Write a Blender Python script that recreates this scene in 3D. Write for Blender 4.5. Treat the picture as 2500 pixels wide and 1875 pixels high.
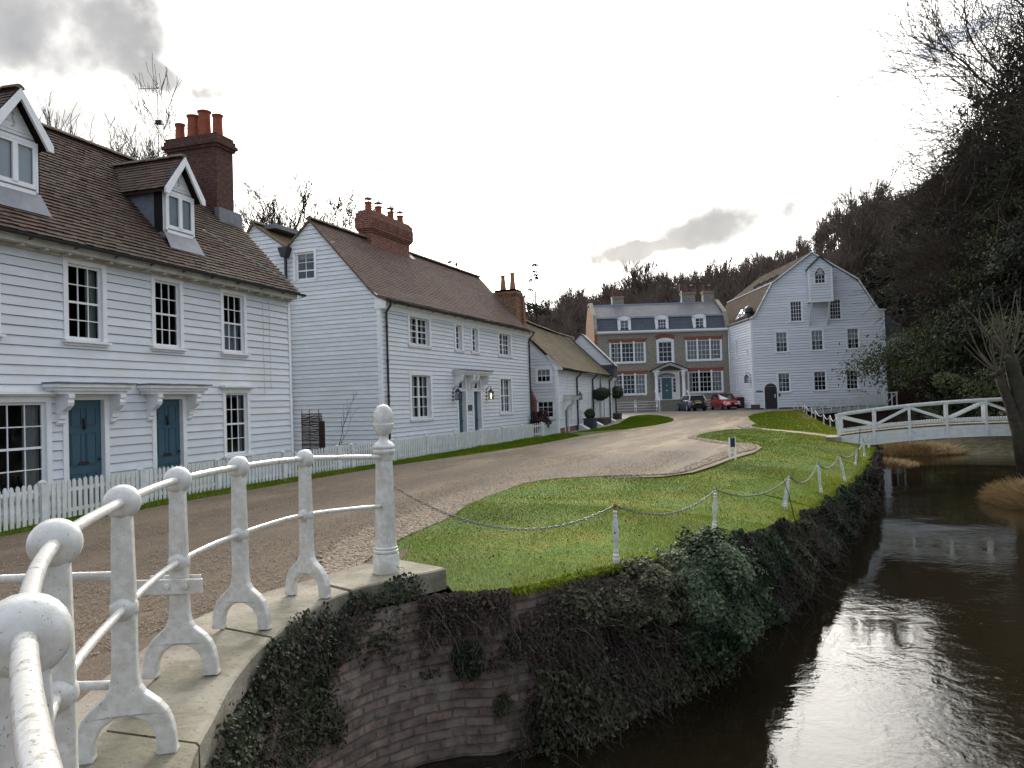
import bpy, bmesh, math, random
import numpy as np
from mathutils import Matrix, Vector
from mathutils.geometry import tessellate_polygon
R = math.radians
random.seed(7)
for o in list(bpy.data.objects): bpy.data.objects.remove(o)
SC = bpy.context.scene
COL = SC.collection

# ------------------------------------------------------------------ camera
cd = bpy.data.cameras.new('camera'); cam = bpy.data.objects.new('camera', cd); COL.objects.link(cam)
cd.sensor_width = 36; cd.lens = 36*1878/2500; cd.clip_start = .05; cd.clip_end = 3000
cam.matrix_world = Matrix.Translation((0, 0, 1.70)) @ Matrix.Rotation(R(21.2), 4, 'Z') @ Matrix.Rotation(R(91.3), 4, 'X') @ Matrix.Rotation(R(-1.8), 4, 'Z')
SC.camera = cam
SC.render.resolution_x = 1024; SC.render.resolution_y = 768
SC.view_settings.view_transform = 'Standard'; SC.view_settings.look = 'None'
SC.view_settings.exposure = 0.85; SC.view_settings.gamma = 1

# ------------------------------------------------------------------ sky and sun
SUN_AZ = -26.0; SUN_EL = 22.0
W = bpy.data.worlds.new('World'); SC.world = W; W.use_nodes = True
nt = W.node_tree; N = nt.nodes; L = nt.links; N.clear()
def wn(t, **k):
    n = N.new(t)
    for a, b in k.items(): setattr(n, a, b)
    return n
def wmath(op, a, b=None, c=None, clamp=False):
    n = N.new('ShaderNodeMath'); n.operation = op; n.use_clamp = clamp
    for i, v in enumerate((a, b, c)):
        if v is None: continue
        if isinstance(v, (int, float)): n.inputs[i].default_value = v
        else: L.new(v, n.inputs[i])
    return n.outputs[0]
def wvmath(op, a, b=None):
    n = N.new('ShaderNodeVectorMath'); n.operation = op
    for i, v in enumerate((a, b)):
        if v is None: continue
        if isinstance(v, (tuple, list)): n.inputs[i].default_value = v
        else: L.new(v, n.inputs[i])
    return n
sky = wn('ShaderNodeTexSky'); sky.sky_type = 'NISHITA'; sky.sun_disc = False
sky.sun_elevation = R(SUN_EL); sky.sun_rotation = R(SUN_AZ); sky.air_density = 1.2; sky.dust_density = 2.0
geo = wn('ShaderNodeTexCoord'); DIR = geo.outputs['Generated']
sd = Vector((math.sin(R(SUN_AZ))*math.cos(R(SUN_EL)), math.cos(R(SUN_AZ))*math.cos(R(SUN_EL)), math.sin(R(SUN_EL))))
cosang = wvmath('DOT_PRODUCT', DIR, tuple(sd)).outputs['Value']
# thin cloud veil: bright round the hidden sun, dim and bluer away from it
glow = wmath('EXPONENT', wmath('MULTIPLY', wmath('SUBTRACT', cosang, 1.0), 5.0))
glow2 = wmath('EXPONENT', wmath('MULTIPLY', wmath('SUBTRACT', cosang, 1.0), 1.2))
veil = wmath('ADD', wmath('MULTIPLY', glow, 3.0), wmath('ADD', wmath('MULTIPLY', glow2, .72), .37))
nz = wn('ShaderNodeTexNoise'); nz.inputs['Scale'].default_value = 5.0; nz.inputs['Detail'].default_value = 7; nz.inputs['Roughness'].default_value = .55
L.new(DIR, nz.inputs['Vector'])
nzc = wmath('SUBTRACT', nz.outputs['Fac'], .5)
nz2 = wn('ShaderNodeTexNoise'); nz2.inputs['Scale'].default_value = 16.0; nz2.inputs['Detail'].default_value = 6
L.new(DIR, nz2.inputs['Vector'])
nzd = wmath('SUBTRACT', nz2.outputs['Fac'], .5)
def cloud_patch(c, sa, sb, tilt=0.0, soft=.5, rough=2.2):
    c = Vector(c).normalized(); t = Vector((c.y, -c.x, 0)).normalized(); u = t.cross(c).normalized()*1
    if u.z < 0: u = -u
    ct, st = math.cos(tilt), math.sin(tilt)
    a = t*ct+u*st; b = -t*st+u*ct
    d = wvmath('SUBTRACT', DIR, tuple(c)).outputs[0]
    x = wmath('DIVIDE', wvmath('DOT_PRODUCT', d, tuple(a)).outputs['Value'], sa)
    y = wmath('DIVIDE', wvmath('DOT_PRODUCT', d, tuple(b)).outputs['Value'], sb)
    r = wmath('SQRT', wmath('ADD', wmath('MULTIPLY', x, x), wmath('MULTIPLY', y, y)))
    r = wmath('ADD', r, wmath('ADD', wmath('MULTIPLY', nzc, rough), wmath('MULTIPLY', nzd, rough*1.3)))
    q = n_ = wmath('DIVIDE', wmath('SUBTRACT', 1.0+soft*.5, r), soft, clamp=True)
    return wmath('MULTIPLY', wmath('MULTIPLY', q, q), wmath('SUBTRACT', 3.0, wmath('MULTIPLY', q, 2.0)))
cA = cloud_patch((-.79, .53, .44), .29, .150, -.16, 1.5, 1.0)
cA2 = cloud_patch((-.655, .655, .368), .085, .026, -.22, 1.3, 1.7)
cB = cloud_patch((-.12, .97, .202), .180, .034, .16, 1.4, 1.3)
cB2 = cloud_patch((-.18, .97, .188), .10, .022, .10, .9, 1.7)
grey = wmath('MAXIMUM', wmath('MAXIMUM', cA, cA2), wmath('MAXIMUM', cB, cB2))
hole = wmath('MULTIPLY', wmath('MAXIMUM', cloud_patch((.165, .915, .37), .075, .010, .30, 1.4, 2.6), cloud_patch((.07, .935, .345), .035, .004, .35, 1.4, 2.6)), .75)
warm = wn('ShaderNodeMixRGB'); warm.inputs[1].default_value = (.80, .94, 1.20, 1); warm.inputs[2].default_value = (1.0, .965, .90, 1)
L.new(wmath('MULTIPLY', glow2, 1.15, clamp=True), warm.inputs[0])
vc = wvmath('SCALE', warm.outputs[0]); L.new(veil, vc.inputs['Scale'])
cw = wn('ShaderNodeMixRGB'); cw.inputs[1].default_value = (.15, .157, .172, 1); cw.inputs[2].default_value = (.32, .318, .315, 1); L.new(wmath('MULTIPLY_ADD', nzd, 2.2, .45, clamp=True), cw.inputs[0])
gm = wn('ShaderNodeMixRGB'); L.new(cw.outputs[0], gm.inputs[2])
L.new(wmath('MULTIPLY', grey, .97), gm.inputs[0]); L.new(vc.outputs[0], gm.inputs[1])
sk = wvmath('SCALE', sky.outputs[0]); sk.inputs['Scale'].default_value = .10
fin = wn('ShaderNodeMixRGB'); fin.inputs[0].default_value = .04
L.new(gm.outputs[0], fin.inputs[1]); L.new(sk.outputs[0], fin.inputs[2])
bl = wn('ShaderNodeMixRGB'); bl.inputs[2].default_value = (.30, .38, .52, 1)
L.new(hole, bl.inputs[0]); L.new(fin.outputs[0], bl.inputs[1])
bg = wn('ShaderNodeBackground'); bg.inputs[1].default_value = 1.0; L.new(bl.outputs[0], bg.inputs[0])
ow = wn('ShaderNodeOutputWorld'); L.new(bg.outputs[0], ow.inputs[0])
sl = bpy.data.lights.new('sun', 'SUN'); sl.energy = 1.9; sl.angle = R(10); sl.color = (1.0, .93, .82)
so = bpy.data.objects.new('sun', sl); COL.objects.link(so)
so.rotation_euler = (-sd).to_track_quat('-Z', 'Y').to_euler()

# ------------------------------------------------------------------ helpers: materials
MATS = {}
def mat(name, c1, c2=None, scale=4.0, rough=.8, bump=0.0, bscale=None, spec=.3, metal=0.0, tint=None, stretch=(1, 1, 1), detail=5, c3=None, s3=1.0, lo=.35, hi=.65, coat=0, bdist=.02, speck=None):
    "c1..c2 by noise; optional per-face tint colour mix; optional large-scale colour c3"
    m = bpy.data.materials.new(name); m.use_nodes = True
    t = m.node_tree; n = t.nodes; l = t.links; b = n['Principled BSDF']
    b.inputs['Roughness'].default_value = rough; b.inputs['Specular IOR Level'].default_value = spec; b.inputs['Metallic'].default_value = metal
    if coat: b.inputs['Coat Weight'].default_value = coat
    if c2 is None and tint is None and not bump and c3 is None:
        b.inputs['Base Color'].default_value = (*c1, 1); MATS[name] = m; return m
    tc = n.new('ShaderNodeTexCoord'); mp = n.new('ShaderNodeMapping'); mp.inputs['Scale'].default_value = stretch
    l.new(tc.outputs['Object'], mp.inputs[0])
    def noise(sc, det=detail):
        q = n.new('ShaderNodeTexNoise'); q.inputs['Scale'].default_value = sc; q.inputs['Detail'].default_value = det; q.inputs['Roughness'].default_value = .6
        l.new(mp.outputs[0], q.inputs['Vector']); return q.outputs['Fac']
    def rng(v, a, bb):
        q = n.new('ShaderNodeMapRange'); q.inputs[1].default_value = a; q.inputs[2].default_value = bb; l.new(v, q.inputs[0]); return q.outputs[0]
    def mix(f, a, bb):
        q = n.new('ShaderNodeMixRGB'); l.new(f, q.inputs[0])
        for i, v in ((1, a), (2, bb)):
            if isinstance(v, tuple): q.inputs[i].default_value = (*v, 1)
            else: l.new(v, q.inputs[i])
        return q.outputs[0]
    col = c1
    if c2 is not None: col = mix(rng(noise(scale), lo, hi), c1, c2)
    if c3 is not None: col = mix(rng(noise(s3, 4), .45, .62), col, c3)
    if speck is not None: col = mix(rng(noise(speck[0], 3), speck[1], speck[1]+.05), col, speck[2])
    if tint is not None:
        at = n.new('ShaderNodeAttribute'); at.attribute_name = 'tint'
        col = mix(at.outputs['Fac'], col, tint)
    if isinstance(col, tuple): b.inputs['Base Color'].default_value = (*col, 1)
    else: l.new(col, b.inputs['Base Color'])
    if bump:
        bp = n.new('ShaderNodeBump'); bp.inputs['Strength'].default_value = bump; bp.inputs['Distance'].default_value = bdist
        l.new(noise(bscale or scale*3), bp.inputs['Height']); l.new(bp.outputs[0], b.inputs['Normal'])
    MATS[name] = m; return m
def mat_brick(name, ca, cb, mortar, bw=.225, bh=.075, ms=.012, stain=None, sscale=.8, bump=.6, uv=False, cap=.5):
    m = bpy.data.materials.new(name); m.use_nodes = True
    t = m.node_tree; n = t.nodes; l = t.links; b = n['Principled BSDF']; b.inputs['Roughness'].default_value = .9; b.inputs['Specular IOR Level'].default_value = .2
    tc = n.new('ShaderNodeTexCoord')
    if uv: vec = tc.outputs['UV']
    else:
        sp = n.new('ShaderNodeSeparateXYZ'); l.new(tc.outputs['Object'], sp.inputs[0])
        ad = n.new('ShaderNodeMath'); l.new(sp.outputs[0], ad.inputs[0]); l.new(sp.outputs[1], ad.inputs[1])
        cb_ = n.new('ShaderNodeCombineXYZ'); l.new(ad.outputs[0], cb_.inputs[0]); l.new(sp.outputs[2], cb_.inputs[1]); vec = cb_.outputs[0]
    wob = n.new('ShaderNodeTexNoise'); wob.inputs['Scale'].default_value = 6; l.new(vec, wob.inputs['Vector'])
    wm = n.new('ShaderNodeMixRGB'); wm.inputs[0].default_value = .025; l.new(vec, wm.inputs[1]); l.new(wob.outputs['Color'], wm.inputs[2])
    br = n.new('ShaderNodeTexBrick'); br.inputs['Scale'].default_value = 1; br.inputs['Brick Width'].default_value = bw; br.inputs['Row Height'].default_value = bh
    br.inputs['Mortar Size'].default_value = ms; br.inputs['Mortar Smooth'].default_value = .3; br.inputs['Bias'].default_value = -.1
    br.inputs['Color1'].default_value = (*ca, 1); br.inputs['Color2'].default_value = (*cb, 1); br.inputs['Mortar'].default_value = (*mortar, 1)
    l.new(wm.outputs[0], br.inputs['Vector'])
    col = br.outputs['Color']
    nz = n.new('ShaderNodeTexNoise'); nz.inputs['Scale'].default_value = 9; nz.inputs['Detail'].default_value = 8; l.new(vec, nz.inputs['Vector'])
    mr = n.new('ShaderNodeMapRange'); mr.inputs[1].default_value = .35; mr.inputs[2].default_value = .7; mr.inputs[3].default_value = .65; mr.inputs[4].default_value = 1.3; l.new(nz.outputs['Fac'], mr.inputs[0])
    mu = n.new('ShaderNodeMixRGB'); mu.blend_type = 'MULTIPLY'; mu.inputs[0].default_value = 1; l.new(col, mu.inputs[1]); l.new(mr.outputs[0], mu.inputs[2]); col = mu.outputs[0]
    if stain:
        s = n.new('ShaderNodeTexNoise'); s.inputs['Scale'].default_value = sscale; s.inputs['Detail'].default_value = 9; s.inputs['Roughness'].default_value = .7; l.new(vec, s.inputs['Vector'])
        r = n.new('ShaderNodeMapRange'); r.inputs[1].default_value = .52; r.inputs[2].default_value = .72; r.inputs[4].default_value = cap; l.new(s.outputs['Fac'], r.inputs[0])
        x = n.new('ShaderNodeMixRGB'); l.new(r.outputs[0], x.inputs[0]); l.new(col, x.inputs[1]); x.inputs[2].default_value = (*stain, 1); col = x.outputs[0]
    l.new(col, b.inputs['Base Color'])
    bp = n.new('ShaderNodeBump'); bp.inputs['Strength'].default_value = bump; bp.inputs['Distance'].default_value = .012
    ih = n.new('ShaderNodeMath'); ih.operation = 'SUBTRACT'; l.new(nz.outputs['Fac'], ih.inputs[0]); l.new(br.outputs['Fac'], ih.inputs[1])
    l.new(ih.outputs[0], bp.inputs['Height']); l.new(bp.outputs[0], b.inputs['Normal'])
    MATS[name] = m; return m
# paints, woods, masonry
mat('white_paint', (.70, .73, .77), (.61, .64, .67), 3.5, .6, .2, 16, tint=(.55, .58, .60), stretch=(1, 1, 2.5), c3=(.62, .635, .62), s3=.9, speck=(60, .72, (.34, .34, .31)), bdist=.006)
mat('white_paint_mill', (.70, .73, .77), (.63, .66, .69), 1.5, .6, .12, 8, tint=(.58, .60, .62), stretch=(1, 1, 2), bdist=.006)
mat('white_trim', (.78, .79, .80), (.70, .71, .71), 5, .45, .08, 30, bdist=.004)
mat('aged_trim', (.52, .50, .45), (.36, .35, .31), 3, .7, .25, 20)
mat('cast_white', (.62, .615, .58), (.47, .455, .40), 22, .28, .35, 38, spec=.5, c3=(.47, .455, .40), s3=5.5, lo=.42, hi=.72, bdist=.006, speck=(95, .66, (.17, .14, .09)))
mat('rail_white', (.58, .56, .52), (.22, .20, .14), 22, .20, .45, 60, spec=.6, lo=.56, hi=.74, bdist=.004, speck=(120, .62, (.12, .10, .06)))
mat('post_paint', (.60, .62, .62), (.42, .43, .41), 14, .5, .2, 40, bdist=.004)
mat('rust', (.30, .13, .05), (.16, .07, .03), 30, .8)
mat('blue_door', (.046, .100, .132), (.038, .086, .115), 3, .4, .05, 20)
mat('green_door', (.065, .135, .148), (.055, .12, .13), 3, .4)
mat('black_iron', (.018, .018, .02), None, rough=.45)
mat('black_gutter', (.02, .02, .024), (.035, .035, .035), 12, .5)
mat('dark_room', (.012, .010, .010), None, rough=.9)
mat('dark_wood', (.018, .018, .020), (.03, .03, .03), 6, .6)
mat('painted_sky_reflection', (.30, .42, .58), (.24, .35, .50), 5, .9, .5, 26, stretch=(6, 6, .4))  # sky reflection of the dormer panes put into a sheet's colour
mat('curtain', (.50, .48, .44), (.38, .37, .35), 5, .9, .5, 26, stretch=(6, 6, .4))
mat('net_curtain', (.55, .57, .58), (.42, .44, .46), 4, .9, .5, 20, stretch=(6, 6, .3))
mat('blind', (.55, .58, .55), (.50, .53, .51), 2, .9)
mat('lead', (.17, .18, .21), (.12, .13, .15), 5, .55, .2, 12)
mat('tile_old', (.072, .044, .034), (.042, .030, .025), 7, .85, .4, 40, tint=(.118, .070, .052), c3=(.062, .056, .036), s3=.55, speck=(26, .70, (.20, .19, .16)))
mat('tile_red', (.098, .056, .044), (.066, .042, .034), 6, .85, .4, 40, tint=(.145, .085, .066), c3=(.10, .078, .06), s3=.5)
mat('tile_moss', (.115, .080, .048), (.075, .058, .036), 6, .9, .4, 40, tint=(.19, .135, .08), c3=(.125, .115, .045), s3=.7)
mat('tile_brown', (.050, .034, .024), (.036, .026, .019), 4, .95, .3, 30, tint=(.072, .050, .034), spec=.05)
mat('slate', (.095, .10, .125), (.07, .075, .095), 5, .6, .25, 20, tint=(.12, .12, .14), c3=(.12, .11, .115), s3=.5)
mat('slate_blue', (.052, .060, .080), (.042, .050, .067), 5, .55, .2, 20, tint=(.065, .075, .098))
mat('lead_flash', (.30, .32, .36), (.22, .24, .28), 6, .5)
mat('ridge_tile', (.16, .12, .08), (.10, .08, .055), 9, .9, .3, 30)
mat('terracotta_dull', (.17, .075, .050), (.12, .055, .04), 8, .85)
mat('terracotta', (.30, .085, .035), (.22, .06, .028), 8, .75, .2, 30)
mat('terracotta_pale', (.34, .17, .085), (.27, .13, .06), 8, .8)
mat('red_arch', (.25, .085, .052), (.20, .07, .044), 14, .85)
mat_brick('brick_dark', (.125, .048, .032), (.080, .036, .028), (.085, .072, .060), stain=(.045, .042, .036), sscale=2.0, cap=.6)
mat_brick('brick_red', (.235, .068, .042), (.170, .052, .036), (.24, .19, .155))
mat_brick('brick_buff', (.22, .115, .06), (.16, .075, .042), (.27, .21, .15))
mat_brick('brick_grey', (.30, .268, .215), (.235, .212, .172), (.29, .27, .23), stain=(.15, .14, .12), sscale=1.2, cap=.5)
mat_brick('brick_river', (.235, .165, .130), (.140, .105, .086), (.115, .102, .086), bw=.25, bh=.080, ms=.011, stain=(.34, .315, .275), sscale=1.8, uv=True, cap=.70, bump=1.0)
mat_brick('brick_orange', (.30, .12, .055), (.24, .09, .045), (.25, .17, .11))
mat_brick('cobble', (.17, .155, .14), (.12, .11, .105), (.07, .065, .055), bw=.22, bh=.14, ms=.02)
mat('coping_stone', (.205, .185, .135), (.115, .105, .072), 4.5, .85, .6, 26, c3=(.27, .245, .19), s3=2.0, lo=.3, hi=.7, speck=(34, .63, (.075, .072, .045)))
mat('slab_stone', (.20, .16, .125), (.12, .10, .08), 5, .85, .5, 26, c3=(.27, .235, .18), s3=1.2, speck=(30, .62, (.07, .062, .045)))
mat('step_stone', (.20, .185, .155), (.14, .13, .11), 5, .85, .3, 20)
mat('twig_dark', (.040, .031, .026), None, rough=.95, tint=(.075, .06, .048), spec=.05)
mat('bark', (.060, .050, .038), (.035, .030, .024), 9, .95, .6, 22)
mat('bark_pale', (.125, .098, .078), (.070, .058, .046), 6, .95, .6, 20, c3=(.080, .082, .045), s3=1.5)
mat('twig_brown', (.085, .068, .054), None, rough=.95, tint=(.14, .115, .088), spec=.1)
mat('wood_far', (.105, .078, .066), None, rough=1, tint=(.165, .130, .105), spec=.05)  # milky haze over the distant hill is put into this lightened colour
mat('conifer_green', (.022, .028, .015), None, rough=.85, tint=(.056, .062, .028), spec=.05)
mat('conifer_dark', (.020, .024, .019), None, rough=.85, tint=(.050, .052, .036), spec=.05)
mat('ivy_dark', (.014, .022, .011), None, rough=.65, tint=(.070, .078, .034), spec=.2)
mat('ivy_brown', (.036, .028, .024), None, rough=.9, tint=(.098, .074, .060), spec=.1)
mat('bramble_stem', (.045, .033, .031), None, rough=.9, tint=(.105, .080, .070), spec=.1)
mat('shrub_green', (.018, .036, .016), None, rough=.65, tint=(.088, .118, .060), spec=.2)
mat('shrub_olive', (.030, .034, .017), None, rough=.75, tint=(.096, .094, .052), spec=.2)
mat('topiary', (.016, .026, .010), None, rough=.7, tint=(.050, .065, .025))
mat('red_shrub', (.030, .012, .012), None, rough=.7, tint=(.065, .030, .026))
mat('reed', (.16, .105, .045), None, rough=.9, tint=(.34, .24, .11))
mat('grass_blade', (.078, .142, .008), None, rough=.8, tint=(.27, .26, .020), spec=.03)
mat('leaf_litter', (.050, .030, .016), None, rough=.9, tint=(.15, .095, .045))
mat('soil', (.060, .045, .030), (.038, .029, .021), 3, .95, .5, 14)
mat('pebble', (.36, .285, .20), None, rough=.8, tint=(.15, .12, .09), spec=.2)
mat('mud', (.055, .042, .026), (.035, .027, .018), 2, .9)
mat('hill_floor', (.10, .076, .063), (.080, .061, .051), .15, 1)
mat('wicker', (.095, .062, .040), (.045, .030, .022), 30, .9)
mat('brown_board', (.035, .022, .015), (.022, .015, .011), 9, .85)
mat('car_blue', (.008, .011, .028), None, rough=.3, coat=.6)
mat('car_red', (.26, .006, .012), None, rough=.3, coat=.6)
mat('car_white', (.55, .56, .57), None, rough=.35)
mat('car_glass', (.012, .015, .02), None, rough=.12, spec=.6)
mat('tyre', (.012, .012, .013), None, rough=.8)
mat('chrome', (.6, .61, .62), None, rough=.2, metal=.9)
mat('lamp_red', (.42, .012, .012), None, rough=.25)
mat('lamp_clear', (.55, .56, .58), None, rough=.15)
mat('plate_yellow', (.62, .48, .05), None, rough=.5)
mat('plate_white', (.62, .62, .6), None, rough=.5)
mat('planter_grey', (.050, .056, .066), (.04, .045, .052), 4, .7)
mat('planter_brown', (.09, .07, .055), (.06, .048, .038), 6, .8)
mat('slate_sign', (.05, .075, .085), None, rough=.5)
mat('sign_dark', (.018, .022, .030), None, rough=.45)
mat('galvanised', (.17, .185, .18), (.10, .11, .105), 40, .45, metal=.5)
mat('deck_wood', (.17, .135, .095), (.11, .085, .06), 7, .85, .3, 20)
mat('timber_white', (.66, .68, .68), (.50, .52, .50), 5, .6, .2, 16, c3=(.55, .57, .52), s3=1.0, bdist=.006)
mat('timber_pale_green', (.42, .46, .42), (.33, .37, .33), 5, .7, .2, 16)
mat('pigeon', (.10, .10, .11), None, rough=.7)
# window glass: mirror-like at grazing angles, clear otherwise
def mat_glass(name, base, tcol=(.62, .66, .68)):
    m = bpy.data.materials.new(name); m.use_nodes = True; t = m.node_tree; n = t.nodes; l = t.links; n.clear()
    o = n.new('ShaderNodeOutputMaterial'); g = n.new('ShaderNodeBsdfGlossy'); g.inputs['Roughness'].default_value = .04; g.inputs[0].default_value = (.9, .95, 1, 1)
    tr = n.new('ShaderNodeBsdfTransparent'); tr.inputs[0].default_value = (*tcol, 1)
    fr = n.new('ShaderNodeFresnel'); fr.inputs[0].default_value = 1.45
    mx = n.new('ShaderNodeMixShader'); ad = n.new('ShaderNodeMath'); ad.operation = 'MULTIPLY_ADD'; ad.inputs[1].default_value = .8; ad.inputs[2].default_value = base
    l.new(fr.outputs[0], ad.inputs[0]); l.new(ad.outputs[0], mx.inputs[0]); l.new(tr.outputs[0], mx.inputs[1]); l.new(g.outputs[0], mx.inputs[2]); l.new(mx.outputs[0], o.inputs[0])
    MATS[name] = m; return m
mat_glass('glass', .005)
mat_glass('glass_bright', .62)
m = mat('lamp_glow', (.8, .5, .2)); m.node_tree.nodes['Principled BSDF'].inputs['Emission Color'].default_value = (1, .62, .25, 1); m.node_tree.nodes['Principled BSDF'].inputs['Emission Strength'].default_value = 4
# water
m = bpy.data.materials.new('water'); MATS['water'] = m; m.use_nodes = True; n = m.node_tree.nodes; l = m.node_tree.links; b = n['Principled BSDF']
b.inputs['Base Color'].default_value = (.011, .0085, .0045, 1); b.inputs['Roughness'].default_value = .03; b.inputs['IOR'].default_value = 1.5
tc = n.new('ShaderNodeTexCoord'); mp = n.new('ShaderNodeMapping'); mp.inputs['Rotation'].default_value = (0, 0, R(-15)); mp.inputs['Scale'].default_value = (1, 1.0, 1); l.new(tc.outputs['Object'], mp.inputs[0])
n1 = n.new('ShaderNodeTexNoise'); n1.inputs['Scale'].default_value = 3.2; n1.inputs['Detail'].default_value = 4; n1.inputs['Distortion'].default_value = .8; l.new(mp.outputs[0], n1.inputs['Vector'])
n2 = n.new('ShaderNodeTexNoise'); n2.inputs['Scale'].default_value = 13; n2.inputs['Detail'].default_value = 3; l.new(mp.outputs[0], n2.inputs['Vector'])
n3 = n.new('ShaderNodeTexNoise'); n3.inputs['Scale'].default_value = .35; n3.inputs['Detail'].default_value = 3; l.new(mp.outputs[0], n3.inputs['Vector'])
mr = n.new('ShaderNodeMapRange'); mr.inputs[1].default_value = .42; mr.inputs[2].default_value = .62; mr.inputs[3].default_value = .12; mr.inputs[4].default_value = 1.0; l.new(n3.outputs['Fac'], mr.inputs[0])
ma = n.new('ShaderNodeMath'); ma.operation = 'MULTIPLY_ADD'; ma.inputs[1].default_value = .35; l.new(n2.outputs['Fac'], ma.inputs[0]); l.new(n1.outputs['Fac'], ma.inputs[2])
mm = n.new('ShaderNodeMath'); mm.operation = 'MULTIPLY'; l.new(ma.outputs[0], mm.inputs[0]); l.new(mr.outputs[0], mm.inputs[1])
bp = n.new('ShaderNodeBump'); bp.inputs['Strength'].default_value = .22; bp.inputs['Distance'].default_value = .04; l.new(mm.outputs[0], bp.inputs['Height']); l.new(bp.outputs[0], b.inputs['Normal'])
# road: fine gravel over tarmac, with loose pale drifts
def mat_ground(name, cols, big, mid, fine, bump, rough=.95, stretch=(1, 1, 1), rot=0, near=None):
    m = bpy.data.materials.new(name); MATS[name] = m; m.use_nodes = True; n = m.node_tree.nodes; l = m.node_tree.links; b = n['Principled BSDF']
    b.inputs['Roughness'].default_value = rough; b.inputs['Specular IOR Level'].default_value = .15
    tc = n.new('ShaderNodeTexCoord'); mp = n.new('ShaderNodeMapping'); mp.inputs['Scale'].default_value = stretch; mp.inputs['Rotation'].default_value = (0, 0, R(rot)); l.new(tc.outputs['Object'], mp.inputs[0])
    def nz(s, d=6, v=None, r=.6):
        q = n.new('ShaderNodeTexNoise'); q.inputs['Scale'].default_value = s; q.inputs['Detail'].default_value = d; q.inputs['Roughness'].default_value = r; l.new(v or tc.outputs['Object'], q.inputs['Vector']); return q.outputs['Fac']
    def mr(v, a, bb): q = n.new('ShaderNodeMapRange'); q.inputs[1].default_value = a; q.inputs[2].default_value = bb; l.new(v, q.inputs[0]); return q.outputs[0]
    def mx(f, a, bb, mode='MIX', fac=None):
        q = n.new('ShaderNodeMixRGB'); q.blend_type = mode
        if fac is None: l.new(f, q.inputs[0])
        else: q.inputs[0].default_value = fac
        for i, v in ((1, a), (2, bb)):
            if isinstance(v, tuple): q.inputs[i].default_value = (*v, 1)
            else: l.new(v, q.inputs[i])
        return q.outputs[0]
    c = mx(mr(nz(mid, 8), .38, .62), cols[0], cols[1])
    c = mx(mr(nz(big, 5, mp.outputs[0], .65), .46, .62), c, cols[2])
    if len(cols) > 3: c = mx(mr(nz(big*.5, 4, mp.outputs[0]), .5, .66), c, cols[3])
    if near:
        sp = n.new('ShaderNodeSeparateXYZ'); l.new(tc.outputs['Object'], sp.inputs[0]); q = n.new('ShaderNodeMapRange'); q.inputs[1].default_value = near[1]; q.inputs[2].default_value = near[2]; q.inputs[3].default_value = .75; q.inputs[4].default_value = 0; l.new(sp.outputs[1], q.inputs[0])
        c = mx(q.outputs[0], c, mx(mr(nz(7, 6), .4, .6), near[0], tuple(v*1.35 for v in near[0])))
    f = nz(fine, 3, None, .8)
    q = n.new('ShaderNodeMapRange'); q.inputs[1].default_value = .3; q.inputs[2].default_value = .7; q.inputs[3].default_value = .38; q.inputs[4].default_value = 1.62; l.new(f, q.inputs[0])
    c = mx(None, c, q.outputs[0], 'MULTIPLY', 1.0)
    l.new(c, b.inputs['Base Color'])
    bp = n.new('ShaderNodeBump'); bp.inputs['Strength'].default_value = bump; bp.inputs['Distance'].default_value = .01; l.new(f, bp.inputs['Height']); l.new(bp.outputs[0], b.inputs['Normal'])
    return m
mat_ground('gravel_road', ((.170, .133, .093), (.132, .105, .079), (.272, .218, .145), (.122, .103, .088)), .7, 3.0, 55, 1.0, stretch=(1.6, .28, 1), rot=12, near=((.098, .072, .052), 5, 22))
mat_ground('lawn', ((.056, .104, .007), (.078, .130, .009), (.150, .152, .014), (.045, .075, .009)), .7, 4, 30, 1.0)
mat_ground('garden_soil', ((.085, .070, .050), (.060, .050, .038), (.075, .080, .030)), .6, 3, 25, .8)
mat_ground('paving', ((.20, .185, .165), (.155, .145, .13), (.235, .215, .185)), .8, 3, 20, .5)
mat_ground('sandy_path', ((.26, .20, .13), (.20, .155, .10), (.30, .235, .155)), .8, 3, 30, .6)
mat_ground('far_field', ((.050, .060, .022), (.060, .050, .030), (.045, .040, .025)), .03, .2, 3, .3)
M = MATS

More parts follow.
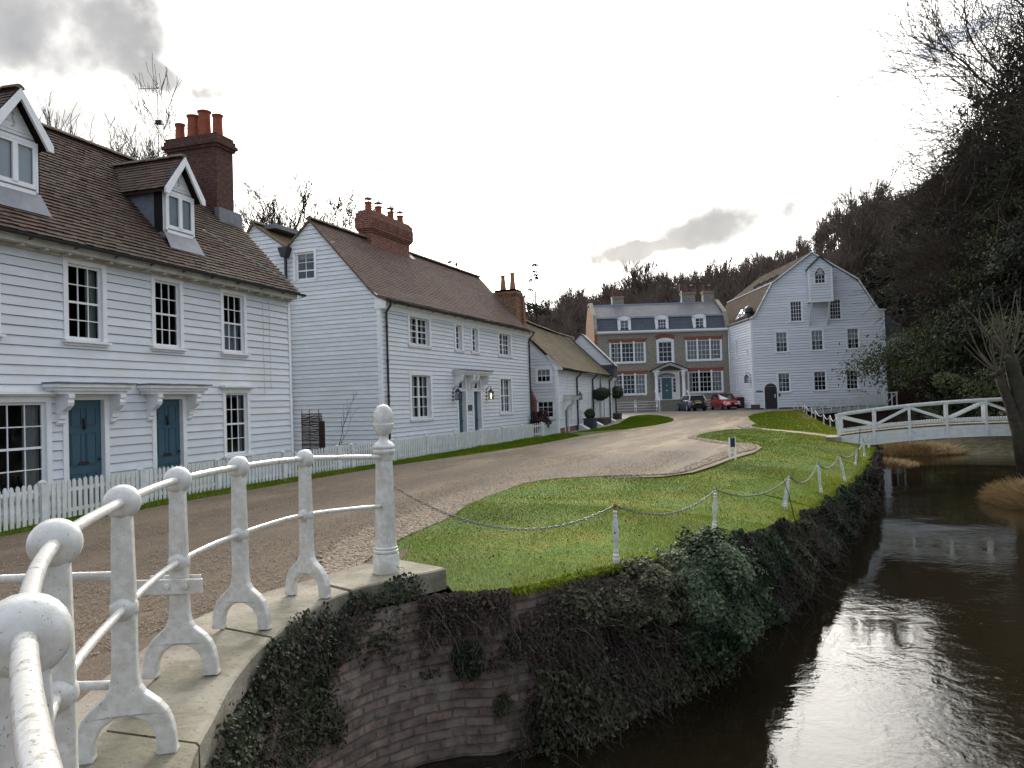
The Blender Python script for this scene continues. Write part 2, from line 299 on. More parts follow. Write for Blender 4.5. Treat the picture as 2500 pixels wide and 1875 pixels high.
# ------------------------------------------------------------------ helpers: meshes and objects
class MB:
    def __init__(s): s.v = []; s.f = []; s.t = []; s.uv = None
    def add(s, vs, fs, tint=0.0):
        k = len(s.v); s.v.extend(vs)
        for f in fs: s.f.append(tuple(k+i for i in f)); s.t.append(tint)
    def quad(s, a, b, c, d, tint=0.0): s.add([a, b, c, d], [(0, 1, 2, 3)], tint)
    def box(s, x0, x1, y0, y1, z0, z1, tint=0.0):
        v = [(x, y, z) for z in (z0, z1) for y in (y0, y1) for x in (x0, x1)]
        s.add(v, [(0, 2, 3, 1), (4, 5, 7, 6), (0, 1, 5, 4), (2, 6, 7, 3), (0, 4, 6, 2), (1, 3, 7, 5)], tint)
    def bar(s, a, b, w, h, up=(0, 0, 1), tint=0.0):
        "rectangular bar a->b, width w sideways, height h along up"
        a = Vector(a); b = Vector(b); d = (b-a).normalized(); up = Vector(up); sd = d.cross(up)
        if sd.length < 1e-4: sd = d.cross(Vector((1, 0, 0)))
        sd.normalize(); u = sd.cross(d).normalized()
        v = []
        for p in (a, b):
            for i, j in ((-1, -1), (1, -1), (1, 1), (-1, 1)): v.append(tuple(p+sd*(i*w/2)+u*(j*h/2)))
        s.add(v, [(3, 2, 1, 0), (4, 5, 6, 7), (0, 1, 5, 4), (1, 2, 6, 5), (2, 3, 7, 6), (3, 0, 4, 7)], tint)
    def tube(s, pts, r, n=8, caps=True, tint=0.0):
        pts = [Vector(p) for p in pts]; rr = r if isinstance(r, (list, tuple)) else [r]*len(pts); vs = []; ref = None
        for i, p in enumerate(pts):
            d = (pts[min(i+1, len(pts)-1)]-pts[max(i-1, 0)]).normalized()
            if ref is None: ref = d.orthogonal().normalized()
            x = (ref-d*ref.dot(d))
            x = d.orthogonal() if x.length < 1e-5 else x
            x.normalize(); ref = x; y = d.cross(x)
            for k in range(n):
                a = 2*math.pi*k/n; vs.append(tuple(p+(x*math.cos(a)+y*math.sin(a))*rr[i]))
        fs = [(i*n+k, i*n+(k+1) % n, (i+1)*n+(k+1) % n, (i+1)*n+k) for i in range(len(pts)-1) for k in range(n)]
        if caps: fs += [tuple(reversed(range(n))), tuple((len(pts)-1)*n+k for k in range(n))]
        s.add(vs, fs, tint)
    def lathe(s, prof, c=(0, 0, 0), n=16, wob=None, axis=None):
        vs = []; c = Vector(c)
        q = Vector((0, 0, 1)).rotation_difference(Vector(axis)) if axis else None
        for i, (r, z) in enumerate(prof):
            for k in range(n):
                a = 2*math.pi*k/n; rr = r+(wob(i, k, r, z) if wob else 0); p = Vector((rr*math.cos(a), rr*math.sin(a), z))
                if q: p = q @ p
                vs.append(tuple(c+p))
        m_ = len(prof)
        fs = [(i*n+k, i*n+(k+1) % n, (i+1)*n+(k+1) % n, (i+1)*n+k) for i in range(m_-1) for k in range(n)]
        fs += [tuple(reversed(range(n))), tuple((m_-1)*n+k for k in range(n))]
        s.add(vs, fs)
    def prism(s, poly, a, b, tint=0.0):
        "poly 2-D -> 3-D by function a (front) and b (back)"
        n = len(poly); vs = [tuple(a(*p)) for p in poly]+[tuple(b(*p)) for p in poly]
        tri = tessellate_polygon([[Vector((p[0], p[1], 0)) for p in poly]])
        fs = [tuple(t) for t in tri]+[tuple(n+i for i in reversed(t)) for t in tri]
        fs += [(i, n+i, n+(i+1) % n, (i+1) % n) for i in range(n)]
        s.add(vs, fs, tint)
    def build(s, name, m, parent=None, smooth=False, bevel=0.0, fix=False):
        me = bpy.data.meshes.new(name); me.from_pydata(s.v, [], s.f)
        if any(s.t):
            at = me.attributes.new('tint', 'FLOAT', 'FACE'); at.data.foreach_set('value', s.t)
        if s.uv is not None:
            uvl = me.uv_layers.new(); 
            for lp in me.loops: uvl.data[lp.index].uv = s.uv[lp.vertex_index]
        me.materials.append(M[m] if isinstance(m, str) else m)
        if fix:
            bm = bmesh.new(); bm.from_mesh(me); bmesh.ops.remove_doubles(bm, verts=bm.verts, dist=1e-5); bmesh.ops.recalc_face_normals(bm, faces=bm.faces); bm.to_mesh(me); bm.free()
        if smooth: me.polygons.foreach_set('use_smooth', [True]*len(me.polygons))
        o = bpy.data.objects.new(name, me); COL.objects.link(o)
        if parent is not None: o.parent = parent
        if smooth == 'auto' or smooth == 2:
            me.set_sharp_from_angle(angle=R(40))
        if bevel:
            md = o.modifiers.new('bevel', 'BEVEL'); md.width = bevel; md.segments = 2; md.limit_method = 'ANGLE'; md.angle_limit = R(35); md.harden_normals = False
        return o
def thing(name, label, cat, loc=(0, 0, 0), rz=0, group=None):
    o = bpy.data.objects.new(name, None); COL.objects.link(o); o.location = loc; o.rotation_euler = (0, 0, rz); o.empty_display_size = .3
    o['label'] = label; o['category'] = cat
    if group: o['group'] = group
    return o
def tag(o, label, cat, group=None, kind=None):
    o['label'] = label; o['category'] = cat
    if group: o['group'] = group
    if kind: o['kind'] = kind
    return o
def struct(o, kind='structure'): o['kind'] = kind; return o
def copy_tree(o, parent=None):
    c = o.copy(); COL.objects.link(c); c.parent = parent
    for ch in list(o.children): copy_tree(ch, c)
    return c
def npmesh(name, V, F, m, parent=None, tint=None, smooth=False):
    "V (n,3), F (k,3|4) numpy"
    me = bpy.data.meshes.new(name); k = F.shape[1]
    me.vertices.add(len(V)); me.vertices.foreach_set('co', V.astype(np.float32).ravel())
    me.loops.add(F.size); me.loops.foreach_set('vertex_index', F.astype(np.int32).ravel())
    me.polygons.add(len(F)); me.polygons.foreach_set('loop_start', np.arange(0, F.size, k, dtype=np.int32))
    me.polygons.foreach_set('use_smooth', np.full(len(F), bool(smooth)))
    me.update(calc_edges=True)
    if tint is not None:
        at = me.attributes.new('tint', 'FLOAT', 'FACE'); at.data.foreach_set('value', tint.astype(np.float32))
    me.materials.append(M[m]); o = bpy.data.objects.new(name, me); COL.objects.link(o)
    if parent is not None: o.parent = parent
    return o
def leaf_cards(P, size, rng, aspect=.6, flat=0.0, out=None):
    "N small leaf quads at P; returns V,F.  out: preferred normal (N,3)"
    n = len(P); a = rng.normal(size=(n, 3))
    if out is not None: a = a*.55+out
    if flat: a[:, 2] += flat
    a /= np.linalg.norm(a, axis=1)[:, None]+1e-9
    b = rng.normal(size=(n, 3)); b -= a*(a*b).sum(1)[:, None]; b /= np.linalg.norm(b, axis=1)[:, None]+1e-9; c = np.cross(a, b)
    s = size*(rng.uniform(.6, 1.35, n))[:, None]
    V = np.stack([P-b*s, P-c*s*aspect+a*s*.15, P+b*s, P+c*s*aspect+a*s*.15], 1).reshape(-1, 3)
    return V, np.arange(4*n).reshape(-1, 4)
def strips(A, B, ra, rb, sides=3):
    "tapered prisms between point arrays A,B"
    n = len(A); d = B-A; ln = np.linalg.norm(d, axis=1)[:, None]+1e-9; d = d/ln
    ref = np.where(np.abs(d[:, 2:3]) > .9, np.array([[1., 0, 0]]), np.array([[0, 0, 1.]]))
    x = np.cross(d, ref); x /= np.linalg.norm(x, axis=1)[:, None]; y = np.cross(d, x); V = []
    for P, r in ((A, ra), (B, rb)):
        for k in range(sides):
            t = 2*math.pi*k/sides; V.append(P+(x*math.cos(t)+y*math.sin(t))*r[:, None])
    V = np.stack(V, 1).reshape(-1, 3); base = np.arange(n)[:, None]*(2*sides); F = []
    for k in range(sides): F.append(np.concatenate([base+k, base+(k+1) % sides, base+sides+(k+1) % sides, base+sides+k], 1))
    return V, np.stack(F, 1).reshape(-1, 4)
def spline(pts, n=6, closed=False):
    P = [Vector((*p, 0)) if len(p) == 2 else Vector(p) for p in pts]; out = []; m_ = len(P)
    for i in range(m_ if closed else m_-1):
        g = lambda k: P[k % m_] if closed else P[min(max(k, 0), m_-1)]
        p0, p1, p2, p3 = g(i-1), g(i), g(i+1), g(i+2)
        for j in range(n):
            t = j/n; q = .5*((2*p1)+(p2-p0)*t+(2*p0-5*p1+4*p2-p3)*t*t+(3*p1-p0-3*p2+p3)*t*t*t); out.append(q)
    if not closed: out.append(P[-1])
    return out
def inside(poly, x, y):
    poly = np.asarray(poly); r = np.zeros(len(x), bool); j = len(poly)-1
    for i in range(len(poly)):
        xi, yi = poly[i]; xj, yj = poly[j]
        c = ((yi > y) != (yj > y)) & (x < (xj-xi)*(y-yi)/(yj-yi+1e-12)+xi); r ^= c; j = i
    return r
def polydist(line, x, y):
    line = np.asarray(line); d = np.full(len(x), 1e9)
    for i in range(len(line)-1):
        a = line[i]; b = line[i+1]; ab = b-a; t = np.clip(((x-a[0])*ab[0]+(y-a[1])*ab[1])/(ab@ab+1e-12), 0, 1)
        d = np.minimum(d, np.hypot(x-a[0]-t*ab[0], y-a[1]-t*ab[1]))
    return d
def zG(y):
    t = np.clip((np.asarray(y, float)-34)/34., 0, 1); return .38*t*t*(3-2*t)
def sheet(name, poly, m, dz=0.0, step=4.0, zf=None, skirt=0.0):
    poly = [tuple(p[:2]) for p in poly]
    bm = bmesh.new(); vs = [bm.verts.new((x, y, 0)) for x, y in poly]
    for t in tessellate_polygon([[Vector((x, y, 0)) for x, y in poly]]):
        try: bm.faces.new([vs[i] for i in t])
        except ValueError: pass
    xs = [p[0] for p in poly]; ys = [p[1] for p in poly]
    for ax, lo, hi in ((0, min(xs), max(xs)), (1, min(ys), max(ys))):
        k = math.ceil(lo/step)*step
        while k < hi:
            co = (k, 0, 0) if ax == 0 else (0, k, 0); no = (1, 0, 0) if ax == 0 else (0, 1, 0)
            bmesh.ops.bisect_plane(bm, geom=bm.verts[:]+bm.edges[:]+bm.faces[:], plane_co=co, plane_no=no); k += step
    for v in bm.verts: v.co.z = (float(zG(v.co.y)) if zf is None else zf(v.co.x, v.co.y))+dz
    bmesh.ops.recalc_face_normals(bm, faces=bm.faces)
    for f in bm.faces:
        if f.normal.z < 0: f.normal_flip()
    if skirt:
        be = [e for e in bm.edges if len(e.link_faces) == 1]
        r = bmesh.ops.extrude_edge_only(bm, edges=be)
        for g in r['geom']:
            if isinstance(g, bmesh.types.BMVert): g.co.z -= skirt
    me = bpy.data.meshes.new(name); bm.to_mesh(me); bm.free(); me.materials.append(M[m])
    o = bpy.data.objects.new(name, me); COL.objects.link(o); return struct(o)
# ================================================================== GROUND, RIVER
ROAD_L = [(-11.6, 4.0), (-10.9, 7.4), (-11.18, 11.9), (-11.05, 18.8), (-10.35, 24.0), (-10.0, 28.5), (-10.0, 34.6), (-9.6, 38.5), (-9.0, 41.2), (-8.3, 44.8), (-8.15, 48.1), (-8.4, 50.5), (-9.4, 54.0), (-11.1, 57.9), (-12.2, 58.7), (-12.3, 54.8), (-11.0, 46.1), (-10.9, 41.3), (-11.15, 37.5)]
LAWN_ROAD = [(-4.5, 6.95), (-4.75, 7.8), (-4.94, 8.97), (-5.0, 9.7), (-5.07, 10.38), (-5.35, 11.61), (-5.45, 12.67), (-5.5, 13.6), (-5.52, 14.9), (-5.1, 15.8), (-4.15, 16.38), (-3.1, 16.75), (-2.69, 17.5), (-2.48, 18.9), (-2.23, 21.02), (-1.98, 23.08), (-1.7, 24.4), (-1.7, 25.53), (-1.92, 27.0), (-2.79, 28.29), (-3.89, 30.59), (-4.41, 31.88), (-4.5, 33.8), (-4.3, 36.1), (-3.67, 38.0), (-2.56, 38.7)]
BANK = [(-3.60, 5.75), (-3.36, 6.15), (-3.08, 6.40), (-2.81, 6.50), (-2.5, 6.84), (-2.32, 7.2), (-2.1, 7.7), (-1.79, 8.2), (-1.39, 9.03), (-1.05, 10.27), (-.54, 11.86), (-.01, 15.58), (.41, 17.82), (.92, 20.56), (1.36, 23.84), (1.85, 28.42), (2.06, 30.0), (1.5, 33.0), (1.1, 38.4), (.85, 40.0), (.25, 47.8), (-.4, 57.0), (-.5, 63.0), (-.3, 69.0)]
COUT = [(7.0, -2.4), (3.4, -1.2), (1.8, -.45), (.75, .08), (-.30, .66), (-1.22, 1.30), (-2.06, 1.98), (-2.66, 2.72), (-2.96, 3.20), (-3.2, 3.6), (-3.42, 4.05), (-3.57, 4.46), (-3.71, 5.0), (-3.77, 5.4), (-3.73, 5.75), (-3.58, 6.12), (-3.32, 6.66)]
LR = spline(LAWN_ROAD, 5); RL = spline(ROAD_L, 4)
bank = [Vector((*p, 0)) for p in BANK]
cope = spline(COUT, 8)
WZ = -1.50
# big sheets: riverbed, left land, right land
def big(name, poly, m, z, step=None): 
    return sheet(name, poly, m, zf=lambda x, y: z, step=step or 400)
big('riverbed', [(-60, -40), (60, -40), (60, 90), (-60, 90)], 'mud', -2.7)
big('river_water', [(-8, -30), (45, -30), (45, 82), (-8, 82)], 'water', WZ)
land = [(-300, -60), (7.0, -60), (7.0, -2.45)]+[tuple(p[:2]) for p in cope[1:]]+[(p[0], p[1]) for p in BANK[1:]]+[(0, 70.2), (10, 71.5), (26, 73), (26, 430), (-300, 430)]
def landz(x, y):
    z = float(zG(y))-(.62 if -7 < x < 7.5 and y < 45 else 0)
    if y > 78: z += (min(y, 430)-78)*.02
    return z-.03
sheet('ground', land, 'garden_soil', zf=landz, step=14)
RB = [(10, -60), (9.0, -6), (8.2, 5), (7.2, 13), (6.0, 21.2), (5.4, 23.3), (5.9, 26.0), (6.6, 28.5), (7.6, 31.5), (9.6, 36.5), (9.3, 40), (4.0, 42.6), (3.3, 44.5), (4.2, 50), (5.6, 58), (8.5, 66), (13, 72), (300, 74), (300, -60)]
rbp = np.array(RB[:17])
def rbz(x, y):
    d = float(polydist(rbp, np.array([x]), np.array([y]))[0]); sp = .35 if y < 39 else .22
    return -1.68+min(d*sp, 1.9)+(0 if x < 30 else min((x-30)*.06, 12))
sheet('riverbank', RB, 'far_field', zf=rbz, step=2.0 if False else 3.0)
# road and lawns
road = [(-11.9, -14), (-11.7, 2.0)]+[tuple(p[:2]) for p in RL]+[(-11.6, 41), (-12.4, 48), (-13.4, 57), (-15.0, 64.6), (-9.9, 66.5), (-4.8, 68.2), (-.9, 68.5), (-2.3, 61.2), (-3.1, 58), (-3.5, 52.6), (-2.9, 46), (-2.5, 43), (-2.5, 40.5), (-3.2, 38.2), (-3.9, 36.2), (-4.2, 33.5), (-3.6, 30.9), (-2.6, 28.6), (-1.75, 27.1), (-1.5, 25.5), (-1.6, 23.4), (-2.0, 21.2), (-2.25, 19.0), (-2.5, 17.4), (-3.0, 16.5), (-4.0, 16.1), (-4.9, 15.55), (-5.25, 14.9), (-5.2, 13.6), (-5.15, 12.6), (-5.0, 11.6), (-4.8, 10.4), (-4.65, 9), (-4.4, 7.8), (-4.1, 7.05), (-4.5, 6.2), (-4.55, 5.3), (-4.4, 4.4), (-4.0, 3.3), (-3.3, 2.2), (-2.3, 1.0), (-1.0, .05), (1.5, -1.3), (7, -3.4), (7, -14)]
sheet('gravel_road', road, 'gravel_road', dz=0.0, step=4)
sheet('forecourt', [(-15.2, 64.6), (-12.6, 62.2), (-9.9, 61.6), (-6.8, 60.8), (-4.2, 61.6), (-2.2, 61.5), (-.7, 62.5), (-.6, 68.8), (-4.6, 68.6), (-7, 74.2), (-18.5, 70.0)], 'cobble', dz=.006, step=4)
sheet('footway', [(-11.45, 37.0), (-11.0, 41.4), (-11.1, 46.1), (-12.35, 54.8), (-12.3, 58.9), (-11.2, 61.8), (-15.6, 65.2), (-13.7, 57), (-12.75, 50), (-12.2, 44), (-11.75, 38.2)], 'paving', dz=.012, step=4)
def DY(y): return np.interp(y, [7.5, 9, 11, 13, 15, 27, 31, 36], [.09, .13, .24, .38, .50, .50, .25, .10])
def lzv(x, y): return zG(y)-DY(y)*np.exp(-polydist(np.array(BANK), x, y)/1.3)+.02
def lz(x, y): return float(lzv(np.array([float(x)]), np.array([float(y)]))[0])
sheet('verge', [(-12.2, 2), (-11.6, 4.0)]+[tuple(p[:2]) for p in RL[:28]]+[tuple(p[:2]) for p in RL[28:]]+[(-11.45, 36.6), (-12.1, 36.5), (-12.1, 20), (-12.2, 12.5), (-11.9, 9)], 'lawn', dz=.018, step=3, skirt=.03)
lawn1 = [(-3.3, 6.66), (-3.6, 6.9), (-4.2, 6.85)]+[tuple(p[:2]) for p in LR]+[(-.9, 35.3), (.95, 31.9), (1.5, 30.6)]+[p for p in reversed(BANK[2:17])]
sheet('lawn', lawn1, 'lawn', zf=lz, step=1.2, skirt=.02)
lawn2 = [(-2.7, 39.7), (-2.95, 41.5), (-2.84, 43.3), (-3.4, 47.5), (-3.9, 52.6), (-3.7, 56.3), (-3.1, 59.6), (-2.2, 61.6), (-.75, 61.7), (-.5, 59), (-.4, 57.0), (.25, 47.8), (.85, 40.0), (1.1, 38.4), (1.35, 34.5), (1.25, 32.9)]
sheet('lawn', lawn2, 'lawn', zf=lz, step=2, skirt=.05)
sheet('path', [(1.5, 30.6), (.95, 31.9), (-.9, 35.3), (-2.56, 38.7), (-2.95, 39.0), (-2.75, 39.8), (1.3, 32.8), (1.9, 31.2)], 'sandy_path', zf=lz, dz=-.004, step=1.2)
sheet('garden', [(-15.5, 2), (-11.75, 2), (-11.55, 9), (-11.8, 13), (-11.8, 36.5), (-12.6, 44), (-15.5, 44)], 'garden_soil', dz=.0, step=4)
# stone slabs between road and coping
CIN = [(6.6, -3.2), (1.5, -.95), (.4, -.4), (-.62, .18), (-1.6, .84), (-2.45, 1.55), (-3.12, 2.5), (-3.66, 3.42), (-4.02, 4.35), (-4.2, 5.3), (-4.12, 6.3), (-3.95, 6.95)]
cin = spline(CIN, 6)
slab = [tuple(p[:2]) for p in cin]; outer = [(-4.45, 7.0), (-4.55, 6.3), (-4.72, 5.4), (-4.6, 4.5), (-4.2, 3.6), (-3.6, 2.5), (-2.8, 1.3), (-1.8, .4), (-.7, -.3), (.4, -.95), (1.5, -1.5), (6.6, -3.7)]
sheet('pavement', slab+outer, 'slab_stone', dz=.045, step=.8, skirt=.06)

# ------------------------------------------------------------------ retaining wall with stone coping
RW = thing('retaining_wall', 'weathered brick river wall with pale stone coping, curving away under the white railing', 'wall')
wl = [Vector((p.x, p.y, 0)) for p in cope]
def offs(line, d):
    out = []
    for i, p in enumerate(line):
        t = (line[min(i+1, len(line)-1)]-line[max(i-1, 0)]).normalized(); out.append(p+Vector((-t.y, t.x, 0))*d)
    return out
def wall_strip(line, zt0, zb, jit=0):
    mb = MB(); mb.uv = []; s = 0; rows = 14
    for i, p in enumerate(line):
        zt = zt0-max(0, float(DY(p.y))-.09)
        if i: s += (p-line[i-1]).length
        for k in range(rows+1):
            z = zt+(zb-zt)*k/rows; w = .004*math.sin(s*5.1+k*1.7)+.004*math.sin(s*11.3-k*2.9)
            t = (line[min(i+1, len(line)-1)]-line[max(i-1, 0)]).normalized(); n = Vector((t.y, -t.x, 0))
            q = p+n*(w+.05*(zt-z)); mb.v.append((q.x, q.y, z)); mb.uv.append((s, z))
    for i in range(len(line)-1):
        for k in range(rows):
            a = i*(rows+1)+k; b = a+rows+1; mb.f.append((a, a+1, b+1, b)); mb.t.append(0)
    return mb
wl = [p for p in wl if p.y < 5.15]
fine = []
for i in range(len(wl)-1):
    for j in range(3): fine.append(wl[i].lerp(wl[i+1], j/3))
fine.append(wl[-1])
fb = fine
bb = [fine[-1]]+[Vector((*p, 0)) for p in BANK[0:18]]
for i in range(len(bb)-1):
    nseg = max(2, int((bb[i+1]-bb[i]).length/.25))
    for j in range(nseg):
        if i or j: fb.append(bb[i].lerp(bb[i+1], j/nseg))
fb.append(bb[-1]); fb = offs(fb, .045)
wall_strip(fb, -.075, -2.7).build('brick_face', 'brick_river', RW, smooth=True)
# coping stones: cut the curve into blocks
def arc(line):
    s = [0]
    for i in range(1, len(line)): s.append(s[-1]+(line[i]-line[i-1]).length)
    return s
def at_arc(line, S, s):
    for i in range(1, len(line)):
        if S[i] >= s: f = (s-S[i-1])/(S[i]-S[i-1]+1e-9); return line[i-1].lerp(line[i], f)
    return line[-1]
Sc = arc(cope); Si = arc(cin)
cuts = [0, .22, .36, .50, .62, .735, .845, .93, 1.0]
rngc = random.Random(3)
for a, b in zip(cuts[:-1], cuts[1:]):
    mb = MB(); n = 12; last = b == 1.0; zt = .12+rngc.uniform(-.006, .006); th = .20 if b > .9 else .17
    pts = []
    for i in range(n+1):
        f = a+(b-a)*i/n; f = min(max(f, a+.0012), b-.0012)
        po = at_arc(cope, Sc, f*Sc[-1]); pi = at_arc(cin, Si, f*Si[-1])
        if last and i == n: pi = Vector((-3.98, 6.92, 0)); po = Vector((-3.32, 6.66, 0))
        pts.append((po, pi))
    for i, (po, pi) in enumerate(pts):
        mb.v += [(po.x, po.y, zt-.012), (po.x+(pi.x-po.x)*.03, po.y+(pi.y-po.y)*.03, zt), (pi.x, pi.y, zt), (pi.x, pi.y, zt-th), (po.x, po.y, zt-th)]
    for i in range(n):
        k = 5*i
        for j in range(5): mb.f.append((k+j, k+(j+1) % 5, k+5+(j+1) % 5, k+5+j)); mb.t.append(0)
    mb.f += [tuple(range(5)), tuple(5*n+j for j in reversed(range(5)))]; mb.t += [0, 0]
    mb.build('coping_stone', 'coping_stone', RW, fix=True)

QW = MB()
qp = [(-.5, 62.8), (-.3, 69.0), (0, 70.2), (10, 71.5), (26, 73), (60, 74)]; QW.uv = []; s_ = 0
for i, p in enumerate(qp):
    if i: s_ += math.hypot(p[0]-qp[i-1][0], p[1]-qp[i-1][1])
    for z in (-2.7, .36): QW.v.append((p[0], p[1]-.02, z)); QW.uv.append((s_, z))
for i in range(len(qp)-1): QW.f.append((2*i, 2*i+2, 2*i+3, 2*i+1)); QW.t.append(0)
tag(QW.build('quay_wall', 'brick_river'), 'dark brick footing wall under the mill at the head of the water', 'wall')
# ------------------------------------------------------------------ cast-iron railing
RA = thing('iron_railing', 'white painted cast iron railing with ball joints and arched feet along the stone coping', 'railing')
PP = [(-.40, .36), (-1.42, 1.04), (-2.31, 1.80), (-3.00, 2.68), (-3.58, 3.60), (-3.90, 4.50), (-4.00, 5.42)]
AC = (-3.81, 6.38)
kn = [1.29, 1.28, 1.285, 1.29, 1.29, 1.285, 1.27]
allp = [(.72, -.20), *PP, AC]
def post_mesh():
    mb = MB(); o = []
    o += [(.040, 1.13), (.044, 1.06), (.050, .78), (.052, .70), (.053, .43), (.057, .37), (.066, .325), (.085, .292), (.115, .266), (.148, .238), (.178, .200), (.200, .150), (.212, .095), (.217, .03), (.226, 0.0), (.128, 0.0), (.134, .03), (.131, .055)]
    for k in range(1, 9): a = math.pi*k/16; o.append((.130*math.cos(a), .062+.128*math.sin(a)))
    poly = o+[(-x, z) for x, z in reversed(o[:-1])]
    mb.prism(poly, lambda x, z: (x, -.036, z), lambda x, z: (x, .036, z))
    return mb
pm = post_mesh()
knp = [(.001, -.052), (.048, -.050), (.070, -.036), (.080, -.014), (.081, .014), (.070, .036), (.048, .050), (.001, .052)]
for i, p in enumerate(PP):
    t = Vector((allp[i+2][0]-allp[i][0], allp[i+2][1]-allp[i][1], 0)).normalized(); ang = math.atan2(t.y, t.x)-math.pi/2
    o = pm.build('post', 'cast_white', RA, bevel=.012) if i == 0 else o0.copy()
    if i == 0: o0 = o
    else: COL.objects.link(o); o.parent = RA
    o.location = (p[0], p[1], .12); o.rotation_euler = (0, 0, ang)
    k = MB(); k.lathe(knp, (0, 0, kn[i]-.12), 24, axis=(0, 1, 0)); kk = k.build('ball_joint', 'cast_white', o, smooth=True)
    k = MB(); k.lathe([(.001, -.062), (.035, -.055), (.058, -.030), (.064, 0), (.058, .030), (.035, .055), (.001, .062)], (0, 0, .68), 20, axis=(0, 1, 0)); k.build('ball_joint', 'cast_white', o, smooth=True)
def rail_line(hs, z1): return [(.72, -.20, z1), *[(p[0], p[1], h) for p, h in zip(PP, hs)], (AC[0], AC[1]-.05, z1)]
mb = MB(); mb.tube(spline([(2.4, -.95, 1.29), (.72, -.20, 1.29)]+[(p[0], p[1], h) for p, h in zip(PP, kn)]+[(AC[0]+.02, AC[1]-.06, 1.215)], 6), .0225, 12); mb.build('top_rail', 'rail_white', RA, smooth=True)
mb = MB(); mb.tube(spline([(2.4, -.95, .80), (.72, -.20, .80)]+[(p[0], p[1], .80) for p in PP]+[(AC[0]+.02, AC[1]-.06, .755)], 6), .0185, 12); mb.build('mid_rail', 'rail_white', RA, smooth=True)
# bolted cleat on the fourth post
p = PP[4]; ang = math.atan2(.9, -.45)-math.pi/2-.12
mb = MB(); mb.box(-.25, .16, -.062, -.037, .50, .585); mb.box(-.20, .11, .037, .058, .515, .59)
for bx in (-.045, .065): mb.lathe([(.001, 0), (.019, 0), (.019, .012), (.001, .014)], (bx, -.062, .545), 6, axis=(0, -1, 0))
c = mb.build('cleat', 'cast_white', RA, bevel=.003); c.location = (p[0], p[1], .12); c.rotation_euler = (0, 0, ang)
# acorn pillar
pil = MB(); prof = [(.124, 0), (.124, .170), (.118, .184), (.108, .188), (.118, .196), (.118, .212), (.107, .220), (.112, .228), (.112, .240), (.102, .250)]
pil.lathe(prof+[(.101, .27)], (0, 0, 0), 32)
pil.lathe([(.100, .26), (.079, 1.06), (.079, 1.07)], (0, 0, 0), 48, wob=lambda i, k, r, z: -.004*(k % 2))
pil.lathe([(.083, 1.06), (.087, 1.075), (.084, 1.09), (.092, 1.12), (.106, 1.135), (.108, 1.15), (.102, 1.163), (.098, 1.168), (.106, 1.178), (.108, 1.19), (.100, 1.205), (.088, 1.215), (.086, 1.222), (.060, 1.238), (.045, 1.262), (.040, 1.285), (.044, 1.30)], (0, 0, 0), 32)
po = pil.build('pillar', 'cast_white', RA, smooth=2); po.location = (AC[0], AC[1], .12); po.rotation_euler = (0, R(.4), 0)
f = MB(); f.lathe([(.042, 1.298), (.066, 1.315), (.086, 1.35), (.096, 1.39), (.099, 1.408), (.094, 1.412)], (0, 0, 0), 32); f.build('finial_cup', 'cast_white', po, smooth=True)
ap = [];
for k in range(31):
    t = k/30; z = 1.408+.182*t; r = .095*math.sqrt(max(0, 1-((t*1.0-.22)/.80)**2)) if t > .22 else .090+.005*t/.22
    if t > .96: r = .018*(1-t)/.04+.002
    ap.append((max(r, .002), z))
f = MB(); f.lathe(ap, (0, 0, 0), 64, wob=lambda i, k, r, z: (.0055*abs(math.sin((k/64*math.pi*14)+i*.52))*abs(math.sin((k/64*math.pi*14)-i*.52))*min(1, r/.05)))
f.build('acorn_finial', 'cast_white', po, smooth=True)
# side rails going left from the fourth post
SRr = thing('barrier_rail', 'pair of horizontal white tubes running left from the railing across the road edge', 'barrier')
d = Vector((-.9323, -.3616, 0)); p0 = Vector((PP[3][0], PP[3][1], 0))+d*.05+Vector((-.02, .02, 0))
for z in (.945, .44):
    mb = MB(); a = p0+Vector((0, 0, z)); mb.tube([a, a+d*3.4], .021, 12); mb.build('rail', 'cast_white', SRr, smooth=True)
mb = MB(); e = p0+d*3.4; mb.tube([e, e+Vector((0, 0, 1.05))], .03, 10); mb.build('post', 'cast_white', SRr, smooth=True)
# loose stone on the coping
mb = MB(); rs = random.Random(5)
mb.lathe([(.002, -.022), (.030, -.016), (.046, 0), (.044, .020), (.028, .036), (.002, .040)], (-3.36, 3.10, .146), 11, wob=lambda i, k, r, z: r*.22*math.sin(k*2.3+i*1.9))
tag(mb.build('dirt_clod', 'bark', None, smooth=True), 'dark brown clod of earth lying on the stone coping beside an arched railing foot', 'clod')

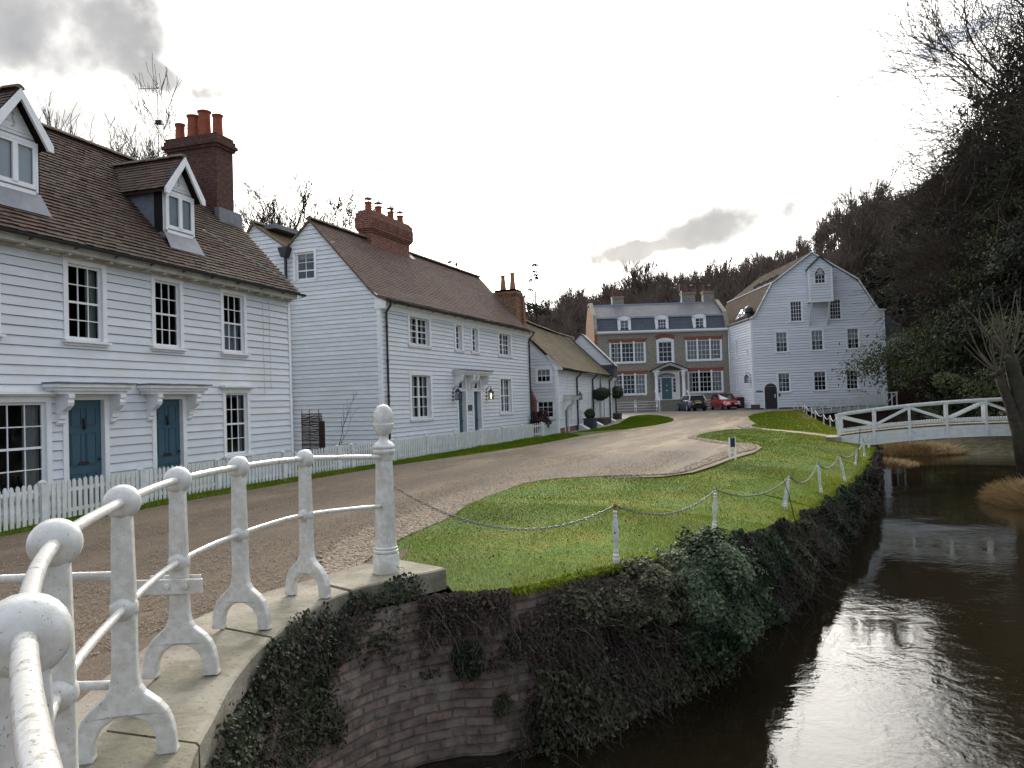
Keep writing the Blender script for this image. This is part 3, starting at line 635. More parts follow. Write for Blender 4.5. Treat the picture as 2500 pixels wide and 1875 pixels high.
# ------------------------------------------------------------------ chain posts along the lawn edge
def cpost(h, ring=True, seg=14):
    k = h/.66
    P = [(.040, -.04), (.038, .015), (.034, .035), (.038, .045), (.030, .06), (.036, .075), (.034, .09), (.022, .105), (.028, .118), (.027, .135), (.021, .145), (.022, .17), (.031, .28), (.033, .33), (.029, .40), (.022, .46), (.018, .485), (.022, .495), (.022, .505), (.014, .515), (.024, .53), (.023, .548), (.010, .56), (.009, .60)]
    mb = MB(); mb.lathe([(r, z*k) for r, z in P], (0, 0, 0), seg); return mb
CPS = [((-2.02, 8.14), .67, (0.01, .0), 'nearest white chain post, with a rusty top and a dark hole in its shaft'),
       ((-1.30, 10.82), .60, (.04, .02), 'white turned chain post, second from the railing, upright with a ring on top'),
       ((-.50, 14.50), .61, (.10, .03), 'white turned chain post leaning right with a second slat tied behind it'),
       ((.12, 17.36), .66, (-.04, 0), 'white turned chain post midway along the bank, leaning slightly left'),
       ((.68, 19.85), .67, (-.12, 0), 'white turned chain post leaning strongly left where the bank bulges'),
       ((1.10, 23.75), .45, (.06, 0), 'short broken white chain post with a stake beside it'),
       ((1.52, 26.94), .60, (-.03, 0), 'plain white chain post closest to the footbridge end'),
       ((1.80, 29.3), .58, (-.02, 0), 'white chain post standing right at the foot of the footbridge')]
tops = []
for i, (p, h, ln, lab) in enumerate(CPS):
    z0 = lz(*p)
    t = thing('chain_post', lab, 'post', (p[0], p[1], z0), 0, 'white posts carrying the chain along the lawn edge')
    t.rotation_euler = (-ln[1]/h, ln[0]/h*.93, 0)
    cpost(h).build('shaft', 'post_paint', t, smooth=2)
    k = h/.66
    if i == 0:
        mb = MB(); mb.lathe([(.011, .555), (.010, .605)], (0, 0, 0), 10); mb.lathe([(.002, .598), (.016, .604), (.022, .62), (.019, .637), (.004, .645)], (0, 0, 0), 14); mb.build('cap', 'rust', t, smooth=True)
        mb = MB(); mb.lathe([(.001, 0), (.010, 0), (.010, .004), (.001, .005)], (.0, -.030, .33), 12, axis=(.35, -1, 0)); mb.build('hole', 'black_iron', t)
    else:
        mb = MB(); mb.tube([(.022*math.cos(a)*1, .0, (.622+.022*math.sin(a))*k) for a in [2*math.pi*q/12 for q in range(13)]], .005, 6); mb.build('ring', 'galvanised', t, smooth=True)
    if i == 2:
        mb = MB(); mb.bar((-.05, .03, -.02), (-.012, .03, h*.95), .03, .02, up=(0, 1, 0)); mb.build('slat', 'post_paint', t)
    if i == 5:
        mb = MB(); mb.tube([(.05, 0, 0), (.035, .01, .62), (.03, .01, 1.05)], .008, 6); mb.build('stake', 'bark', t)
    tops.append(Vector((p[0]+ln[0], p[1]+ln[1], z0+.61*k)))
def chain(a, b, sag, label, link=.052, group='sagging chains between the white posts', wire=.004):
    n = max(6, int((b-a).length*1.05/link*1.15)); pts = []
    for i in range(n+1):
        t = i/n; q = a.lerp(b, t); q.z -= sag*4*t*(1-t); pts.append(q)
    mb = MB(); up = Vector((0, 0, 1))
    for i in range(n):
        c = (pts[i]+pts[i+1])/2; d = (pts[i+1]-pts[i]).normalized(); s = d.cross(up).normalized(); u = s.cross(d)
        w = (s*.8+u*.6) if i % 2 else (u*.8-s*.6)
        ring = [c+d*(math.cos(2*math.pi*k/8)*link*.56)+w*(math.sin(2*math.pi*k/8)*link*.24) for k in range(9)]
        mb.tube(ring, wire, 4, caps=False)
    tag(mb.build('chain', 'galvanised', None, smooth=True), label, 'chain', group)
acp = Vector((AC[0]+.085, AC[1]+.03, .93))
seq = [acp]+tops
labs = ['long galvanised chain sagging from the acorn pillar to the rusty-topped post', 'chain slung between the rusty-topped post and the next white post', 'chain from the second white post to the right-leaning pair', 'chain from the right-leaning post towards the middle of the bank', 'chain hanging between the mid-bank post and the left-leaning post', 'chain between the left-leaning post and the short broken post', 'chain rising from the short broken post to the plain post', 'last chain running to the foot of the footbridge']
sags = [.33, .20, .20, .24, .20, .12, .10, .2]
for i in range(8): chain(seq[i], seq[i+1], sags[i], labs[i], link=.052 if i < 4 else .07, wire=.0042 if i < 3 else .0055)
# far chain posts beside the second lawn
FC = [(-.47, 58.8), (-.30, 54.4), (.0, 50.4), (.20, 47.9), (.56, 42.2), (.82, 40.3), (1.02, 37.9), (1.2, 35.6)]
fl = ['farthest small white chain post by the mill walkway steps', 'second farthest small white chain post on the upper lawn edge', 'small white chain post level with the walkway fascia, far side', 'small white chain post level with the walkway fascia, near side', 'taller white chain post left of the footbridge, against dark water', 'white chain post nearest left of the footbridge end frame', 'white chain post seen through the footbridge balusters, left one', 'white chain post seen through the footbridge balusters, right one']
ft = []
for (x, y), lb in zip(FC, fl):
    z0 = lz(x, y); t = thing('chain_post', lb, 'post', (x, y, z0), 0, 'small posts along the upper lawn edge'); cpost(.66, seg=8).build('shaft', 'post_paint', t, smooth=True)
    ft.append(Vector((x, y, z0+.58)))
for i in range(len(ft)-1):
    pts = [ft[i].lerp(ft[i+1], k/8)-Vector((0, 0, .22*4*(k/8)*(1-k/8))) for k in range(9)]
    mb = MB(); mb.tube(pts, .012, 4)
    tag(mb.build('rope', 'post_paint', None), 'pale rope swag '+['at the far end by the walkway steps', 'second from the walkway steps', 'third from the walkway steps', 'before the taller post', 'between the two posts left of the footbridge', 'entering behind the footbridge end frame', 'behind the footbridge balusters'][i], 'rope', 'rope swags along the upper lawn edge')
# small sign on the lawn
SG = thing('lawn_sign', 'small dark sign board between two white pegs at the lawn edge', 'sign', (-1.99, 21.1, 0), R(62))
for x in (-.13, .13):
    mb = MB(); mb.box(x-.02, x+.02, -.015, .015, -.05, .56); mb.build('post', 'white_trim', SG)
mb = MB(); mb.box(-.108, .108, -.012, .012, .31, .56); mb.build('board', 'sign_dark', SG)

# ------------------------------------------------------------------ pebbles edging the road
rng = np.random.default_rng(11)
lr = np.array([tuple(p[:2]) for p in LR]); l1 = np.array(lawn1)
def pebbles(N_, x0, x1, y0, y1, wf, line, keep_out, rr, seed):
    g = np.random.default_rng(seed); x = g.uniform(x0, x1, N_); y = g.uniform(y0, y1, N_)
    d = polydist(line, x, y); w = np.interp(y, wf[0], wf[1]); k = (d < w*(.75+.4*g.random(N_)))
    for ko in keep_out: k &= ~inside(ko, x, y)
    k &= ~inside(np.array([(-4.55, 5), (-3, 5), (-3.2, 6.9), (-4.5, 7.0)]), x, y)
    return x[k], y[k]
sets = []
x, y = pebbles(80000, -7, -3.8, 6.6, 16.2, ((6, 7, 8.5, 10, 11.5, 13, 14.3, 16), (.35, .5, .8, .85, .75, .75, .5, .2)), lr, [l1], 0, 1); sets.append((x, y, .021))
x, y = pebbles(30000, -5.5, -1.5, 15.5, 26, ((15, 17, 18, 21, 23.5, 25, 26), (.2, .16, .3, .42, .55, .6, .5)), lr, [l1], 0, 2); sets.append((x, y, .028))
x, y = pebbles(22000, -5.3, -1.6, 25, 39.5, ((25, 28, 31, 34, 37, 39.5), (.55, .5, .35, .2, .25, .3)), lr, [l1], 0, 3); sets.append((x, y, .034))
x, y = pebbles(9000, -4.2, -2.2, 39.4, 46, ((39, 41, 43.5, 46), (.5, .6, .5, .1)), np.array(lawn2[:4]), [np.array(lawn2)], 0, 4); sets.append((x, y, .045))
g_ = np.random.default_rng(5); x = g_.uniform(-11, -3.2, 260000); y = g_.uniform(1.0, 24, 260000); st = np.sin(x*2.6+.5*np.sin(y*.5))+.7*np.sin(x*5.3+y*.35+1)+.4*np.sin(y*1.3+x)
k = (g_.random(len(x)) < np.clip(.16+.30*(st > .35)+.25*(np.abs(x-np.interp(y, lr[:, 1][:60], lr[:, 0][:60])) < 1.6), 0, 1)*np.clip(9/y, .25, 1)) & ~inside(l1, x, y) & inside(np.array(road), x, y) & ~inside(np.array([(-4.8, -2), (-3, -2), (-3.2, 6.9), (-4.75, 7.0)]), x, y) & ~inside(np.array([(-12.2, 2), (-11.2, 4.0), (-10.7, 7.4), (-11.0, 11.9), (-10.85, 18.8), (-10.3, 24), (-12, 24)]), x, y)
sets.append((x[k], y[k], .0085))
oc = np.array([(1, 0, 0), (0, 1, 0), (-1, 0, 0), (0, -1, 0), (.7, .7, .55), (-.7, .7, .55), (-.7, -.7, .55), (.7, -.7, .55), (0, 0, .8)])
of = np.array([(0, 1, 4), (1, 2, 5), (2, 3, 6), (3, 0, 7), (0, 4, 7), (1, 5, 4), (2, 6, 5), (3, 7, 6), (4, 8, 7), (5, 8, 4), (6, 8, 5), (7, 8, 6)])
VV = []; FF = []; TT = []; nb = 0
for x, y, r in sets:
    n_ = len(x); a = rng.uniform(0, 6.28, n_); s = r*rng.uniform(.55, 1.25, n_); q = oc[None]*np.stack([s*rng.uniform(.9, 1.5, n_), s*rng.uniform(.7, 1, n_), s*rng.uniform(.6, .95, n_)], 1)[:, None, :]
    X = q[..., 0]*np.cos(a)[:, None]-q[..., 1]*np.sin(a)[:, None]+x[:, None]; Y = q[..., 0]*np.sin(a)[:, None]+q[..., 1]*np.cos(a)[:, None]+y[:, None]
    Z = q[..., 2]+zG(y)[:, None]+.004+rng.uniform(0, .012, n_)[:, None]
    VV.append(np.stack([X, Y, Z], -1).reshape(-1, 3)); FF.append((of[None]+9*np.arange(n_)[:, None, None]).reshape(-1, 3)+nb); nb += 9*n_
    TT.append(np.repeat(np.clip(rng.normal(.42, .30, n_), 0, 1), 12))
o = npmesh('pebbles', np.concatenate(VV), np.concatenate(FF), 'pebble', tint=np.concatenate(TT), smooth=True); tag(o, 'loose tan and grey pebbles edging the gravel road along the lawn', 'pebbles', kind='stuff')

# ------------------------------------------------------------------ grass blades
def grass(poly, N_, hmin, hmax, w, seed, dens=None, zf=lz, edge=None):
    g = np.random.default_rng(seed); P = np.array(poly); x = g.uniform(P[:, 0].min(), P[:, 0].max(), N_); y = g.uniform(P[:, 1].min(), P[:, 1].max(), N_)
    if dens is not None: k = g.random(N_) < dens(x, y); x = x[k]; y = y[k]
    k = inside(P, x, y); x = x[k]; y = y[k]; n_ = len(x)
    d = polydist(np.array(BANK), x, y); z = lzv(x, y)-.002
    D = np.hypot(x, y); sc = np.clip(D/11, .8, 2.6)
    patch = .5+.5*np.sin(x*2.1+1.3*np.sin(y*1.7))*np.sin(y*1.3+1.1*np.sin(x*2.9))
    h = g.uniform(hmin, hmax, n_)*(.6+.7*patch)*np.where(d < .35, 1.5, 1)
    a = g.uniform(0, 6.28, n_); lean = g.uniform(.1, .8, n_)*h; la = g.uniform(0, 6.28, n_); ww = w*sc*g.uniform(.7, 1.3, n_)
    p1 = np.stack([x-np.cos(a)*ww, y-np.sin(a)*ww, z], 1); p2 = np.stack([x+np.cos(a)*ww, y+np.sin(a)*ww, z], 1); p3 = np.stack([x+np.cos(la)*lean, y+np.sin(la)*lean, z+h*sc**.4], 1)
    yel = np.clip(np.exp(-d/1.5)*.8+.38*patch-.06+g.normal(0, .16, n_), 0, 1)  # sunlit yellow of the bank edge put into the blade tint, plus random patches
    return np.stack([p1, p2, p3], 1).reshape(-1, 3), yel
lg = np.random.default_rng(77); xx = lg.uniform(-5.4, 1.4, 2600); yy = lg.uniform(6.5, 26, 2600); kk = inside(np.array(lawn1), xx, yy); xx = xx[kk]; yy = yy[kk]
Pl = np.stack([xx, yy, np.array([lz(a, b) for a, b in zip(xx, yy)])+.018], 1); Vl, Fl = leaf_cards(Pl, .016, lg, .6, flat=1.2)
tag(npmesh('fallen_leaves', Vl, Fl, 'leaf_litter', tint=lg.random(len(Fl))), 'scattered dead leaves and worm casts on the lawn', 'leaves', kind='stuff')
V1, t1 = grass([p for p in lawn1], 700000, .010, .028, .0030, 1, dens=lambda x, y: np.where(y < 12, 1.0, np.where(y < 20, .5, .22)))
V2, t2 = grass(lawn2, 30000, .03, .06, .006, 2)
V3, t3 = grass([(-12.0, 6), (-10.6, 6.5), (-11.18, 11.9), (-11.0, 18.8), (-9.9, 28.5), (-10, 34.6), (-11.6, 36.5), (-11.62, 20), (-11.72, 12.5), (-11.4, 9.4)], 60000, .03, .07, .004, 3)
def overhang(N_, seed):
    g = np.random.default_rng(seed); ln = np.array(BANK[2:17]); sg = np.hypot(*np.diff(ln, axis=0).T); S_ = np.concatenate([[0], np.cumsum(sg)]); s = S_[-1]*g.random(N_)**1.4
    x = np.interp(s, S_, ln[:, 0]); y = np.interp(s, S_, ln[:, 1]); e = .05; tx = np.interp(s+e, S_, ln[:, 0])-np.interp(s-e, S_, ln[:, 0]); ty = np.interp(s+e, S_, ln[:, 1])-np.interp(s-e, S_, ln[:, 1]); L_ = np.hypot(tx, ty)+1e-9; ox, oy = ty/L_, -tx/L_
    i = g.uniform(-.10, .02, N_); x = x+ox*i; y = y+oy*i; z = zG(y)+.022-DY(y)+g.uniform(0, .02, N_); h = g.uniform(.02, .085, N_); a = g.uniform(0, 6.28, N_); w = .0035*(1+y/12)
    out = g.uniform(.15, 1.0, N_); p1 = np.stack([x-np.cos(a)*w, y-np.sin(a)*w, z], 1); p2 = np.stack([x+np.cos(a)*w, y+np.sin(a)*w, z], 1); p3 = np.stack([x+ox*h*out+g.normal(0, .02, N_), y+oy*h*out+g.normal(0, .02, N_), z+h*g.uniform(-.9, .6, N_)], 1)
    return np.stack([p1, p2, p3], 1).reshape(-1, 3), np.clip(g.normal(.30, .3, N_), 0, 1)
V5, t5 = grass([tuple(p[:2]) for p in RL[30:]], 70000, .03, .05, .006, 5)
V4, t4 = overhang(42000, 9)
V = np.concatenate([V1, V2, V3, V4, V5]); o = npmesh('grass', V, np.arange(len(V)).reshape(-1, 3), 'grass_blade', tint=np.concatenate([t1, t2, t3, t4, t5])); tag(o, 'short winter grass growing on the lawns and verge, sunlit yellow painted towards the bank', 'grass', kind='stuff')
# ================================================================== HOUSE BUILDING KIT
class FR:
    "wall frame: O origin, U along, N outward (unit), z up"
    def __init__(s, O, U, Nn): s.O = Vector(O); s.U = Vector(U).normalized(); s.N = Vector(Nn).normalized()
    def p(s, u, z, h=0.0): q = s.O+s.U*u+s.N*h; return (q.x, q.y, z)
def fbox(mb, fr, u0, u1, z0, z1, h0, h1, tint=0.0):
    v = [fr.p(u, z, h) for z in (z0, z1) for h in (h0, h1) for u in (u0, u1)]
    mb.add(v, [(0, 2, 3, 1), (4, 5, 7, 6), (0, 1, 5, 4), (2, 6, 7, 3), (0, 4, 6, 2), (1, 3, 7, 5)], tint)
def spans(a, b, ops, z0, z1):
    "free intervals of [a,b] minus openings overlapping (z0,z1)"
    seg = [(a, b)]
    for (p, q, r, t) in ops:
        if r < z1-1e-4 and t > z0+1e-4:
            ns = []
            for x, y in seg:
                if q <= x or p >= y: ns.append((x, y)); continue
                if p > x: ns.append((x, p))
                if q < y: ns.append((q, y))
            seg = ns
    return seg
def siding(mb, fr, z0, z1, pitch, lo, hi, ops=(), lip=.020, seed=0, wob=.0025, gap=.065):
    "lapped boards with real lips; lo/hi numbers or functions of z"
    g = random.Random(seed); lo_ = lo if callable(lo) else (lambda z: lo); hi_ = hi if callable(hi) else (lambda z: hi)
    k = 0; z = z0
    if pitch < .16: gap *= 1.15
    while z < z1-1e-3:
        zt = min(z+pitch, z1); cuts = sorted({z, zt, *[c for o in ops for c in (o[2], o[3]) if z < c < zt]})
        tn = g.random()*.7; dz = g.uniform(-1, 1)*wob
        H = lambda q: .004+lip*(1-(q-z)/pitch)
        gp_ = gap*pitch
        if z+gp_ < zt-1e-3 and not any(abs(c-z-gp_) < 1e-3 for c in cuts): cuts = sorted(cuts+[z+gp_])
        for a, b in zip(cuts[:-1], cuts[1:]):
            l0, l1, r0, r1 = lo_(a), lo_(b), hi_(a), hi_(b); deep = b <= z+gp_+1e-6
            for s0, s1 in spans(min(l0, l1), max(r0, r1), ops, a, b):
                A0 = max(s0, l0); A1 = max(s0, l1); B0 = min(s1, r0); B1 = min(s1, r1)
                if B0 <= A0 and B1 <= A1: continue
                B0 = max(B0, A0); B1 = max(B1, A1)
                if deep: mb.quad(fr.p(A0, a, -.03), fr.p(B0, a, -.03), fr.p(B1, b+dz, -.03), fr.p(A1, b+dz, -.03), tn); mb.quad(fr.p(A0, a, -.03), fr.p(B0, a, -.03), fr.p(B0, a, .004), fr.p(A0, a, .004), tn); continue
                lowest = abs(a-z-gp_) < 1e-6; az_ = a+(dz if lowest else 0)
                mb.quad(fr.p(A0, az_, H(a)), fr.p(B0, az_, H(a)), fr.p(B1, b, H(b)), fr.p(A1, b, H(b)), tn)
                if lowest: mb.quad(fr.p(A0, az_, -.03), fr.p(B0, az_, -.03), fr.p(B0, az_, H(a)), fr.p(A0, az_, H(a)), tn)
        z = zt; k += 1
def plainwall(mb, fr, z0, z1, u0, u1, ops=()):
    zs = sorted({z0, z1, *[c for o in ops for c in (o[2], o[3]) if z0 < c < z1]})
    for a, b in zip(zs[:-1], zs[1:]):
        for s0, s1 in spans(u0, u1, ops, a, b): mb.quad(fr.p(s0, a), fr.p(s1, a), fr.p(s1, b), fr.p(s0, b))
def tiles(mb, O, U, S, Nn, slen, lo, hi, gauge=.10, tw=.165, th=.014, seed=0, jit=.006, lift=0.0):
    g = random.Random(seed); O, U, S, Nn = Vector(O), Vector(U).normalized(), Vector(S).normalized(), Vector(Nn).normalized()
    lo_ = lo if callable(lo) else (lambda s: lo); hi_ = hi if callable(hi) else (lambda s: hi); n = max(1, int(round(slen/gauge))); gauge = slen/n
    for i in range(n):
        s0 = i*gauge; s1 = s0+gauge; a0, b0, a1, b1 = lo_(s0), hi_(s0), lo_(s1), hi_(s1); a = min(a0, a1); b = max(b0, b1)
        off = (i % 2)*tw*.5; m_ = max(1, int((b-a)/tw)+2); rt = g.random()*.25
        for j in range(m_):
            x0 = a+(j-1)*tw+off; x1 = x0+tw
            def cl(x, l, h): return min(max(x, l), h)
            p0, p1, p2, p3 = cl(x0, a0, b0), cl(x1, a0, b0), cl(x1, a1, b1), cl(x0, a1, b1)
            if p1-p0 < 1e-4 and p2-p3 < 1e-4: continue
            e = g.uniform(-jit, jit); hh = th+g.uniform(-.3, .5)*th*.6; t = min(1, max(0, rt+g.gauss(.28, .26)))
            P = lambda x, s, h: tuple(O+U*x+S*s+Nn*(h+lift))
            mb.quad(P(p0, s0+e, hh), P(p1, s0+e, hh), P(p2, s1, .002), P(p3, s1, .002), t)
            mb.quad(P(p0, s0+e, hh), P(p1, s0+e, hh), P(p1, s0+e, hh-th*1.1), P(p0, s0+e, hh-th*1.1), t*.6)
def window(parent, fr, u0, u1, z0, z1, cols=3, rows=4, casing=.09, rec=.03, sill=.07, curtain=None, sash=True, glass='glass', label=None, mat_='white_trim', bar=.018, mull=(), depth=.6, hood=False, sw=.045, cmat=None, arch=0):
    mb = MB(); c = casing; pr = .034
    if c:
        fbox(mb, fr, u0-c, u0, z0-.0, z1+c, -rec-.04, pr); fbox(mb, fr, u1, u1+c, z0-.0, z1+c, -rec-.04, pr); fbox(mb, fr, u0, u1, z1, z1+c, -rec-.04, pr)
    h0, h1 = -rec-.035, -rec
    fbox(mb, fr, u0, u0+sw, z0, z1, h0, h1); fbox(mb, fr, u1-sw, u1, z0, z1, h0, h1)
    fbox(mb, fr, u0+sw, u1-sw, z1-sw, z1, h0, h1); fbox(mb, fr, u0+sw, u1-sw, z0, z0+sw*1.4, h0, h1)
    zm = (z0+z1)/2
    lights = [u0+sw, *mull, u1-sw]
    edges = []
    for i, m_ in enumerate(mull): fbox(mb, fr, m_-.05, m_+.05, z0+sw, z1-sw, h0+.001, h1+.012)
    for i in range(len(lights)-1):
        a = lights[i]+(.05 if i else 0); b = lights[i+1]-(.05 if i < len(lights)-2 else 0); edges.append((a, b))
        nc = cols[i] if isinstance(cols, (list, tuple)) else cols
        for k in range(1, nc): x = a+(b-a)*k/nc; fbox(mb, fr, x-bar/2, x+bar/2, z0+sw, z1-sw, h0+.004, h1-.008)
    for k in range(1, rows):
        z = z0+sw+(z1-z0-2*sw)*k/rows; t = bar
        if sash and k == rows//2: t = .04
        fbox(mb, fr, u0+sw, u1-sw, z-t/2, z+t/2, h0+.002, h1-(.0055 if t == bar else .002))
    w = mb.build('window', mat_, parent)
    if label: w['label'] = label
    if sill:
        s = MB(); fbox(s, fr, u0-c-.03, u1+c+.03, z0-.055, z0-.012, -.02, .034+sill); fbox(s, fr, u0-c, u1+c, z0-.10, z0-.057, -.02, .05); s.build('sill', mat_, w)
    if hood:
        s = MB(); fbox(s, fr, u0-c-.10, u1+c+.10, z1+c+.03, z1+c+.075, 0, .16); fbox(s, fr, u0-c-.05, u1+c+.05, z1+c, z1+c+.03, 0, .10); s.build('hood', mat_, w)
    g = MB(); g.quad(fr.p(u0+.01, z0+.01, h0+.012), fr.p(u1-.01, z0+.01, h0+.012), fr.p(u1-.01, z1-.01, h0+.012), fr.p(u0+.01, z1-.01, h0+.012)); g.build('pane', glass, w)
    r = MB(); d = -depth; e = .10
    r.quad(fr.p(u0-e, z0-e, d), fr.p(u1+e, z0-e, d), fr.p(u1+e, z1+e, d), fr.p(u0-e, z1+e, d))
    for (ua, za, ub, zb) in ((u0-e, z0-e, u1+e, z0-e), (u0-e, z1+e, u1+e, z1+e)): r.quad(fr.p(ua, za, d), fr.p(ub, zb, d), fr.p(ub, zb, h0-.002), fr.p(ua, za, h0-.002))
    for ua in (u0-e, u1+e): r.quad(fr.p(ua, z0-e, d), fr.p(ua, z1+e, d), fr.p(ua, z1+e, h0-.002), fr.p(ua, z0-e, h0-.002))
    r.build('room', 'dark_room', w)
    if curtain:
        for (f0, f1, g0, g1) in curtain:     # fractions of width and height
            cm = MB(); n = max(4, int((f1-f0)*(u1-u0)/.03)); W_ = u1-u0; H_ = z1-z0; prev = None
            for k in range(n+1):
                u = u0+W_*(f0+(f1-f0)*k/n); h = h0-.07+.014*math.sin(k*1.9+f0*9)+.006*math.sin(k*.7)
                cur = (fr.p(u, z0+H_*g0, h), fr.p(u, z0+H_*g1, h))
                if prev: cm.quad(prev[0], cur[0], cur[1], prev[1])
                prev = cur
            cm.build('curtain', cmat or 'curtain', w)
    return w
def door(parent, fr, u0, u1, z0, z1, m_='blue_door', casing=.09, rec=.05, knock=True, label=None, letter=.45):
    mb = MB(); h1 = -rec; fbox(mb, fr, u0, u1, z0, z1, h1-.04, h1)
    W_ = u1-u0; H_ = z1-z0; st = .11*W_/.75
    cols_ = [(u0+st, (u0+u1)/2-st*.4), ((u0+u1)/2+st*.4, u1-st)]
    for a, b in cols_:
        for c, d in ((.08, .33), (.38, .46) if False else (.40, .70), (.76, .93)):
            za, zb = z0+H_*c, z0+H_*d
            for q in ((a, b, za, za+.012), (a, b, zb-.012, zb)): fbox(mb, fr, *q, h1, h1+.012)
            for q in ((a, a+.012, za+.012, zb-.012), (b-.012, b, za+.012, zb-.012)): fbox(mb, fr, *q, h1, h1+.012)
            fbox(mb, fr, a+.03, b-.03, za+.03, zb-.03, h1, h1+.008)
    d = mb.build('door', m_, parent)
    if label: d['label'] = label
    if knock:
        k = MB(); uc = (u0+u1)/2; zk = z0+H_*.78; k.tube([fr.p(uc, zk+.07, h1+.02), fr.p(uc, zk-.02, h1+.045), fr.p(uc, zk-.10, h1+.03)], [.012, .028, .018], 8); fbox(k, fr, uc-.02, uc+.02, zk+.03, zk+.10, h1, h1+.025); k.build('knocker', 'black_iron', d, smooth=True)
    if letter:
        k = MB(); uc = (u0+u1)/2; zk = z0+H_*letter; fbox(k, fr, uc-.11, uc+.11, zk-.03, zk+.03, h1, h1+.014); k.build('letterbox', 'black_iron', d)
        k = MB(); k.lathe([(.001, 0), (.012, .01), (.026, .03), (.022, .048), (.001, .055)], fr.p(u1-.07, zk+.05, h1), 10, axis=fr.N); k.build('handle', 'black_iron', d, smooth=True)
    if casing:
        c = MB(); c_ = casing; fbox(c, fr, u0-c_, u0, z0, z1+c_, h1-.05, .034); fbox(c, fr, u1, u1+c_, z0, z1+c_, h1-.05, .034); fbox(c, fr, u0, u1, z1, z1+c_, h1-.05, .034); c.build('door_frame', 'white_trim', parent)
    return d
def scroll(fr, u0, u1, zt, zb, proj):
    "console bracket: curved side profile extruded between u0 and u1"
    P = [(0, zt), (proj, zt), (proj*1.0, zt-.07), (proj*.92, zt-.10), (proj*.95, zt-.15), (proj*.88, zt-.21), (proj*.66, zt-.27), (proj*.45, zt-.31), (proj*.36, zt-.37), (proj*.34, zt-.43), (proj*.22, zt-.45), (proj*.24, zt-.50), (proj*.15, zb), (0, zb)]
    mb = MB(); mb.prism(P, lambda h, z: fr.p(u0, z, h), lambda h, z: fr.p(u1, z, h)); return mb
def canopy(parent, fr, u0, u1, z, proj, bru, m_='white_trim'):
    mb = MB()
    for a, b, e in ((-.175, -.12, .10), (-.12, -.06, .05), (-.06, 0, .0)):
        fbox(mb, fr, u0+e, u1-e, z+a+.012, z+b+.012, .0, proj-e)
    c = mb.build('door_canopy', m_, parent)
    l_ = MB(); n = 7
    g = random.Random(int(u0*10))
    for i in range(n): a = u0-.02+(u1-u0+.04)*i/n; b = u0-.02+(u1-u0+.04)*(i+1)/n; zz = z+.013+g.uniform(0, .008); fbox(l_, fr, a, b, zz, zz+.022, 0, proj+.03+g.uniform(-.01, .015))
    l_.build('slate', 'lead', c)
    for a, b in bru: scroll(fr, a, b, z-.163, z-.70, proj*.86).build('bracket', m_, c)
    return c
def gutter(parent, a, b, r=.05, m_='black_gutter', fall=0):
    mb = MB(); a = Vector(a); b = Vector(b); d = (b-a).normalized(); s = d.cross(Vector((0, 0, 1))).normalized(); n = 9
    for e in (r, r-.008):
        vs = [];
        for p in (a, b):
            for k in range(n): t = math.pi+math.pi*k/(n-1); vs.append(tuple(p+s*(e*math.cos(t))+Vector((0, 0, e*math.sin(t)))))
        mb.add(vs, [(k, k+1, n+k+1, n+k) for k in range(n-1)])
    L_ = (b-a).length; k = .5
    while k < L_:
        p = a+d*k; mb.bar(p-s*r*1.05+Vector((0, 0, -.0)), p-s*r*1.05-Vector((0, 0, r*1.25)), .025, .01); mb.bar(p-Vector((0, 0, r*1.12)), p-s*(r+.12)*(1)-Vector((0, 0, r*1.12+.03)), .02, .012); k += .9
    return mb.build('gutter', m_, parent)
def pipe(parent, pts, r=.035, m_='black_gutter'):
    mb = MB(); mb.tube(pts, r, 10)
    pts = [Vector(p) for p in pts]; a, b = pts[-2], pts[-1]; L_ = (b-a).length; k = .3
    while k < L_: p = a.lerp(b, k/L_); mb.tube([p+Vector((0, 0, .03)), p-Vector((0, 0, .03))], r*1.35, 10); k += 1.1
    return mb.build('drainpipe', m_, parent, smooth=2)
def ridge(parent, a, b, m_='ridge_tile', r=.11, seg=.3, seed=1):
    g = random.Random(seed); a = Vector(a); b = Vector(b); d = (b-a).normalized(); s = d.cross(Vector((0, 0, 1))).normalized(); n = max(1, int((b-a).length/seg)); mb = MB()
    for i in range(n):
        p = a.lerp(b, i/n)+Vector((0, 0, g.uniform(-.008, .008))); q = a.lerp(b, (i+.985)/n)+Vector((0, 0, g.uniform(-.008, .008))); vs = []
        for c in (p, q):
            for k in range(7): t = math.pi*k/6; vs.append(tuple(c+s*(r*math.cos(t)*1.15)+Vector((0, 0, r*math.sin(t)*.85-.03))))
        mb.add(vs, [(k, k+1, 8+k, 7+k) for k in range(6)]+[tuple(range(7)), tuple(reversed(range(7, 14)))], 0)
    return mb.build('ridge_tiles', m_, parent)
def stack(parent, u0, u1, w0, w1, zb, zt, m_, caps=((.0, .35, .05),), name='chimney', flare=None):
    mb = MB(); mb.box(u0, u1, w0, w1, zb, zt)
    for (a, b, e) in caps: mb.box(u0-e, u1+e, w0-e, w1+e, zt-b, zt-a)
    return mb.build(name, m_, parent, fix=False)
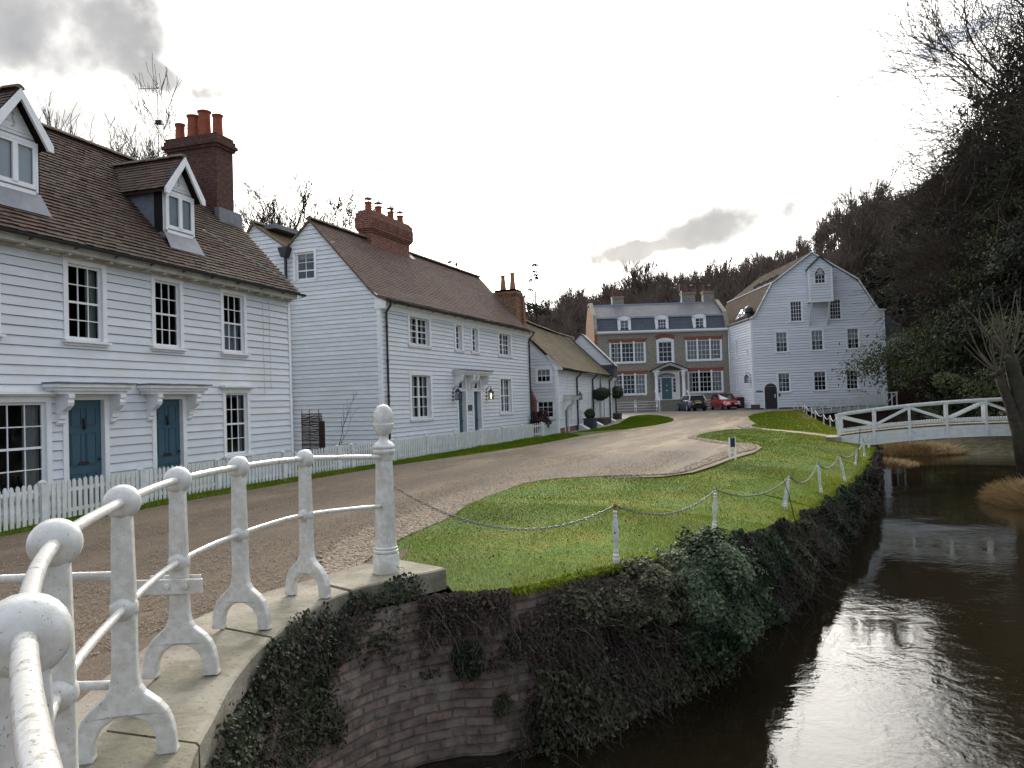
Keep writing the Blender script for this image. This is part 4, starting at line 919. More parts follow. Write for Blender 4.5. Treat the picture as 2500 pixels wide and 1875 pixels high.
def pot(parent, u, w, z, h, r, m_='terracotta', cowl=False, taper=1.0, rim=.03):
    mb = MB(); mb.lathe([(r*1.08*taper, 0), (r*1.02*taper, h*.12), (r*.92, h*.75), (r*.94, h-rim*2), (r*1.12, h-rim), (r*1.12, h), (r*.8, h), (r*.78, h-.1)], (u, w, z), 16); p = mb.build('chimney_pot', m_, parent, smooth=2)
    if cowl:
        c = MB(); c.lathe([(r*1.25, .12), (r*1.2, .135), (r*.5, .185), (.03, .20), (.03, .225), (.003, .23)], (u, w, z+h), 14)
        for k in range(3): a = 2.1*k+.4; c.tube([(u+r*.8*math.cos(a), w+r*.8*math.sin(a), z+h-.02), (u+r*.8*math.cos(a), w+r*.8*math.sin(a), z+h+.14)], .008, 5)
        c.build('cowl', 'lead', p)
    return p
def picket_fence(name, label, pts, h, pitch=.118, wd=.072, post_every=2.2, zf=None, gates=(), group=None, seed=0, top=None):
    g = random.Random(seed); S = [Vector((*p, 0)) for p in pts]; A = arc(S); tot = A[-1]; mp = at_arc(S, A, tot/2)
    t = thing(name, label, 'fence', (0, 0, 0), 0, group)
    zf = zf or (lambda x, y: float(zG(y)))
    mb = MB(); s = 0; i = 0
    while s < tot:
        if not any(a-.02 < s < b+.02 for a, b in gates):
            p = at_arc(S, A, s); q = at_arc(S, A, min(s+.05, tot)); d = (q-p).normalized() if (q-p).length > 1e-4 else d
            n_ = Vector((d.y, -d.x, 0)); z = zf(p.x, p.y); hh = h+g.uniform(-.008, .008); ln = g.uniform(-.006, .006)
            P = [(-wd/2, .04), (wd/2, .04), (wd/2, hh-.045), (wd*.28, hh-.012), (0, hh), (-wd*.28, hh-.012), (-wd/2, hh-.045)]
            f = lambda o_: (lambda u, zz: tuple(p+d*(u+ln*zz)+n_*o_+Vector((0, 0, z+zz))))
            mb.prism(P, f(.030), f(.012))
        s += pitch; i += 1
    mb.build('pickets', 'timber_white', t)
    for zr in (.16, h-.17):
        r = MB(); st = .8
        for k in range(int(tot/st)+1):
            a, b = k*st, min((k+1)*st, tot)
            if b-a < .05 or any(a < gb_ and b > ga_ for ga_, gb_ in gates): continue
            p, q = at_arc(S, A, a), at_arc(S, A, b); r.bar((p.x, p.y, zf(p.x, p.y)+zr), (q.x, q.y, zf(q.x, q.y)+zr), .024, .06)
        r.build('rail', 'timber_white', t)
    k = 0
    ss = sorted([x for x in np.arange(0, tot+.01, post_every) if not any(a-.3 < x < b+.3 for a, b in gates)]+[x for gt in gates for x in gt])
    for s in ss:
        p = at_arc(S, A, s); q = at_arc(S, A, min(s+.05, tot)); z = zf(p.x, p.y); w_ = .058
        m2 = MB(); m2.box(-w_, w_, -w_, w_, -.05, h+.0); m2.lathe([(w_*1.38, h), (w_*1.2, h+.02), (.002, h+.05)], (0, 0, 0), 4)
        o = m2.build('post', 'timber_white', t); o.location = (p.x, p.y, z); o.rotation_euler = (0, 0, math.atan2(S[-1].y-S[0].y, S[-1].x-S[0].x))
    return t
def lantern(label, loc, rz, lit=False, big=1.0, group=None):
    t = thing('wall_lantern', label, 'lantern', loc, rz, group); b = big; mb = MB()
    mb.box(-.04*b, .04*b, -.015, 0, -.14*b, .14*b); mb.tube([(0, -.01, .10*b), (0, -.07*b, .20*b), (0, -.14*b, .20*b), (0, -.14*b, .14*b)], .008*b, 6)
    mb.lathe([(.075*b, -.13*b), (.075*b, -.115*b), (.06*b, -.112*b)], (0, -.14*b, 0), 6); mb.lathe([(.085*b, .06*b), (.08*b, .075*b), (.03*b, .12*b), (.012*b, .15*b)], (0, -.14*b, 0), 6)
    for k in range(6): a = math.pi*k/3; mb.tube([(.068*b*math.cos(a), -.14*b+.068*b*math.sin(a), -.115*b), (.074*b*math.cos(a), -.14*b+.074*b*math.sin(a), .062*b)], .006*b, 4)
    mb.build('frame', 'black_iron', t)
    g = MB(); g.lathe([(.058*b, -.11*b), (.063*b, .055*b)], (0, -.14*b, 0), 6); g.build('glass', 'glass', t)
    c = MB(); c.lathe([(.010*b, -.11*b), (.012*b, -.06*b), (.022*b, -.03*b), (.018*b, .0), (.003*b, .03*b)], (0, -.14*b, 0), 8); c.build('bulb', 'lamp_glow' if lit else 'lamp_clear', t, smooth=True)
    return t
def prof_lim(profile, side):
    "gable outline [(w,z)...] left-to-right; limit function at height z"
    P = profile
    def f(z):
        xs = []
        for (a, za), (b, zb) in zip(P[:-1], P[1:]):
            if (za-z)*(zb-z) <= 0 and abs(zb-za) > 1e-6: xs.append(a+(b-a)*(z-za)/(zb-za))
        if not xs: return (P[0][0] if side < 0 else P[-1][0]) if z < P[0][1] else [p for p in P if p[1] == max(q[1] for q in P)][0][0]
        return min(xs) if side < 0 else max(xs)
    return f

# ================================================================== FIRST COTTAGE (left)
def house_root(name, label, A, D, cat='house'): return thing(name, label, cat, (A[0], A[1], 0), R(90-D))
H1 = house_root('weatherboarded_cottage', 'white weatherboarded cottage at the left with two dormers and a tall dark brick chimney', (-12.21, 9.39), -4.2)
F = FR((0, 0, 0), (1, 0, 0), (0, -1, 0))
wins = dict(A=(.47, 1.23, 3.05, 4.42), B=(2.57, 3.29, 3.05, 4.42), C=(4.71, 5.46, 3.05, 4.42), D=(4.72, 5.51, .66, 2.10), E=(-1.05, -.02, .40, 1.94), Z=(-1.75, -.93, 3.05, 4.42))
drs = [(.42, 1.22, 0, 1.97), (2.53, 3.30, 0, 1.97), (-3.4, -2.6, 0, 1.97)]
ops = list(wins.values())+drs
mb = MB(); siding(mb, F, -.05, 4.57, .163, -4.5, 7.38, ops, lip=.024, seed=1, wob=.004); mb.build('wall', 'white_paint', H1)
mb = MB(); E_ = FR((7.38, 0, 0), (0, 1, 0), (1, 0, 0)); prof = [(0, 4.6), (2.5, 7.7), (5.0, 4.6)]
siding(mb, E_, -.05, 7.7, .163, prof_lim(prof, -1), prof_lim(prof, 1), (), seed=2)
mb.quad((-4.5, 5, -.05), (7.38, 5, -.05), (7.38, 5, 4.6), (-4.5, 5, 4.6)); mb.build('end_wall', 'white_paint', H1)
mb = MB(); fbox(mb, F, 7.31, 7.41, -.05, 4.57, 0, .036); mb.build('corner_board', 'white_trim', H1)
W1 = {}
for k, (u0, u1, z0, z1) in wins.items():
    cur = {'A': [(.68, .98, .02, .97)], 'C': [(.0, 1, .0, .50), (.0, .3, .5, .95)], 'D': [(.78, 1, 0, .98), (0, .99, .93, .985)], 'E': [(.68, .98, .0, .98)], 'Z': None, 'B': None}[k]
    w = window(H1, F, u0, u1, z0, z1, 3, 4, casing=.10, rec=.028, sill=.07, curtain=cur, hood=(k in 'DE'), cmat='net_curtain' if k == 'C' else None)
for i, d in enumerate(drs): door(H1, F, *d, m_='blue_door', casing=.11, rec=.06, letter=.42)
canopy(H1, F, -.08, 1.64, 2.235, .36, ((.18, .31), (1.33, 1.46)))
canopy(H1, F, 2.03, 3.80, 2.235, .36, ((2.29, 2.42), (3.41, 3.54)))
# roof
s1 = 1.096; rl = math.hypot(2.8, 2.8*s1); sl_ = Vector((0, 1, s1)).normalized(); nr = Vector((0, -s1, 1)).normalized()
sag = lambda u: 0
mb = MB(); tiles(mb, (0, -.30, 4.72), (1, 0, 0), sl_, nr, rl, -4.6, 7.46, .112, .168, .026, seed=3, jit=.011); mb.build('roof', 'tile_old', H1)
mb = MB(); tiles(mb, (0, 5.30, 4.72), (1, 0, 0), Vector((0, -1, s1)).normalized(), Vector((0, s1, 1)).normalized(), rl, -4.6, 7.46, .2, .34, .017, seed=4); mb.build('roof', 'tile_old', H1)
mb = MB(); mb.quad((-4.6, -.28, 4.70), (7.44, -.28, 4.70), (7.44, 2.5, 7.75), (-4.6, 2.5, 7.75)); mb.quad((-4.6, 5.28, 4.70), (7.44, 5.28, 4.70), (7.44, 2.5, 7.75), (-4.6, 2.5, 7.75)); mb.build('roof_felt', 'brown_board', H1)
ridge(H1, (-4.6, 2.5, 7.80), (6.6, 2.5, 7.80), seed=2)
mb = MB(); fbox(mb, F, -4.5, 7.40, 4.55, 4.59, -.02, .26); fbox(mb, F, -4.5, 7.40, 4.50, 4.548, 0, .075); fbox(mb, F, -4.5, 7.40, 4.592, 4.70, .225, .262)
k = -4.3
while k < 7.3: fbox(mb, F, k, k+.07, 4.51, 4.549, .08, .235); k += .46
mb.build('eaves', 'aged_trim', H1)
gutter(H1, (-4.6, -.35, 4.685), (7.62, -.35, 4.70), .052)
stk = stack(H1, 6.62, 7.30, 1.55, 3.10, 5.5, 8.98, 'brick_dark', ((.0, .09, .02), (.09, .20, .06), (.20, .29, .10), (.29, .36, .05)))
for (u, w, h, r) in ((6.92, 2.92, .50, .125), (6.95, 2.52, .68, .155), (6.97, 2.17, .76, .165), (7.0, 1.78, .62, .135)): pot(stk, u, w, 8.97, h, r)
mb = MB(); mb.box(6.52, 7.46, 1.42, 1.56, 6.3, 6.98); mb.build('flashing', 'lead', H1)
# cable over the roof and down the wall
mb = MB()
for dx in (0, .035): mb.tube([(4.75+dx, .55, 5.95), (5.4+dx, .62, 5.86), (6.2+dx, .25, 5.45), (7.05+dx, -.12, 5.05), (7.28+dx, -.30, 4.85), (7.26, -.32, 4.62)], .006, 5)
mb.build('cable', 'galvanised', H1)
for uu, zb in ((6.20, 2.05), (6.47, 2.2)):
    mb = MB(); mb.tube([(uu, -.032, 4.5), (uu+.02, -.034, 3.9), (uu+.005, -.034, 3.2), (uu+.02, -.034, 2.6), (uu+.015, -.036, zb)], .007, 5); mb.build('cable', 'white_paint', H1)
# dormers
def dormer(uc, lab):
    d = MB(); wf = .33; zb = 5.55; zt = 6.47; hw = .475
    FD = FR((uc, wf, 0), (1, 0, 0), (0, -1, 0))
    d.prism([(-hw, zb-.1), (hw, zb-.1), (hw, zt), (0, zt+.70), (-hw, zt)], lambda u, z: FD.p(u, z, 0.0), lambda u, z: FD.p(u, z, -.05))
    fbox(d, FD, -.40, .40, zb+.0, zb+.075, 0, .05)
    for z in (6.60, 6.74, 6.88): hwz = (7.17-z)*.66; fbox(d, FD, -hwz, hwz, z, z+.008, 0, .012)
    root = d.build('dormer', 'white_trim', H1); root['label'] = lab
    wz0, wz1 = 5.66, 6.43
    window(root, FR((uc, wf-.055, 0), (1, 0, 0), (0, -1, 0)), -.40, .40, wz0, wz1, [1, 1], 1, casing=0, rec=0, sill=0, sash=False, mull=(0,), curtain=[(.02, .98, .0, 1)], cmat='painted_sky_reflection', glass='glass', depth=.26, sw=.055)  # blue sheet added behind the panes to stand for reflected sky
    # the window sits in its own projecting box
    b = MB(); fbox(b, FD, -.44, -.40, wz0-.05, wz1+.05, 0, .06); fbox(b, FD, .40, .44, wz0-.05, wz1+.05, 0, .06); fbox(b, FD, -.40, .40, wz1, wz1+.05, 0, .06); b.build('window_frame', 'white_trim', root)
    c = MB()
    for sx in (-1, 1): x = uc+sx*(hw+.004); c = MB(); c.box(min(x, x+sx*.02), max(x, x+sx*.02), wf, 1.35, zb-.1, zt); c.build('cheek', 'lead', root)
    ra = .62; rz0, rz1 = 6.47, 7.30; wr = .14; sp = (rz1-rz0)/ra
    win = lambda z: -.30+(z-4.72)/s1
    for sx in (-1, 1):
        t = MB(); S_ = Vector((-sx*1, 0, sp)).normalized(); L_ = math.hypot(ra, rz1-rz0); zz = lambda s: rz0+(rz1-rz0)*s/L_
        tiles(t, (uc+sx*ra, 0, rz0), (0, 1, 0), S_, Vector((sx*sp, 0, 1)), L_, lambda s: wr, lambda s: win(zz(s))+.05, .098, .168, .016, seed=int(uc*7)+sx); t.build('dormer_roof', 'tile_old', root)
        t = MB(); t.quad((uc+sx*(ra-.01), wr, rz0-.015), (uc, wr, rz1-.02), (uc, win(rz1), rz1-.02), (uc+sx*(ra-.01), win(rz0)+.1, rz0-.015)); t.quad((uc+sx*(ra-.02), wr+.03, rz0-.07), (uc+sx*(ra-.02), win(rz0), rz0-.07), (uc+sx*(ra-.02), win(rz0), rz0), (uc+sx*(ra-.02), wr+.03, rz0)); t.build('roof_felt', 'brown_board', root)
        bb_ = MB(); bb_.prism([(0, rz1-.02), (sx*(ra+.0), rz0-.0), (sx*(ra+.0), rz0-.12), (sx*(ra-.10), rz0-.115), (0, rz1-.20)], lambda u, z: (uc+u, wr-.035, z), lambda u, z: (uc+u, wr+.01, z)); bb_.build('bargeboard', 'white_trim', root)
    ridge(root, (uc, wr, rz1+.02), (uc, win(rz1)+.05, rz1+.02), r=.085, seed=8)
    a = MB(); a.quad((uc-.50, wf-.03, 5.60), (uc+.50, wf-.03, 5.60), (uc+.54, .08, 5.19), (uc-.54, .08, 5.19)); a.build('apron', 'lead', root)
    h = MB(); h.tube([FD.p(0, 7.06, .02), FD.p(-.03, 6.95, .02), FD.p(.02, 6.86, .02), FD.p(0, 6.80, .02), FD.p(.035, 6.74, .02), FD.p(.03, 6.68, .02), FD.p(-.02, 6.66, .02)], .008, 5); h.build('hook', 'post_paint', root, smooth=True)
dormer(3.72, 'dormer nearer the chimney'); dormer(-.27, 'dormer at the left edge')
# aerial beside the chimney
def aerial(label, loc, h, rz, s=1.0):
    t = thing('tv_aerial', label, 'aerial', loc, rz); m_ = MB(); m_.tube([(0, 0, 0), (0, 0, h)], .014*s, 6); m_.build('mast', 'black_iron', t)
    y = MB(); z = h-.12*s; y.tube([(.05*s, 0, z), (-.52*s, 0, z+.0)], .010*s, 5)
    for k in range(8): x = -.50*s+.058*s*k; y.tube([(x, 0, z-.085*s), (x, 0, z+.085*s)], .005*s, 4)
    for zz in (-.17, -.11, -.05, .05, .11, .17): y.tube([(-.04*s, -.16*s, z+zz*s), (-.04*s, .16*s, z+zz*s)], .006*s, 4)
    for yy in (-.16, 0, .16): y.tube([(-.04*s, yy*s, z-.18*s), (-.04*s, yy*s, z+.18*s)], .006*s, 4)
    y.build('antenna', 'black_iron', t); return t
def loc1(u, w, z):
    a = R(90+4.2); q = Matrix.Rotation(a, 3, 'Z') @ Vector((u, w, 0)); return (q.x-12.21, q.y+9.39, z)
ae = aerial('thin television aerial on a mast beside the tall brick chimney of the left cottage', loc1(6.45, 3.22, 6.9), 3.55, R(20))
mb = MB(); mb.box(-.06, .10, -.05, .05, 2.45, 2.56); mb.build('amplifier', 'black_iron', ae)

# ================================================================== SECOND COTTAGE (middle)
H2 = house_root('gabled_cottage', 'large white weatherboarded cottage in the middle with steep red-brown roof and four-pot chimney', (-12.5, 20.95), 0)
LU = 13.55
o2 = [(1.90, 3.30, 3.74, 4.68), (5.50, 6.02, 3.74, 4.68), (7.02, 7.56, 3.74, 4.68), (9.85, 11.2, 3.74, 4.68), (1.90, 3.28, 1.22, 2.70), (9.85, 11.1, 1.22, 2.70)]
d2 = [(5.55, 6.22, .28, 2.66), (6.98, 7.68, .28, 2.66)]
mb = MB(); siding(mb, F, .22, 4.74, .147, 0, LU, o2+d2, lip=.022, seed=5); mb.build('wall', 'white_paint', H2)
GP = [(-.0, 4.95), (.08, 5.10), (.33, 5.41), (2.5, 7.80), (3.42, 7.0), (4.76, 7.92), (7.3, 5.2)]
GF = FR((0, 0, 0), (0, 1, 0), (-1, 0, 0))
gwin = (2.38, 3.12, 5.86, 6.80)
mb = MB()
siding(mb, GF, .22, 7.0, .1425, lambda z: 0 if z < 4.95 else prof_lim(GP[:4], -1)(z), lambda z: 7.3 if z < 5.2 else prof_lim([(4.76, 7.92), (7.3, 5.2)], 1)(z), [gwin, (3.95, 4.5, 5.9, 6.5)], lip=.020, seed=6)
siding(mb, GF, 7.0+.0625, 7.80, .1425, prof_lim([(0, 4.95), (.33, 5.41), (2.5, 7.80)], -1), prof_lim([(2.5, 7.80), (3.42, 7.0)], 1), (), lip=.02, seed=7)
siding(mb, GF, 7.0+.0625, 7.92, .1425, prof_lim([(3.42, 7.0), (4.76, 7.92)], -1), prof_lim([(4.76, 7.92), (7.3, 5.2)], 1), (), lip=.02, seed=8)
mb.quad(GF.p(2.45-.9, 7.0, 0), GF.p(3.42, 7.0, 0), GF.p(3.36, 7.07, 0), GF.p(1.85, 7.07, 0)); mb.quad(GF.p(3.42, 7.0, 0), GF.p(5.6, 7.0, 0), GF.p(5.5, 7.07, 0), GF.p(3.5, 7.07, 0))
mb.build('gable_wall', 'white_paint', H2)
mb = MB(); B2 = FR((LU, 0, 0), (0, 1, 0), (1, 0, 0)); siding(mb, B2, .2, 7.8, .29, lambda z: 0 if z < 4.95 else prof_lim(GP[:4], -1)(z), lambda z: 5 if z < 5.2 else prof_lim([(2.5, 7.8), (5.0, 5.2)], 1)(z), (), seed=9)
mb.quad((0, 7.3, 0), (LU, 7.3, 0), (LU, 7.3, 5.2), (0, 7.3, 5.2)); mb.build('end_wall', 'white_paint', H2)
mb = MB(); fbox(mb, F, -.03, .075, .15, 4.74, 0, .034); fbox(mb, GF, .0, .10, .15, 4.74, 0, .030); fbox(mb, F, LU-.08, LU+.03, .15, 4.74, 0, .034); mb.build('corner_board', 'white_trim', H2)
mb = MB(); fbox(mb, F, -.0, LU, 4.74, 4.95, -.01, .05); fbox(mb, F, 0, LU, 4.90, 4.955, .05, .20); fbox(mb, F, -.0, LU, 4.955, 5.01, .155, .205)
mb.prism([(-.235, 4.74), (.16, 4.74), (.16, 5.28), (0, 5.12), (-.12, 5.02), (-.235, 5.00)], lambda w, z: (-.045, w, z), lambda w, z: (0, w, z)); mb.build('eaves', 'white_trim', H2)
for i, o in enumerate(o2):
    dbl = (o[1]-o[0]) > .9; mid = (o[0]+o[1])/2
    window(H2, F, *o, cols=[2, 2] if dbl else 2, rows=4, casing=.14, rec=.095, sill=.03, mull=(mid,) if dbl else (), curtain=[(.0, .22, 0, 1), (.30, .46, 0, .96), (.53, .72, 0, .9), (.80, 1, 0, 1)] if dbl else [(.0, .5, .0, 1)], bar=.02)
window(H2, GF, *gwin, cols=2, rows=3, casing=.09, rec=.05, sill=.0, sash=True, curtain=[(0, 1, .78, 1)], sw=.06)
window(H2, GF, 3.95, 4.5, 5.9, 6.5, cols=1, rows=1, casing=.05, rec=.03, sill=0, sash=False, curtain=[(0, 1, 0, 1)])
for d in d2:
    door(H2, F, d[0], d[1], d[2], 2.15, 'blue_door', casing=0, rec=.14, letter=.36)
    window(H2, FR((0, .10, 0), (1, 0, 0), (0, -1, 0)), d[0], d[1], 2.22, 2.66, cols=2, rows=1, casing=0, rec=.0, sill=0, sash=False, depth=.4)
    mb = MB(); fbox(mb, F, d[0]-.13, d[0], d[2], 2.74, -.20, .034); fbox(mb, F, d[1], d[1]+.13, d[2], 2.74, -.20, .034); fbox(mb, F, d[0], d[1], 2.15, 2.22, -.16, .0); fbox(mb, F, d[0], d[1], 2.66, 2.74, -.20, .034); mb.build('door_frame', 'white_trim', H2)
canopy(H2, F, 5.12, 8.14, 2.92, .40, ((5.28, 5.42), (6.36, 6.50), (6.74, 6.88), (7.82, 7.96)))
mb = MB(); fbox(mb, F, 6.42, 6.76, 1.40, 1.62, .02, .045); mb.build('name_plate', 'slate_sign', H2)
lantern('black wall lantern, unlit, left of the paired blue doors', (-12.5, 20.95+5.12, 2.02), R(90), False, 1.6, None)
lantern('black wall lantern, lit, right of the paired blue doors', (-12.5, 20.95+8.28, 2.02), R(90), True, 1.6, None)
s2 = (7.80-5.41)/(2.5-.33)
RP = [(-.26, 5.00), (.08, 5.16), (.33, 5.41), (2.5, 7.82)]
mb = MB()
for (a, za), (b, zb), sd_ in zip(RP[:-1], RP[1:], (1, 2, 3)):
    S_ = Vector((0, b-a, zb-za)); tiles(mb, (0, a, za+.02), (1, 0, 0), S_.normalized(), Vector((0, -(zb-za), b-a)).normalized(), S_.length, -.07, LU+.12, .10, .17, .015, seed=20+sd_, jit=.005)
mb.build('roof', 'tile_red', H2)
mb = MB()
for (a, za), (b, zb), q in (((3.42, 7.02), (2.5, 7.82), 1), ((3.42, 7.02), (4.76, 7.95), -1), ((7.4, 5.15), (4.76, 7.95), 1)):
    S_ = Vector((0, b-a, zb-za)); tiles(mb, (0, a, za), (1, 0, 0), S_.normalized(), Vector((0, q*(zb-za), -q*(b-a))).normalized() if q > 0 else Vector((0, -(zb-za), (b-a))).normalized(), S_.length, -.05, LU+.1 if b == 2.5 else 9.5, .10, .17, .015, seed=31+q, jit=.005)
mb.build('roof', 'tile_moss', H2)
mb = MB()
for P_ in (RP, [(2.5, 7.80), (3.42, 7.0)], [(3.42, 7.0), (4.76, 7.93), (7.4, 5.13)]):
    for (a, za), (b, zb) in zip(P_[:-1], P_[1:]): mb.quad((-.06, a, za-.01), (LU+.1, a, za-.01), (LU+.1, b, zb-.01), (-.06, b, zb-.01))
mb.build('roof_felt', 'brown_board', H2)
# verge: bedded tile edge along the gable
mb = MB(); VP = [(-.26, 5.00), (.08, 5.16), (.33, 5.41), (2.5, 7.82), (3.42, 7.02), (4.76, 7.95), (7.4, 5.15)]
for (a, za), (b, zb) in zip(VP[:-1], VP[1:]):
    L_ = math.hypot(b-a, zb-za); n = max(1, int(L_/.1)); gg_ = random.Random(int(a*10))
    for k in range(n):
        t0, t1 = k/n, (k+.93)/n; e = gg_.uniform(-.004, .006); mb.bar((-.055, a+(b-a)*t0, za+(zb-za)*t0-.015+e), (-.055, a+(b-a)*t1, za+(zb-za)*t1-.015+e), .07, .055, up=(0, 0, 1))
mb.build('verge', 'ridge_tile', H2)
ridge(H2, (-.08, 2.5, 7.86), (LU+.1, 2.5, 7.86), 'ridge_tile', r=.12, seed=5)
ridge(H2, (-.08, 4.76, 7.98), (9.4, 4.76, 7.98), 'ridge_tile', r=.12, seed=6)
mb = MB(); mb.box(.35, 3.2, 4.15, 4.72, 7.82, 7.97); mb.build('rooflight', 'lead', H2)
gutter(H2, (0.02, -.29, 4.985), (LU+.1, -.29, 4.985), .05)
pipe(H2, [(.20, -.29, 4.95), (.20, -.29, 4.86), (.28, -.08, 4.66), (.28, -.08, 4.5), (.28, -.08, .1)], .036)
pipe(H2, [(LU+.02, -.29, 4.95), (LU+.02, -.27, 4.84), (LU-.07, -.08, 4.62), (LU-.07, -.08, .3)], .036)
mb = MB(); mb.prism([(3.22, 6.98), (3.62, 6.98), (3.55, 6.80), (3.50, 6.66), (3.34, 6.66), (3.29, 6.80)], lambda w, z: (-.28, w, z), lambda w, z: (-.03, w, z)); mb.build('hopper', 'black_gutter', H2)
pipe(H2, [(-.12, 3.42, 6.70), (-.12, 3.42, 3.0), (-.12, 3.42, .3)], .05)
# big ribbed chimney with four capped pots, on the ridge
C0, C1 = 3.28, 6.15; ck = MB(); W0, W1_ = 2.22, 2.70
ck.box(C0, C1, W0, W1_, 6.3, 8.35)
for k in range(3): ck.box(C0-.04*(k+1), C1+.04*(k+1), W0-.04*(k+1), W1_+.04*(k+1), 8.05+.06*k, 8.11+.06*k)
ck.box(C0-.12, C1+.12, W0-.12, W1_+.12, 8.23, 8.62)
k = C0-.10
while k < C1+.1: ck.box(k, k+.05, W0-.145, W1_+.145, 8.26, 8.56); k += .10
ck.box(C0-.10, C1+.10, W0-.10, W1_+.10, 8.56, 8.78); ck.box(C0-.04, C1+.04, W0-.04, W1_+.04, 8.78, 8.86)
ck = ck.build('chimney', 'brick_red', H2)
for u in (3.52, 4.25, 5.15, 5.88): pot(ck, u, 2.46, 8.85, .36, .13, 'terracotta', cowl=True)
mb = MB(); mb.quad((6.2, 2.16, 7.52), (6.6, 2.2, 7.57), (6.6, 2.45, 7.84), (6.2, 2.45, 7.84)); mb.build('flashing', 'lead_flash', H2)
# rear wall chimney at the far end of this cottage
c3 = stack(H2, 13.75, 14.55, .62, 1.72, .3, 7.15, 'brick_buff', ((.0, .10, .0), (.10, .24, .06), (.24, .32, .03)), name='end_chimney')
pot(c3, 14.15, 1.42, 7.13, .78, .11, 'terracotta_pale', taper=1.35); pot(c3, 14.15, .92, 7.13, .86, .11, 'terracotta_pale', taper=1.35)
# two pigeons on the ridge
def pigeon(loc, rz, lab, up=0.0):
    mb = MB(); 
    mb.lathe([(.002, -.17), (.018, -.15), (.03, -.09), (.062, -.02), (.066, .04), (.045, .10), (.024, .135), (.022, .15), (.028, .168), (.020, .188), (.006, .20), (.002, .225)], (0, 0, .11), 10, axis=(1, 0, .35+up))
    mb.tube([(.0, .015, .0), (.0, .02, .07)], .006, 5); mb.tube([(.0, -.015, .0), (.0, -.02, .07)], .006, 5)
    o = mb.build('pigeon', 'pigeon', None, smooth=True); o.location = loc; o.rotation_euler = (0, 0, rz); return tag(o, lab, 'bird', 'pigeons on the ridge')
pigeon((-15.0, 31.3, 7.96), R(20), 'left of the two pigeons on the cottage ridge, standing level'); pigeon((-15.0, 32.05, 7.96), R(-60), 'right of the two pigeons on the cottage ridge, sitting more upright', .9)

# ================================================================== THIRD COTTAGE (low, mossy roof)
H3 = house_root('low_cottage', 'low white weatherboarded cottage range with sagging mossy roof and black drainpipes', (-11.85, 39.4), -5)
U0 = -3.47; U3 = 14.9
w3 = [(-1.62, -1.22, 2.42, 3.12), (-3.0, -2.62, .82, 1.62), (-.80, -.34, .74, 1.50), (2.0, 4.4, 1.14, 2.04)]
dd3 = [(-2.1, -1.28, .05, 1.62), (8.42, 9.12, .25, 2.25), (13.0, 14.2, .2, 2.9)]
mb = MB(); siding(mb, F, .30, 3.20, .15, U0, U3, w3[:3]+dd3, lip=.026, seed=11, wob=.007); mb.build('wall', 'white_paint', H3)
mb = MB(); fbox(mb, F, U0, U3, -.1, .30, -.1, .004); mb.build('plinth', 'brick_red', H3)
G3 = FR((U0, 0, 0), (0, 1, 0), (-1, 0, 0)); gp3 = [(0, 3.35), (2.7, 6.1), (5.4, 3.35)]
g3w = [(.34, 1.03, 2.58, 3.24), (.24, 1.04, .84, 1.66)]
mb = MB(); siding(mb, G3, 0, 6.1, .15, lambda z: .0 if z < 3.35 else prof_lim(gp3, -1)(z), lambda z: 5.4 if z < 3.35 else prof_lim(gp3, 1)(z), g3w, lip=.024, seed=12, wob=.005)
mb.quad((U0, 5.4, 0), (U3, 5.4, 0), (U3, 5.4, 3.35), (U0, 5.4, 3.35)); mb.quad((U3, 0, 0), (U3, 5.4, 0), (U3, 5.4, 3.3), (U3, 0, 3.3)); mb.build('gable_wall', 'white_paint', H3)
for q, o in enumerate(g3w): window(H3, G3, *o, cols=3, rows=2 if q == 0 else 3, casing=.07, rec=.0, sill=.03, sash=(q == 0), curtain=[(0, 1, .5, 1)] if q == 0 else None, cmat='blind', bar=.022)
mb = MB(); fbox(mb, G3, -.02, .13, 0, 3.3, 0, .036); fbox(mb, F, U0-.03, U0+.10, 0, 3.2, 0, .036); fbox(mb, G3, .1, 1.5, 1.74, 1.79, 0, .05)
mb.prism([(-.28, 3.16), (-.26, 3.30), (.42, 3.93), (.55, 3.93), (.2, 3.45), (.12, 3.20)], lambda w, z: (U0-.07, w, z), lambda w, z: (U0-.03, w, z)); mb.build('bargeboard', 'white_trim', H3)
for o in w3[:3]: window(H3, F, *o, cols=1 if o[1]-o[0] < .45 else 2, rows=2, casing=.07, rec=.03, sill=.03, curtain=[(0, 1, 0, .5)])
for k, d in enumerate(dd3[:2]): door(H3, F, *d, m_='blue_door' if k == 0 else 'curtain', casing=.09, rec=.06, letter=0, knock=False)
mb = MB()
for a in (9.12+.01,): pass
fbox(mb, F, 13.0, 14.2, .2, 2.9, -.3, -.28); mb.build('doorway', 'slate_blue', H3)
mb = MB()
for a, b in ((12.9, 13.06), (13.55, 13.68), (14.15, 14.3)): fbox(mb, F, a, b, .1, 2.98, -.28, .10)
mb.build('door_frame', 'white_trim', H3)
canopy(H3, F, -2.42, -.20, 1.86, .46, ((-2.22, -2.14), (-1.18, -1.10)))
